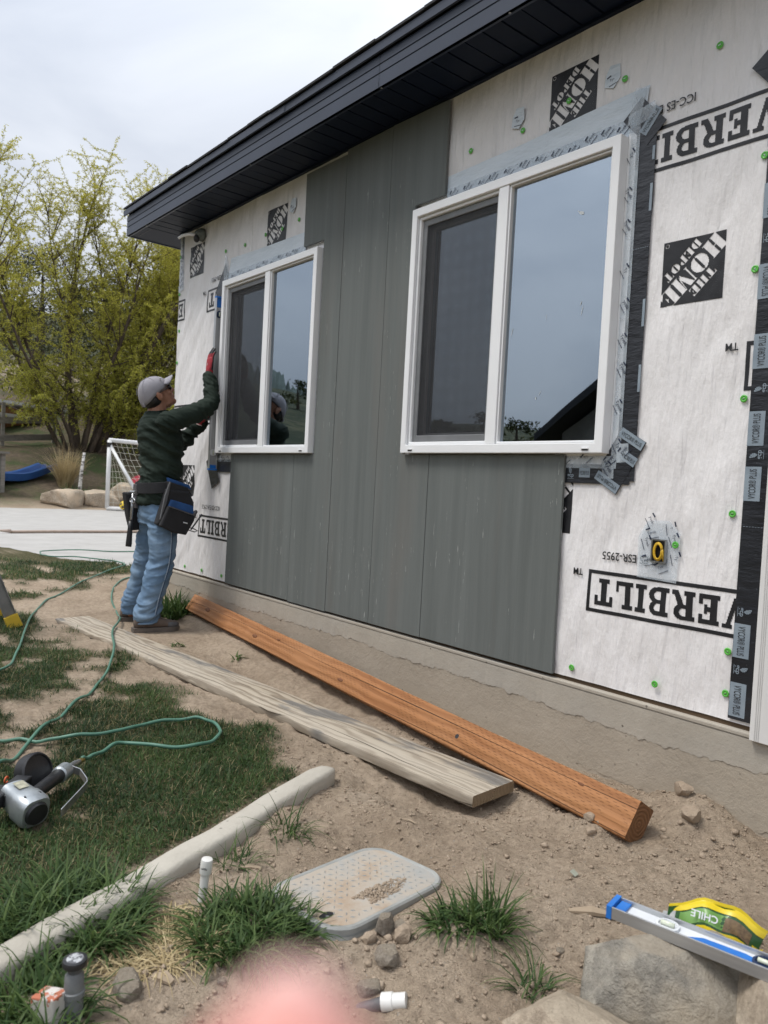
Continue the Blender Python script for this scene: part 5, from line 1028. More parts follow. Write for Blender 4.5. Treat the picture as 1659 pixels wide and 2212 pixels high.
Vh = IV[None]*hs[:, None, None]*rg2.uniform(.4, 1.3, (700, len(IV), 1))+np.stack([hx, hy, .0290+.006*(1-q)*rg2.random(700)], 1)[:, None]; o = link('dirt_heap', np_mesh('dirt_heap', Vh.reshape(-1, 3), (IF[None]+(np.arange(700)*len(IV))[:, None, None]).reshape(-1, 3), False), vb, CLOD); tag(o, kind='stuff')
# pipes and sprinkler
PVC = mat('white_pvc', (0.78, 0.77, 0.74), (0.68, 0.67, 0.63), 12, .35); base = Vector((-1.682, -1.631, gz(-1.682, -1.631)))
t = empty('irrigation_pipe', base); t.rotation_euler = (R_(-3), R_(4), 0); tag(t, 'short white capped pipe standing in the dirt', 'pipe'); m_ = MB(); m_.lathe([(.0108, -.05), (.0108, .085)], 18); m_.build('pipe', PVC, t, auto=True); m_ = MB(); m_.lathe([(.0142, .074), (.0148, .076), (.0148, .104), (.0135, .110), (.006, .1118)], 20); m_.build('cap', PVC, t, auto=True)
for i, (tx, w) in enumerate((('usASIa', .016),)):
    me0, ww, hh, c_ = text_mesh(tx, .02); me = me0.copy(); me.materials.append(PRINT); o = link('lettering', me, t); s = w/ww; n_ = Vector((.67, -.74, 0)).normalized(); ex = Vector((0, 0, 1)).cross(n_); o.matrix_local = Matrix(((ex.x, 0, n_.x, n_.x*.0152-ex.x*0), (ex.y, 0, n_.y, n_.y*.0152), (ex.z, 1, 0, .092), (0, 0, 0, 1))) @ Matrix.Diagonal((s, s*1.2, s, 1)) @ Matrix.Translation((-c_[0], -c_[1], 0))
GREYPL = mat('grey_plastic', (0.12, 0.13, 0.135), (0.07, 0.075, 0.08), 14, .45); CLRPL = mat('dusty_grey_plastic', (0.22, 0.23, 0.225), (0.13, 0.135, 0.14), 20, .5)
sp_ = empty('sprinkler', (-1.44, -2.016, gz(-1.44, -2.016))); tag(sp_, 'grey pop up sprinkler riser with round black head', 'sprinkler'); zt_ = -.198-sp_.location.z
m_ = MB(); m_.lathe([(.018, -.1), (.018, zt_-.072), (.0205, zt_-.070), (.0205, zt_-.060), (.0182, zt_-.058), (.0175, zt_-.030), (.013, zt_-.024)], 20); m_.build('riser', CLRPL, sp_, auto=True); m_ = MB(); m_.lathe([(.0125, zt_-.028), (.0125, zt_-.008)], 16); m_.build('stem', GREYPL, sp_, auto=True)
m_ = MB(); m_.lathe([(.016, zt_-.012), (.0228, zt_-.010), (.0235, zt_-.004), (.022, zt_+.001), (.017, zt_+.002)], 24); hd_ = m_.build('head', BLACKPL, sp_, auto=True); m_ = MB(); m_.lathe([(.0165, zt_+.0015), (.0150, zt_+.003), (.006, zt_+.003), (.005, zt_+.006), (.001, zt_+.0065)], 20); m_.build('nozzle_plate', mat('scuffed_plate', (0.55, 0.56, 0.57), (0.12, 0.12, 0.13), 90, .4, .3, lo=.42, hi=.5), hd_, auto=True)
st = MB(); sp2 = [(-.030, -.018), (.030, -.020), (.033, .016), (-.028, .020)]; rings = []
for z_ in (-.12, 0, .04): rings.append([(x, y, z_) for x, y in sp2])
rings.append([(x, y, .062+(.010 if i in (1, 2) else -.004)) for i, (x, y) in enumerate(sp2)]); st.loft(rings)
wp = NT('peeling_white_orange_paint'); wp.set(.8); se = wp.n('ShaderNodeSeparateXYZ'); wp.l(wp.tc.outputs['Object'], se.inputs[0]); cc = wp.ramp(wp.noise(26, 5, .65, (1, 1, .3)), [(.40, (0.22, 0.14, 0.09)), (.48, (0.60, 0.56, 0.52))]); om = wp.math('MULTIPLY', wp.math('GREATER_THAN', se.outputs['Z'], .047), wp.math('GREATER_THAN', wp.noise(30, 4, .6), .52)); wp.col(wp.mix(om, cc, (0.46, 0.15, 0.085))); wp.bump(wp.noise(60, 4, .6, (1, 1, .2)), .003)
o = st.build('survey_stake', wp.m, None, bevel=.003); o.location = (-1.462, -2.052, gz(-1.462, -2.052)); o.rotation_euler = (.05, 0, .5); tag(o, 'short white wooden stake with orange painted top behind the sprinkler', 'stake')
t = empty('pipe_fitting', (-1.19, -1.435, gz(-1.19, -1.435)+.012)); t.rotation_euler = (0, R_(-14), R_(40)); tag(t, 'grey pipe with a white coupling poking from the dirt', 'pipe'); m_ = MB(); m_.tube([(-.10, 0, -.02), (0, 0, 0)], .0135, 14); m_.build('pipe', GREYPL, t, auto=True); m_ = MB(); m_.tube([(-.012, 0, 0), (.012, 0, 0), (.014, 0, 0), (.042, 0, 0)], [.019, .019, .0165, .0165], 16); m_.build('coupling', PVC, t, auto=True)
# loose stones, chips
for i, (x, y, a, b, h, mt, lb) in enumerate([(-1.455, -1.905, .075, .05, .035, PALE, 'pale knobbly stone beside the sprinkler'), (-1.395, -1.725, .02, .016, .012, PALE, 'small round pebble on the trodden dirt'), (-1.352, -1.312, .05, .03, .055, PALE, 'upright yellowish stone by the lid corner'), (-1.325, -1.285, .035, .03, .025, PALE, 'grey stone among gravel by the lid corner'), (-1.277, -1.365, .06, .05, .04, PALE, 'flat cream stone in the gravel heap'), (-1.30, -1.30, .04, .04, .035, CLOD, 'brown dirt lump in the gravel heap'), (-1.345, -1.365, .035, .03, .025, CLOD, 'large brown dirt lump below the lid corner'), (-1.066, -1.003, .02, .018, .012, PALE, 'round pale pebble behind the grey rock'), (-1.40, -.42, .035, .028, .025, CLOD, 'dirt clod beside the end of the timber'), (-1.36, -.47, .03, .025, .022, CLOD, 'smaller dirt clod beside the end of the timber'), (-1.18, -.20, .065, .05, .045, CLOD, 'big dirt clod piled above the end of the timber'), (-1.26, -.10, .06, .045, .045, CLOD, 'big dirt clod against the foundation'), (-3.35, -.45, .03, .02, .015, PALE, 'pale pebble in the dirt between plank and timber'), (-1.25, -1.44, .05, .04, .03, PALE, 'broken pale stone next to the pipe coupling')]):
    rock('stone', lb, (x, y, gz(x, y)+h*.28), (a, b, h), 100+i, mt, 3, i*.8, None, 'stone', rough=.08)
CHIP = wood_mat('wood_chip', (0.42, 0.33, 0.235), (0.30, 0.23, 0.16), (.1, 1, 1)); 
for i, (x, y, L, w, h, a, lb) in enumerate([(-1.757, -1.452, .06, .014, .008, .9, 'splinter of wood lying near the curb'), (-1.443, -1.836, .05, .022, .012, .5, 'chip of pale wood beside the dry straw'), (-1.097, -.835, .12, .02, .014, .75, 'broken stick lying behind the grey rock'), (-1.68, -.95, .05, .004, .004, .3, 'thin twig on the dirt above the lid')]):
    m_ = MB(); m_.loft([[(-L/2, y_*.5, z_*.4) for y_, z_ in ((-w/2, 0), (w/2, 0), (w/2, h), (-w/2, h*.7))], [(0, y_*1.1+.004, z_) for y_, z_ in ((-w/2, 0), (w/2, 0), (w/2, h), (-w/2, h*.7))], [(L/2, y_*.6, z_*.5) for y_, z_ in ((-w/2, 0), (w/2, 0), (w/2, h), (-w/2, h*.7))]]); o = m_.build('wood_scrap', CHIP, None, loc=(x, y, gz(x, y)+.001)); o.rotation_euler = (0, 0, a); tag(o, lb, 'wood scrap')
m_ = MB(); m_.box(-.016, .016, -.010, .010, 0, .003); o = m_.build('siding_scrap', mat('pale_green_scrap', (0.42, 0.44, 0.36), (0.36, 0.38, 0.31), 20, .6), None, bevel=.001, loc=(-1.248, -.706, gz(-1.248, -.706)+.006)); o.rotation_euler = (.5, .2, 1.9); tag(o, 'small pale green scrap tile on the dirt', 'scrap')
# retaining rocks
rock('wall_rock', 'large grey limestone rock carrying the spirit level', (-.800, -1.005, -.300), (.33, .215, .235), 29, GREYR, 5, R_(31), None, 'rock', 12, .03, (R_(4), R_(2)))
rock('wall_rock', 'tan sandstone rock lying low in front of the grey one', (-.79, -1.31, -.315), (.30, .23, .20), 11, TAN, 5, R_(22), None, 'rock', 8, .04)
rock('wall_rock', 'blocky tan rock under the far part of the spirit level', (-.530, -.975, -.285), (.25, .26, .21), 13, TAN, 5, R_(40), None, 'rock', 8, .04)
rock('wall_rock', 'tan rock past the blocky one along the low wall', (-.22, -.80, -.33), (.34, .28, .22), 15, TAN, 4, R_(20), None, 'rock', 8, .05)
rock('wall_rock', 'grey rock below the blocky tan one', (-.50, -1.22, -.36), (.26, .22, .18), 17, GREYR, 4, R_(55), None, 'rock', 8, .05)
# spirit level lying on the rocks
ALU = mat('brushed_aluminium', (0.56, 0.57, 0.58), (0.44, 0.45, 0.46), 40, .38, .75, stretch=(.05, 1, 1), bump=.0004, bscale=90); BLUEL = mat('blue_level_paint', (0.02, 0.19, 0.62), (0.015, 0.15, 0.52), 12, .35); WHITEL = mat('white_level_paint', (0.76, 0.78, 0.80), (0.68, 0.70, 0.72), 9, .35); VIAL = mat('level_vial', (0.72, 0.76, 0.62), (0.66, 0.70, 0.55), 20, .1)
def level(loc, ex, ey, L, label, blue_from, plain=False):
    t = empty('spirit_level'); tag(t, label, 'level'); frame_obj(t, loc, ex, ey); H, D_ = .058, .026
    for y in (0, H-.004): m_ = MB(); m_.box(0, L, y, y+.004, 0, D_); m_.build('flange', ALU, t, bevel=.0008)
    m_ = MB(); m_.box(.002, L*blue_from, .0042, H-.0042, .009, .015); m_.build('web', ALU if plain else WHITEL, t); m_ = MB(); m_.box(L*blue_from+.001, L-.002, .0042, H-.0042, .009, .0152); m_.build('web', BLUEL, t)
    for x in (0, L-.006): m_ = MB(); m_.box(x-.003, x+.009, -.0015, H+.0015, -.0015, D_+.0015); m_.build('end_cap', BLUEL, t, bevel=.001)
    m_ = MB(); m_.box(.011, .034, .0042, H-.0042, .0152, .021); m_.build('end_block', BLUEL, t, bevel=.002)
    for x in (.12, L*.5, L-.12):
        m_ = MB(); m_.lathe([(.024, .0), (.024, .008), (.019, .0085), (.018, .004), (.001, .004)], 22); o = m_.build('vial_holder', WHITEL if x < L*.3 else mat('navy_holder%.2f' % x, (.02, .04, .10)), t, auto=True); o.location = (x, H/2, .013); m_ = MB(); m_.tube([(-.014, 0, .009), (.014, 0, .009)], .005, 10); m_.build('vial', VIAL, o, smooth=True)
    if plain: return t
    m_ = MB(); m_.add([(x, y, .0156) for x, y in [(.16, .02), (.22, .012), (.28, .014), (.33, .03), (.27, .044), (.19, .04)]], [(0, 1, 2, 3, 4, 5)]); m_.build('painted_swoosh', BLUEL, t); return t
level((-.918, -1.048, -.182), (.307, .066, .0), (-.066, .307, 0), .62, 'aluminium and blue spirit level lying on the grey rock', .62)
level((-4.900, -.018, .785), (0, .0, 1), (0, -1, 0), 1.20, 'upright spirit level held against the window by the worker', .94, True)
# snack bag
BGRN = mat('bag_green', (0.03, 0.10, 0.03), (0.02, 0.07, 0.02), 8, .28, bump=.004, bscale=22); BYEL = mat('bag_yellow', (0.72, 0.55, 0.02), (0.62, 0.46, 0.02), 10, .35); BGRY = mat('bag_side_grey', (0.50, 0.51, 0.50), (0.42, 0.43, 0.42), 12, .35); BLG = mat('bag_light_green', (0.16, 0.32, 0.08), (0.13, 0.27, 0.06), 12, .35)
bag = empty('snack_bag'); frame_obj(bag, (-.680, -.812, -.182), (-.94, -.33, .03), (.10, -.40, -.90)); tag(bag, 'crumpled green seed bag with yellow edges behind the level', 'snack bag'); BL_, BW_ = .200, .105
def bagz(u_, v_): return .024*(max(0, math.sin(math.pi*u_))**.6)*(math.sin(math.pi*min(max(v_, 0), 1))**.7) + .004*math.sin(u_*11+v_*5)
def bagp(u_, v_, s=1): k_ = max(0, math.sin(math.pi*min(max(u_, 0), 1))); return (BL_*(u_+.06*math.sin(v_*4)*(1-u_)), BW_*v_-.034*k_*(1-.6*v_)+.014*u_+.003*math.sin(u_*17+v_*3), s*bagz(u_, v_)*1.25+.016*k_*(1-v_)+.003*math.sin(u_*23+v_*9))
def bagpatch(name, u0_, u1_, v0, v1, mtl, off=.0, n=14, under=True):
    m_ = MB()
    for s in ((1, -.35) if under else (1,)):
        g_ = [[(lambda p: (p[0], p[1], p[2]+off*(1 if s > 0 else -1)))(bagp(u0_+(u1_-u0_)*i/n, v0+(v1-v0)*j/n, s)) for j in range(n+1)] for i in range(n+1)]; m_.add([p for r_ in g_ for p in r_], [(i*(n+1)+j, (i+1)*(n+1)+j, (i+1)*(n+1)+j+1, i*(n+1)+j+1) for i in range(n) for j in range(n)])
    return m_.build(name, mtl, bag, smooth=True)
bagpatch('front', 0, 1, .0, 1, BGRN); bagpatch('top_seal', 0, 1, -.06, .10, BYEL, .0012); bagpatch('stripe', .02, .98, .40, .48, BYEL, .0012, under=False); bagpatch('band', .36, .86, .13, .36, BLG, .001, under=False); bagpatch('side_panel', .91, 1.05, .10, .9, BGRY, .0014); bagpatch('clear_window', .10, .38, .15, .37, mat('seed_window', (0.20, 0.13, 0.06), (0.10, 0.06, 0.03), 150, .3), .0016, under=False); bagpatch('corner_seal', -.04, .07, .3, 1.02, BYEL, .0014)
def bagtext(tx, u_, v_, L, mtl, rot=180):
    me0, ww, hh, c_ = text_mesh(tx, .02); me = me0.copy(); me.materials.append(mtl); o = link('lettering', me, bag); s = L/ww; p = bagp(u_, v_); o.matrix_local = Matrix.Translation((p[0], p[1], p[2]+.0045)) @ Matrix.Rotation(R_(rot), 4, 'Z') @ Matrix.Diagonal((s, s, s, 1)) @ Matrix.Translation((-c_[0], -c_[1], 0)); return o
bagtext('CHILE', .58, .26, .055, WHITEL, 0); bagtext('ROAST', .42, .62, .055, WHITEL, 180); bagtext('Nutrition Facts', .955, .42, .05, PRINT, 115)
m_ = MB(); c0 = bagp(.74, .56)
for k in range(12): a0, a1 = R_(30*k), R_(30*k+15); m_.add([(c0[0]+.004*math.cos(a0), c0[1]+.004*math.sin(a0), c0[2]+.003), (c0[0]+.010*math.cos((a0+a1)/2), c0[1]+.010*math.sin((a0+a1)/2), c0[2]+.003), (c0[0]+.004*math.cos(a1), c0[1]+.004*math.sin(a1), c0[2]+.003)], [(0, 1, 2)])
m_.build('sunflower_mark', BYEL, bag)
# hoses
HOSE = mat('green_air_hose', (0.09, 0.215, 0.15), (0.065, 0.165, 0.115), 14, .45)
def smooth_path(P_, n=9):
    P_ = [Vector(p) for p in P_]; out = []
    for i in range(len(P_)-1):
        p0, p1, p2, p3 = P_[max(i-1, 0)], P_[i], P_[i+1], P_[min(i+2, len(P_)-1)]
        for k in range(n): t = k/n; out.append(.5*((2*p1)+(p2-p0)*t+(2*p0-5*p1+4*p2-p3)*t*t+(3*p1-p0-3*p2+p3)*t**3))
    out.append(P_[-1]); return out
def hose(pts, label, lift, r_=.0070):
    o_ = []
    for i, p in enumerate(smooth_path([(x, y, 0) for x, y in pts])): o_.append(Vector((p.x, p.y, max(gz(p.x, p.y), -.262 if (p.x < -8.2 and p.y > ney(max(p.x, -19))) else -9)+r_+float(lawn(p.x, p.y))*lift+(.034 if -5.3 < p.x < -3.9 and -1.05 < p.y < -.55 else 0)+.004*math.sin(i*.6)+(.030*max(0, 1-i/14) if r_ > 0 and abs(p.x+2.66) < .12 and i < 14 else 0))))
    for _ in range(3): o_ = [o_[0]]+[(o_[i-1]+o_[i]*2+o_[i+1])/4 for i in range(1, len(o_)-1)]+[o_[-1]]
    m_ = MB(); m_.tube(o_, r_, 8); o = m_.build('air_hose', HOSE, None, smooth=True); return tag(o, label, 'hose')
hose([(-2.612, -1.625), (-2.66, -1.585), (-2.73, -1.51), (-2.775, -1.42), (-2.647, -1.322), (-2.594, -1.199), (-2.655, -1.087), (-2.748, -1.039), (-2.872, -1.044), (-2.915, -1.12), (-2.937, -1.248), (-2.91, -1.405), (-2.93, -1.533), (-2.997, -1.637), (-3.13, -1.768), (-3.32, -2.0), (-3.2, -2.3), (-2.85, -2.25), (-2.70, -2.0), (-2.792, -1.842), (-3.021, -1.694), (-3.323, -1.449), (-3.668, -1.214), (-3.969, -1.039), (-4.246, -.925), (-4.741, -.756), (-5.153, -.552), (-5.994, -.315), (-6.707, .002), (-7.05, .305), (-7.5, .8)], 'green air hose looping from the nail gun across plank and lawn', .022)
hose([(-9.3, 1.6), (-9.385, .864), (-9.418, .163), (-9.083, -.015), (-8.767, -.018), (-8.65, .268), (-8.075, .477), (-7.656, .418), (-7.291, .122), (-6.405, -.584), (-5.859, -.899), (-4.838, -1.257), (-4.371, -1.408), (-4.0, -1.6), (-3.6, -2.2)], 'green air hose running from patio past the ladder foot', .02)
# coil nail gun
ng = empty('nail_gun', (-2.32, -1.882, gz(-2.32, -1.882)+.062)); tag(ng, 'silver and black coil nail gun lying in the grass', 'nail gun'); ng.scale = (.92, .92, .92); eh = Vector((-.75, .66, 0)); es = Vector((.66, .75, 0)); db = Vector((.93, .30, -.22)).normalized(); Zu = Vector((0, 0, 1))
NALU = mat('cast_aluminium', (0.50, 0.53, 0.54), (0.36, 0.39, 0.41), 16, .38, .7, bump=.001, bscale=40); BRASS = mat('brass', (0.62, 0.45, 0.16), (0.5, 0.36, 0.12), 20, .3, .9)
def P3(a, b, z_=0): return eh*a+es*b+Zu*z_
m_ = MB(); up_b = (Zu-db*Zu.dot(db)).normalized(); sb = db.cross(up_b); rings = []
for s, w, h in ((-.085, .030, .030), (-.075, .042, .040), (-.01, .046, .044), (.0, .050, .048), (.05, .050, .050), (.062, .045, .046)): rings.append([tuple(db*s+sb*(w*math.copysign(abs(math.cos(t))**.6, math.cos(t)))+up_b*(h*math.copysign(abs(math.sin(t))**.6, math.sin(t)))) for t in np.linspace(0, 6.2832, 25)[:-1]])
m_.loft(rings); bd_ = m_.build('body', NALU, ng, auto=True)
m_ = MB(); m_.tube([db*.058, db*.072], [.040, .034], 20); m_.build('exhaust_cap', BLACKPL, bd_, auto=True)
for k in (-1, 1): m_ = MB(); c = up_b*.044+sb*.022*k+db*.03; m_.tube([c-up_b*.004, c+up_b*.004], .007, 10); m_.build('bolt', BLACKPL, bd_)
m_ = MB(); m_.add([tuple(up_b*.0458+db*a+sb*b) for a, b in ((-.06, -.02), (-.06, .015), (-.02, .015), (-.02, -.02))], [(0, 1, 2, 3)]); m_.build('rating_label', mat('worn_label', (0.50, 0.48, 0.36), (0.3, 0.29, 0.22), 80, .6), bd_)
m_ = MB(); m_.tube([P3(.02, 0, .008), P3(.07, 0, .006), P3(.15, .0, .004), P3(.235, 0, .002)], [.028, .0215, .0225, .0235], 16); m_.build('handle', BLACKPL, ng, smooth=True)
m_ = MB(); m_.tube([P3(.230, 0, .002), P3(.236, 0, .002), P3(.285, 0, 0), P3(.290, 0, 0), P3(.312, 0, 0)], [.022, .029, .029, .017, .016], 18); m_.build('end_collar', NALU, ng, auto=True)
m_ = MB(); m_.tube([P3(.312, 0, 0), P3(.325, 0, -.002), P3(.326, 0, -.002), P3(.37, 0, -.006), P3(.371, 0, -.006), P3(.40, 0, -.010)], [.007, .007, .012, .012, .009, .009], 12); m_.build('coupler', STEEL, ng, auto=True); m_ = MB(); m_.tube([P3(.398, 0, -.010), P3(.43, 0, -.014)], [.0105, .009], 10); m_.build('hose_ferrule', BRASS, ng, auto=True)
gp = [P3(.305, .005), P3(.29, .05, -.005), P3(.235, .098, -.014), P3(.215, .108, -.016), P3(.19, .110, -.018), P3(.11, .108, -.026), P3(.03, .104, -.036)]; rings = []
for i, p in enumerate(gp):
    d = (gp[min(i+1, 6)]-gp[max(i-1, 0)]).normalized(); s = d.cross(Zu).normalized(); rings.append([tuple(p+s*a+Zu*b) for a, b in ((-.002, -.013), (.002, -.013), (.002, .013), (-.002, .013))])
m_ = MB(); m_.loft(rings); m_.build('guard_hook', STEEL, ng, bevel=.0008)
dc = P3(.215, -.075, .012); dax = Vector((.80, .50, .32)).normalized(); Md = dax.to_track_quat('Z', 'Y').to_matrix().to_4x4(); Md.translation = dc
m_ = MB(); m_.lathe([(.050, -.032), (.066, -.028), (.069, -.010), (.069, .012), (.064, .018), (.060, .018), (.058, .012), (.030, .010), (.012, .008), (.001, .008)], 34, Md); m_.build('nail_canister', BLACKPL, ng, auto=True)
m_ = MB(); Mm = Matrix((( eh.x, es.x, 0, 0), (eh.y, es.y, 0, 0), (0, 0, 1, 0), (0, 0, 0, 1))); m_.box(-.02, .15, -.105, -.052, -.01, .030, Mm); m_.box(-.05, .05, -.112, -.06, -.005, .036, Mm); m_.build('magazine', BLACKPL, ng, bevel=.004)
m_ = MB(); c = P3(.10, -.115, .030); m_.tube([c+Vector((.0, 0, 0))+eh*(.012*math.cos(t))+Zu*(.010*math.sin(t)) for t in np.linspace(0, 5.4, 14)], .0028, 7); m_.build('release_ring', mat('orange_ring', (0.62, 0.11, 0.03), (0.5, 0.08, 0.02), 20, .4), ng, smooth=True)
m_ = MB(); m_.tube([P3(-.03, -.10, .01), P3(-.06, -.15, .0), P3(-.08, -.2, -.01)], [.022, .02, .018], 10); m_.build('nosepiece', mat('rusty_brown', (0.24, 0.14, 0.05), (0.14, 0.08, 0.03), 20, .7), ng, smooth=True)
# step ladder, only its foot and rail reach the yard in view
ld = empty('step_ladder', (-5.19, -1.215, gz(-5.19, -1.215))); tag(ld, 'aluminium step ladder leg with a yellow foot', 'ladder'); lean = Vector((-.06, -.40, 1.0)); LB = mat('ladder_grey', (0.30, 0.30, 0.295), (0.22, 0.22, 0.215), 10, .45, .4)
def rail(o0, d, L, nm): 
    m_ = MB(); d = d.normalized(); x = Vector((1, 0, 0)); x = (x-d*x.dot(d)).normalized(); y = d.cross(x); rings = [[tuple(o0+d*s+x*a+y*b) for a, b in ((-.014, -.036), (.014, -.036), (.014, -.031), (-.009, -.031), (-.009, .031), (.014, .031), (.014, .036), (-.014, .036))] for s in (.05, L)]; m_.loft(rings); m_.build(nm, LB, ld); m_ = MB(); rings = [[tuple(o0+d*s+x*a*k+y*b*k) for a, b in ((-.02, -.042), (.02, -.042), (.02, .042), (-.02, .042))] for s, k in ((-.004, 1.05), (.0, 1.05), (.085, .98))]; m_.loft(rings); m_.build('rubber_foot', mat('yellow_foot', (0.72, 0.48, 0.04), (0.6, 0.4, 0.03), 12, .5), ld, bevel=.004)
    return o0+d*L
tops = []
for ox in (0, -.42): tops.append(rail(Vector((ox, 0, 0)), lean, 1.75, 'rail'))
for ox in (0.05, -.47): rail(Vector((ox, -1.15, 0)), Vector((-.02 if ox > 0 else .02, .28, 1.0)), 1.62, 'rear_rail')
for k in range(1, 6): a = Vector((0, 0, 0))+lean.normalized()*.29*k; m_ = MB(); m_.box(a.x-.41, a.x-.012, a.y-.04, a.y+.04, a.z, a.z+.022); m_.build('step', LB, ld)
# ------------------------------------------------------------------ the worker
def ering(c, a, b, n=20, ax=None, ay=None):
    c = Vector(c); ax = ax or Vector((1, 0, 0)); ay = ay or Vector((0, 1, 0)); return [tuple(c+ax*(a*math.cos(2*math.pi*k/n))+ay*(b*math.sin(2*math.pi*k/n))) for k in range(n)]
def limb(m_, pts, rad, n=16, sub=4):
    P_ = smooth_path(pts, sub); R2 = smooth_path([(r_, 0, 0) for r_ in rad], sub); m_.tube(P_, [max(q.x, .002) for q in R2], n); m_.ell(P_[0], rad[0], rad[0], rad[0], 14, 8); m_.ell(P_[-1], rad[-1], rad[-1], rad[-1], 14, 8)
def remesh(m_, name, voxel, mats, parent, smooth_it=3, disp=None, loc=None):
    me = m_.mesh(name, mats); o = bpy.data.objects.new('tmp', me); COL.objects.link(o); r_ = o.modifiers.new('r', 'REMESH'); r_.mode = 'VOXEL'; r_.voxel_size = voxel; r_.use_smooth_shade = True
    dg = bpy.context.evaluated_depsgraph_get(); dg.update(); me2 = bpy.data.meshes.new_from_object(o.evaluated_get(dg)); bpy.data.objects.remove(o); me2.name = name
    bm = bmesh.new(); bm.from_mesh(me2)
    for _ in range(smooth_it): bmesh.ops.smooth_vert(bm, verts=bm.verts, factor=.5, use_axis_x=True, use_axis_y=True, use_axis_z=True)
    bm.normal_update()
    if disp:
        co = np.array([v.co[:] for v in bm.verts]); no = np.array([v.normal[:] for v in bm.verts]); d_ = disp(co, no); co = co+no*d_[:, None]
        for v, p in zip(bm.verts, co): v.co = p
    bm.to_mesh(me2); bm.free(); me2.polygons.foreach_set('use_smooth', [True]*len(me2.polygons)); me2.materials.clear()
    for m__ in (mats if isinstance(mats, list) else [mats]): me2.materials.append(m__)
    o = link(name, me2, parent)
    if loc is not None: o.location = loc
    return o
PO = Vector((-4.92, -.45, -.30)); worker = empty('person', PO)
tag(worker, 'worker in dark green shirt, jeans and grey cap reaching up to a window', 'person')
def rel(p): return Vector(p)-PO
SKIN = NT('skin'); SKIN.set(.5, 0, .4); SKIN.col(SKIN.ramp(SKIN.noise(18, 4, .6), [(.3, (0.34, 0.165, 0.105)), (.7, (0.43, 0.22, 0.15))])); SKIN.bump(SKIN.noise(260, 3), .0006); SKIN = SKIN.m
SHIRT = mat('dark_green_knit', (0.024, 0.036, 0.027), (0.016, 0.025, 0.019), 5, .85, bump=.0012, bscale=240, spec=.2)
dn = NT('faded_denim'); dn.set(.85, 0, .2); cdn = dn.ramp(dn.noise(4.5, 6, .62), [(.30, (0.10, 0.175, 0.28)), (.52, (0.17, 0.26, 0.375)), (.72, (0.27, 0.37, 0.48))]); dn.col(dn.mix(dn.math('MULTIPLY', dn.noise(300, 2, .5, (1, 1, .25)), .3), cdn, (0.07, 0.12, 0.2))); dn.bump(dn.noise(320, 2, .5), .0008); DENIM = dn.m
CAPM = mat('grey_cap_cotton', (0.37, 0.355, 0.385), (0.30, 0.29, 0.32), 7, .85, bump=.001, bscale=200); HAIR = mat('black_hair', (0.014, 0.012, 0.011), (0.008, 0.007, 0.007), 60, .5, bump=.003, bscale=120, stretch=(1, 1, .2))
REDG = mat('red_glove_knit', (0.40, 0.022, 0.035), (0.28, 0.014, 0.024), 16, .7, bump=.0014, bscale=180); BLKG = mat('black_glove_rubber', (0.018, 0.018, 0.020), (0.010, 0.010, 0.012), 20, .45, bump=.001, bscale=90); CORD = mat('black_cordura', (0.018, 0.018, 0.021), (0.011, 0.011, 0.013), 8, .75, bump=.002, bscale=160); BLUEF = mat('blue_pouch_fabric', (0.022, 0.09, 0.27), (0.016, 0.07, 0.21), 10, .7, bump=.001, bscale=120); SHOE = mat('brown_suede', (0.15, 0.112, 0.09), (0.10, 0.075, 0.06), 14, .85, bump=.002, bscale=90); SOLE = mat('shoe_sole_rubber', (0.15, 0.125, 0.105), (0.10, 0.085, 0.07), 14, .7, bump=.002, bscale=70); GREYT = mat('grey_trim', (0.12, 0.12, 0.125), (0.09, 0.09, 0.095), 20, .7); LEATH = mat('grey_leather', (0.10, 0.095, 0.10), (0.07, 0.066, 0.07), 20, .6)
# head frame: face tipped up towards the window
HF, HU, HR = Vector((.10, .855, .508)).normalized(), Vector((0, -.51, .86)).normalized(), None
HR = HF.cross(HU).normalized(); HU = HR.cross(HF); HC = Vector((-4.90, -.468, 1.272))
def hp(a, f, u_): return rel(HC+HR*a+HF*f+HU*u_)
HM = Matrix(((HR.x, HF.x, HU.x), (HR.y, HF.y, HU.y), (HR.z, HF.z, HU.z))).to_4x4()
bd = MB()
def hell(c, r_, nu=20, nv=14): bd.ell(hp(*c), *r_, nu, nv, HM)
hell((0, -.014, .018), (.075, .098, .092)); hell((0, .036, -.034), (.058, .060, .084)); hell((0, .076, -.094), (.028, .024, .022)); hell((0, .036, -.084), (.050, .054, .036)); hell((0, .106, -.026), (.0145, .016, .014)); bd.tube([hp(0, .088, .018), hp(0, .100, -.006), hp(0, .110, -.024)], [.009, .010, .012], 10); hell((0, .0925, -.052), (.022, .010, .0085)); hell((0, .0915, -.066), (.020, .010, .0085)); hell((0, .080, .026), (.046, .016, .012)); hell((.034, .066, -.026), (.022, .024, .022)); hell((-.034, .066, -.026), (.022, .024, .022))
for s in (-1, 1): hell((s*.0775, -.012, -.018), (.009, .021, .033)); hell((s*.084, -.020, -.008), (.006, .014, .022))
bd.tube([rel((-4.91, -.455, 1.08)), rel((-4.905, -.462, 1.14)), hp(0, -.028, -.075), hp(0, -.012, -.03)], [.075, .060, .057, .055], 18)
core = [(.42, -4.92, -.42, .12, .09), (.60, -4.92, -.41, .125, .085), (.8, -4.92, -.405, .13, .09), (1.0, -4.92, -.42, .15, .10), (1.09, -4.915, -.435, .12, .08)]
bd.loft([ering(rel((x, y, z)), a, b) for z, x, y, a, b in core])
RSH, REL_, RWR = (-4.745, -.448, 1.075), (-4.765, -.145, 1.225), (-4.866, -.112, 1.440); LSH, LEL, LWR = (-5.075, -.44, 1.065), (-5.105, -.205, .945), (-4.985, -.075, 1.135)
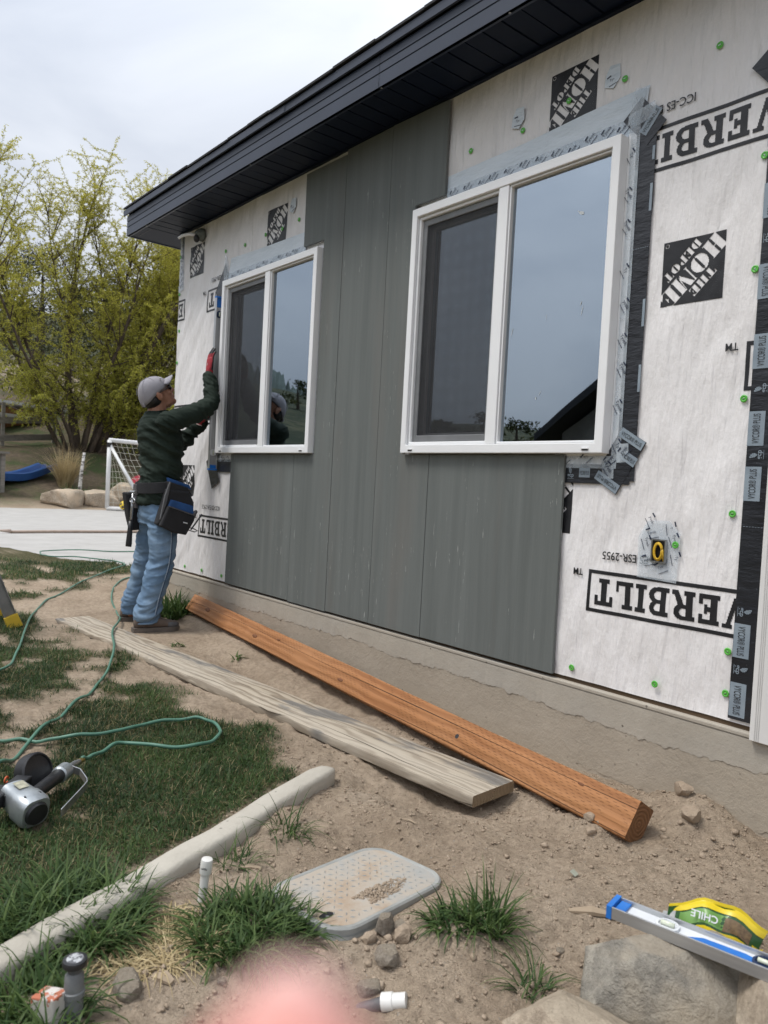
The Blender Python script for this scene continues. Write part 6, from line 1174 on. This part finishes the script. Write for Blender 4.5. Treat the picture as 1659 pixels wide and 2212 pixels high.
limb(bd, [rel(RSH), rel((-4.748, -.29, 1.14)), rel(REL_), rel((-4.81, -.12, 1.34)), rel(RWR)], [.052, .044, .036, .034, .027]); limb(bd, [rel(LSH), rel((-5.095, -.32, 1.0)), rel(LEL), rel((-5.05, -.13, 1.04)), rel(LWR)], [.052, .044, .036, .034, .027])
RLEG = [(-4.835, -.418, .44), (-4.812, -.420, .30), (-4.80, -.430, .145), (-4.80, -.480, -.05), (-4.794, -.513, -.192)]; LLEG = [(-5.005, -.41, .44), (-5.055, -.405, .28), (-5.10, -.412, .105), (-5.15, -.440, -.07), (-5.182, -.460, -.198)]
limb(bd, [rel(p) for p in RLEG], [.075, .068, .052, .046, .036]); limb(bd, [rel(p) for p in LLEG], [.075, .068, .052, .046, .036])
for p, d in ((RLEG[-1], (.045, .21)), (LLEG[-1], (0, .20))): limb(bd, [rel((p[0], p[1]-.02, -.250)), rel((p[0]+d[0]*.4, p[1]+d[1]*.4, -.262)), rel((p[0]+d[0]*.75, p[1]+d[1]*.75, -.268))], [.024, .022, .012])
remesh(bd, 'body', .0045, [SKIN], worker, 2)
# shirt
def fold(co, s1, dirv, amp, seed, sharp=1.0):
    d = np.array(Vector(dirv).normalized()); t = co@d; a = np.cross(d, [0.3, .2, 1]); a /= np.linalg.norm(a); b = np.cross(d, a); n_ = fbm(t*s1+seed, (co@a)*s1*.22+(co@b)*s1*.18+seed*1.7, 3)-.5; return amp*(np.abs(n_)*-2.0+.28)*sharp
def shirt_disp(co, no):
    w = PO.z+co[:, 2]; d = fold(co, 17, (.3, .35, 1), .034, 2)*sstep(1.15, 1.0, w) + fold(co, 30, (-.2, .6, 1), .014, 6); waist = sstep(.86, .66, w); d = d+waist*fold(co, 36, (0, .5, 1), .024, 9); arm = sstep(-.33, -.22, PO.y+co[:, 1])*sstep(.93, 1.0, w); d = d+arm*fold(co, 40, (.1, .75, .6), .018, 4); return d
sh_ = MB(); rg_ = [(.535, -4.922, -.428, .172, .122), (.58, -4.922, -.424, .176, .124), (.66, -4.922, -.412, .168, .116), (.78, -4.922, -.405, .178, .126), (.92, -4.922, -.408, .186, .134), (1.02, -4.92, -.424, .186, .134), (1.085, -4.915, -.436, .165, .112), (1.125, -4.91, -.448, .115, .086), (1.148, -4.908, -.455, .078, .072)]
sh_.loft([ering(rel((x, y, z)), a, b, 28) for z, x, y, a, b in rg_])
limb(sh_, [rel(RSH), rel((-4.748, -.29, 1.14)), rel(REL_), rel((-4.81, -.122, 1.34)), rel((-4.862, -.112, 1.425))], [.075, .066, .056, .050, .041]); limb(sh_, [rel(LSH), rel((-5.095, -.32, 1.0)), rel(LEL), rel((-5.05, -.135, 1.04)), rel((-4.995, -.088, 1.115))], [.074, .064, .056, .050, .040])
remesh(sh_, 'shirt', .0062, [SHIRT], worker, 3, shirt_disp)
m_ = MB(); m_.tube([rel((-4.907+.066*math.cos(t), -.452+.064*math.sin(t), 1.150+.012*math.sin(t))) for t in np.linspace(0, 6.2832, 26)], .0065, 8, False); m_.build('collar', SHIRT, worker, smooth=True)
# jeans
def jean_disp(co, no):
    w = PO.z+co[:, 2]; k = .5+1.4*np.exp(-((w-.12)/.10)**2)+2.1*np.exp(-((w+.17)/.09)**2)+.9*np.exp(-((w-.40)/.08)**2); return fold(co, 22, (.25, -.45, 1), .017, 3)*k + fold(co, 9, (.5, .3, .9), .014, 12)
jn = MB(); jn.loft([ering(rel((x, y, z)), a, b, 28) for z, x, y, a, b in [(.40, -4.92, -.415, .165, .112), (.46, -4.92, -.418, .170, .120), (.52, -4.92, -.420, .166, .118), (.60, -4.92, -.418, .158, .108)]])
limb(jn, [rel(p) for p in RLEG], [.098, .095, .084, .079, .080]); limb(jn, [rel(p) for p in LLEG], [.098, .093, .082, .076, .078])
jeans = remesh(jn, 'jeans', .0065, [DENIM], worker, 3, jean_disp)
for v in jeans.data.vertices:
    zl = -.240+.010*math.sin(v.co.y*30)-PO.z
    if v.co.z < zl: v.co.z = zl+(v.co.z-zl)*.12
for k_, (LG, rr_) in enumerate(((RLEG, (.098, .095, .084, .079, .080)),)):
    for off, mt in ((0, mat('jean_stitch', (0.40, 0.47, 0.55), (0.3, 0.37, 0.45), 200, .8, lo=.45, hi=.5)), (.008, mat('jean_seam', (0.05, 0.09, 0.16), (0.04, 0.07, 0.13), 60, .9))):
        P_ = smooth_path([rel((p[0]+r_*1.015, p[1]+.018+off, p[2])) for p, r_ in zip(LG, rr_)], 6); m_ = MB(); m_.tube(P_, .0028, 6); m_.build('side_seam', mt, jeans, smooth=True)
for p, r_ in ((RLEG[-1], .083), (LLEG[-1], .080)):
    m_ = MB(); m_.tube([rel((p[0]+r_*math.cos(t)*.84, p[1]+.0+r_*math.sin(t)*.84, -.238+.006*math.sin(t))) for t in np.linspace(0, 6.2832, 30)], .0055, 7, False); m_.build('hem', DENIM, jeans, smooth=True)
# shoes
def shoe(hx, hy, tx, ty, parent, z0=-.302):
    t = empty('shoe', rel((hx, hy, z0)), parent); a = math.atan2(ty-hy, tx-hx); t.rotation_euler = (0, 0, a); L = math.hypot(tx-hx, ty-hy); rings = []; S = [(0, .026, .062), (.03, .036, .082), (.09, .039, .088), (.14, .041, .080), (.19, .047, .062), (.24, .046, .050), (.275, .034, .042), (.29, .012, .034)]
    for x, w, h in S: rings.append([(x*L/.29, w*math.copysign(abs(math.cos(q))**.7, math.cos(q)), .022+h*.5+h*.5*math.sin(q)*(.96 if math.sin(q) > 0 else 1)) for q in np.linspace(0, 6.2832, 19)[:-1]])
    m_ = MB(); m_.loft(rings); u_ = m_.build('upper', SHOE, t, smooth=True, sub=1); rings = []
    for x, w, h in [(-.006, .022, 0), (.0, .034, 0), (.05, .041, 0), (.12, .042, 0), (.20, .050, 0), (.25, .049, 0), (.285, .036, .004), (.302, .010, .010)]: rings.append([(x*L/.29, y, z_) for y, z_ in ((-w, h), (w, h), (w*1.02, .016), (w*.98, .030), (-w*.98, .030), (-w*1.02, .016))])
    m_ = MB(); m_.loft(rings); m_.build('sole', SOLE, t, auto=True); rings = []
    for x, w, h in [(.215, .0485, .052), (.245, .0475, .047), (.275, .0355, .040), (.294, .013, .030)]: rings.append([(x*L/.29, w*math.copysign(abs(math.cos(q))**.7, math.cos(q)), .020+h*.5+h*.52*math.sin(q)) for q in np.linspace(0, 6.2832, 19)[:-1]])
    m_ = MB(); m_.loft(rings); m_.build('toe_cap', GREYT, t, smooth=True)
    for i in range(4): m_ = MB(); x = .115+i*.024; m_.tube([(x*L/.29, -.026, .094-.010*i), (x*L/.29+.006, 0, .106-.011*i), (x*L/.29, .026, .094-.010*i)], .0028, 6); m_.build('lace', BLKG, t, smooth=True)
shoe(-4.802, -.600, -4.758, -.312, worker); shoe(-5.200, -.540, -5.195, -.255, worker)
# cap, hair, glasses
m_ = MB(); m_.ell(hp(0, -.046, -.030), .0765, .066, .060, 22, 12, HM); m_.ell(hp(.0, -.015, -.005), .0785, .045, .040, 22, 12, HM); m_.build('hair', HAIR, worker, smooth=True)
m_ = MB(); rings = []
for k in range(12):
    ph = R_(4+86*k/11+ (4 if k == 11 else 0)); q = []
    for j in range(32):
        t = 2*math.pi*j/32; f_ = math.sin(t); low = .020*(f_ > 0)*f_ - .052*max(-f_, 0); rad = math.sin(ph)**.85; u_ = .112*math.cos(ph) + (low+.014)*(k/11)**2; q.append(tuple(hp(.0855*rad*math.cos(t), -.016+.112*rad*math.sin(t), u_)))
    rings.append(q)
m_.loft(rings, True, False); n_ = 32; m_.add([tuple(hp(0, -.016, .1125))], []); top = len(m_.v)-1
for j in range(32): m_.f.append((j, (j+1) % 32, top)); m_.mi.append(0)
cap = m_.build('cap', CAPM, worker, smooth=True); so_ = cap.modifiers.new('s', 'SOLIDIFY'); so_.thickness = .003
m_ = MB(); rings = []
for i in range(7):
    t = i/6; q = []
    for j in range(15): s = (j/14-.5)*2; q.append(tuple(hp(s*(.080-.010*t*t), .050+.028*(1-s*s)+t*.072*(1-.55*abs(s)**2.4), .040+.022*(1-s*s)+t*.004-.020*s*s*t)))
    rings.append(q)
m_.loft(rings, False, False); br = m_.build('brim', CAPM, cap, smooth=True); so_ = br.modifiers.new('s', 'SOLIDIFY'); so_.thickness = .004
m_ = MB(); m_.ell(hp(0, -.016, .113), .006, .006, .004, 10, 6, HM); m_.build('cap_button', CAPM, cap, smooth=True); m_ = MB(); m_.box(-.011, .011, -.003, .003, -.004, .004, Matrix.Translation(hp(.066, .045, .082)) @ HM @ Matrix.Rotation(R_(-30), 4, 'Y')); m_.build('badge', WHITEL, cap, bevel=.001)
for j in range(6):
    t = math.pi*2*j/6+.2; m_ = MB(); m_.tube([hp(.0868*math.sin(R_(p_))**.85*math.cos(t), -.016+.1135*math.sin(R_(p_))**.85*math.sin(t), .1135*math.cos(R_(p_))+.002) for p_ in (8, 25, 42, 58, 72)], .0013, 5); m_.build('panel_seam', CAPM, cap)
m_ = MB(); m_.box(-.012, .012, -.004, .004, -.020, .004, Matrix.Translation(hp(.030, -.122, -.026)) @ HM); m_.build('strap', CAPM, cap, bevel=.001)
gl_ = empty('sunglasses', hp(0, .088, .010), worker); LENS = mat('dark_lens', (0.012, 0.011, 0.012), (0.008, 0.008, 0.009), 8, .08, spec=.8)
gloc = gl_.location
for s in (-1, 1):
    m_ = MB(); m_.ell(hp(s*.036, .086, .004)-gloc, .031, .010, .021, 18, 10, HM); m_.build('lens', LENS, gl_, smooth=True)
    m_ = MB(); m_.tube([hp(s*.064, .082, .010)-gloc, hp(s*.079, .045, .008)-gloc, hp(s*.083, .0, .004)-gloc, hp(s*.082, -.018, -.008)-gloc], [.005, .0035, .003, .003], 7); m_.build('temple', BLACKPL, gl_, smooth=True)
# gloves
def glove(wr, d, pn, side, curl, thumb, lab):
    d = Vector(d).normalized(); pn = Vector(pn); pn = (pn-d*pn.dot(d)).normalized(); w = d.cross(pn).normalized()*side; wr = Vector(wr); m_ = MB()
    def pt(a, b, c): return rel(wr+d*a*1.1+w*b*1.14+pn*c*1.1)
    rings = []
    for a, hw, hh in ((-.012, .030, .024), (.015, .031, .022), (.04, .040, .019), (.075, .046, .017), (.100, .044, .015), (.108, .038, .011)): rings.append([tuple(pt(a, hw*math.cos(t), hh*math.sin(t))) for t in np.linspace(0, 6.2832, 21)[:-1]])
    m_.loft(rings)
    for i, (b, L, r_) in enumerate(((-.033, .072, .0098), (-.011, .082, .0103), (.011, .076, .0100), (.033, .060, .0090))):
        p = Vector((.098-.006*abs(i-1.3), b, .0)); an = 0; P_ = [p]; sp2 = (b/.033)*.05
        for k, fr in enumerate((.45, .32, .23)): an += curl*(.7+.25*k)+.05*i*curl; p = p+Vector((math.cos(an), sp2, math.sin(an)))*L*fr; P_.append(p)
        limb(m_, [pt(*q) for q in P_], [r_*1.08, r_, r_*.96, r_*.86], 10, 3)
    P_ = [Vector((.022, -.030, .006)), Vector((.048, -.052, .014+thumb*.3)), Vector((.074, -.060, .020+thumb)), Vector((.096, -.060, .022+thumb*1.5))]; limb(m_, [pt(*q) for q in P_], [.0135, .0122, .0112, .0094], 10, 3)
    o = remesh(m_, 'glove', .0028, [REDG, BLKG], worker, 2); o['label'] = lab
    me = o.data; n_ = len(me.polygons); nor = np.empty(n_*3); me.polygons.foreach_get('normal', nor); cen = np.empty(n_*3); me.polygons.foreach_get('center', cen); nor = nor.reshape(-1, 3); cen = cen.reshape(-1, 3)-np.array(rel(wr)); pv = np.array(pn); tips = cen@np.array(d) > .150
    me.polygons.foreach_set('material_index', (((nor@pv > -.30) | tips) & (cen@np.array(d) > .03)).astype(np.int32)); 
    m_ = MB(); m_.tube([tuple(pt(-.012, .0315*math.cos(t), .0255*math.sin(t))) for t in np.linspace(0, 6.2832, 22)], .0035, 6, False); m_.build('cuff_edge', mat('pale_cuff', (0.62, 0.45, 0.42), (0.5, 0.36, 0.34), 40, .8), o, smooth=True)
    return o
g1 = glove((-4.866, -.112, 1.436), (-.05, .06, 1.0), (.10, 1.0, 0), -1, .16, .008, 'red and black work glove pressed against the window edge')
glove((-4.990, -.105, 1.115), (.34, .10, .93), (.15, 1.0, -.1), 1, .55, .012, 'red and black work glove gripping the upright level')
m_ = MB(); gd = Vector((-.05, .06, 1)).normalized(); gpn = (Vector((.10, 1, 0))-gd*Vector((.10, 1, 0)).dot(gd)).normalized(); gw = gd.cross(gpn)
for (a, L, h) in ((.052, .030, .0026), (.060, .022, .004), (.069, .026, .0026), (.078, .018, .0026)): c = rel(Vector((-4.866, -.112, 1.436))+gd*a-gpn*.0195); m_.add([tuple(c+gw*s*L/2+gd*t*h/2) for s, t in ((-1, -1), (1, -1), (1, 1), (-1, 1))], [(0, 1, 2, 3)])
m_.build('printed_mark', mat('pale_pink_print', (0.75, 0.5, 0.5), (0.65, 0.4, 0.4), 50, .7), g1)
# tool belt
belt = empty('tool_belt', rel((-4.92, -.415, .655)), worker); belt['label'] = 'black tool belt with blue trimmed pouches'; BO = Vector((-4.92, -.415, .655))
def br_(p): return Vector(p)-BO
m_ = MB(); rings = []
for z_, k in ((-.036, 1.0), (-.034, 1.03), (.034, 1.03), (.036, 1.0)): rings.append([tuple(br_((-4.92+.190*k*math.cos(t), -.415+.142*k*math.sin(t), .655+z_+.02*math.sin(t)))) for t in np.linspace(0, 6.2832, 41)[:-1]])
m_.loft(rings, True, False); m_.build('belt', CORD, belt, auto=True)
def slab_poly(name, pts_yz, x0, x1, mtl, parent, bulge=.0, skew=0.0):
    """pouch panel: outline in (y,z), from x0 (inside) to x1 (outside)"""
    n = len(pts_yz); cy = sum(p[0] for p in pts_yz)/n; cz = sum(p[1] for p in pts_yz)/n; rings = []
    for t, k in ((0, .96), (.12, 1.0), (.55, 1.0+bulge), (.9, .98+bulge), (1.0, .90)): rings.append([tuple(br_((x0+(x1-x0)*t+skew*(z-cz), cy+(y-cy)*k, cz+(z-cz)*k))) for y, z in pts_yz])
    m_ = MB(); m_.loft(rings); return m_.build(name, mtl, parent, bevel=.007)
po1 = slab_poly('pouch', [(-.452, .640), (-.300, .630), (-.262, .560), (-.262, .455), (-.322, .355), (-.420, .372), (-.510, .412), (-.470, .55)], -4.765, -4.690, CORD, belt, .02)
slab_poly('pouch_pocket', [(-.455, .530), (-.268, .470), (-.272, .440), (-.325, .345), (-.420, .362), (-.505, .405)], -4.692, -4.655, CORD, po1, .02); slab_poly('pouch_pocket', [(-.430, .575), (-.275, .535), (-.268, .478), (-.448, .532)], -4.692, -4.672, BLUEF, po1); slab_poly('pouch_flap', [(-.440, .715), (-.285, .672), (-.268, .640), (-.300, .655), (-.435, .690)], -4.752, -4.722, BLUEF, po1); slab_poly('pouch_back', [(-.445, .692), (-.305, .655), (-.268, .60), (-.300, .575), (-.440, .60)], -4.750, -4.700, CORD, po1); slab_poly('trim', [(-.455, .535), (-.268, .475), (-.268, .469), (-.455, .528)], -4.657, -4.650, GREYT, po1); slab_poly('trim', [(-.470, .60), (-.440, .69), (-.432, .688), (-.455, .56), (-.49, .44), (-.497, .442)], -4.70, -4.684, GREYT, po1)
slab_poly('logo_patch', [(-.352, .432), (-.322, .425), (-.322, .418), (-.352, .425)], -4.656, -4.651, WHITEL, po1)
m_ = MB(); m_.tube([br_((-4.68, -.30, .375)), br_((-4.66, -.265, .365)), br_((-4.66, -.245, .372)), br_((-4.675, -.262, .383)), br_((-4.69, -.29, .392))], .0035, 7); m_.build('cord_loop', BLKG, po1, smooth=True)
po2 = slab_poly('pouch', [(-.60, .60), (-.50, .60), (-.455, .44), (-.46, .35), (-.545, .345), (-.575, .45)], -5.10, -5.02, CORD, belt, .02)
hl = MB(); hl.box(-.03, .03, -.012, .004, -.10, .06, Matrix.Translation(br_((-4.965, -.552, .60)))); hl.build('hammer_loop', LEATH, belt, bevel=.004); m_ = MB(); m_.tube([br_((-4.965+.042*math.cos(t), -.575, .550+.016*math.sin(t))) for t in np.linspace(0, 6.2832, 18)], .0045, 7, False); m_.build('steel_loop', STEEL, belt, smooth=True)
hm_ = empty('hammer', (-4.985, -.582, .24)); tag(hm_, 'hammer with black rubber grip hanging from the tool belt', 'hammer'); m_ = MB(); m_.tube([(0, 0, 0), (0, .002, .02), (.0, .006, .12), (0, .010, .17)], [.019, .0205, .016, .0145], 14); m_.build('grip', BLACKPL, hm_, smooth=True); m_ = MB(); m_.tube([(0, .010, .168), (0, .018, .36)], .010, 10); m_.build('shaft', STEEL, hm_, smooth=True); m_ = MB(); m_.tube([(-.045, .018, .365), (.03, .018, .365), (.055, .018, .365)], [.010, .012, .016], 12); m_.tube([(-.04, .018, .365), (-.07, .018, .350), (-.085, .018, .325)], [.011, .009, .004], 8); m_.build('head', STEEL, hm_, auto=True)
t = empty('screwdriver', (-4.672, -.285, .44)); t.rotation_euler = (R_(-24), 0, 0); tag(t, 'screwdriver with grey handle sticking out of the belt pouch', 'screwdriver'); m_ = MB(); m_.lathe([(.003, -.06), (.003, .0)], 8); m_.build('blade', STEEL, t); m_ = MB(); m_.lathe([(.008, 0), (.012, .008), (.011, .05), (.0125, .066), (.006, .075)], 12); m_.build('handle', LEATH, t, smooth=True)
t = empty('marker_pen', (-4.665, -.262, .42)); t.rotation_euler = (R_(-36), 0, 0); tag(t, 'thin black marker sticking out of the belt pouch', 'pen'); m_ = MB(); m_.lathe([(.005, -.05), (.005, .06), (.004, .075)], 10); m_.build('barrel', BLACKPL, t); m_ = MB(); m_.lathe([(.0055, .05), (.0055, .076), (.003, .079)], 10); m_.build('cap', BLACKPL, t)

# ------------------------------------------------------------------ the photographer's own fingertip in front of the lens
def cp(px, py, d): return CAM+(FW+RT*((px-829.5)/1640)-UP*((py-1106)/1640))*d
tip = cp(605, 2190, .046)-UP*.008; hand = empty('hand', tip-UP*.13-FW*.03); tag(hand, 'out of focus pink fingertip of a raised hand above the dirt', 'hand')
PINK = NT('pink_fingertip_skin'); PINK.set(.5, 0, .4); PINK.col(PINK.ramp(PINK.noise(60, 4, .6), [(.3, (0.62, 0.26, 0.22)), (.7, (0.72, 0.34, 0.29))])); PINK.bump(PINK.noise(700, 3), .0003); PINK = PINK.m
hb = MB(); ho = hand.location
def hq_(a, b, c): return tip+RT*a-UP*b+FW*c-ho
limb(hb, [hq_(0, 0, 0), hq_(-.002, .026, .002), hq_(-.004, .050, -.002), hq_(-.006, .085, -.022)], [.0080, .0086, .0090, .0100], 14)
for (a0, l, cz) in ((.022, .070, .0), (.042, .064, .0), (.060, .050, .0)): limb(hb, [hq_(a0-.006, .085, -.022), hq_(a0, .085-l*.45, .002), hq_(a0, .085-l*.35, .012), hq_(a0-.002, .085-l*.05, .014)], [.0095, .0088, .0083, .0076], 12)
limb(hb, [hq_(-.012, .14, -.035), hq_(-.034, .115, -.024), hq_(-.044, .088, -.012), hq_(-.044, .064, -.004)], [.014, .0125, .0115, .0095], 12)
rings = []
for b, c, w, h in ((.078, -.020, .036, .012), (.10, -.030, .041, .015), (.13, -.040, .040, .017), (.155, -.048, .032, .019), (.175, -.055, .028, .021)): rings.append([tuple(hq_(.022+w*math.cos(t), b, c+h*math.sin(t))) for t in np.linspace(0, 6.2832, 21)[:-1]])
hb.loft(rings); limb(hb, [hq_(.022, .165, -.052), hq_(.03, .25, -.10), hq_(.05, .36, -.20)], [.026, .032, .042], 16)
remesh(hb, 'skin', .0022, [PINK], hand, 3)
m_ = MB(); m_.ell(hq_(0, -.0005, .0062), .0052, .0022, .0068, 12, 8, Matrix(((RT.x, FW.x, UP.x), (RT.y, FW.y, UP.y), (RT.z, FW.z, UP.z))).to_4x4()); m_.build('fingernail', mat('nail_pink', (0.76, 0.48, 0.43), (0.7, 0.42, 0.38), 60, .3), hand, smooth=True)
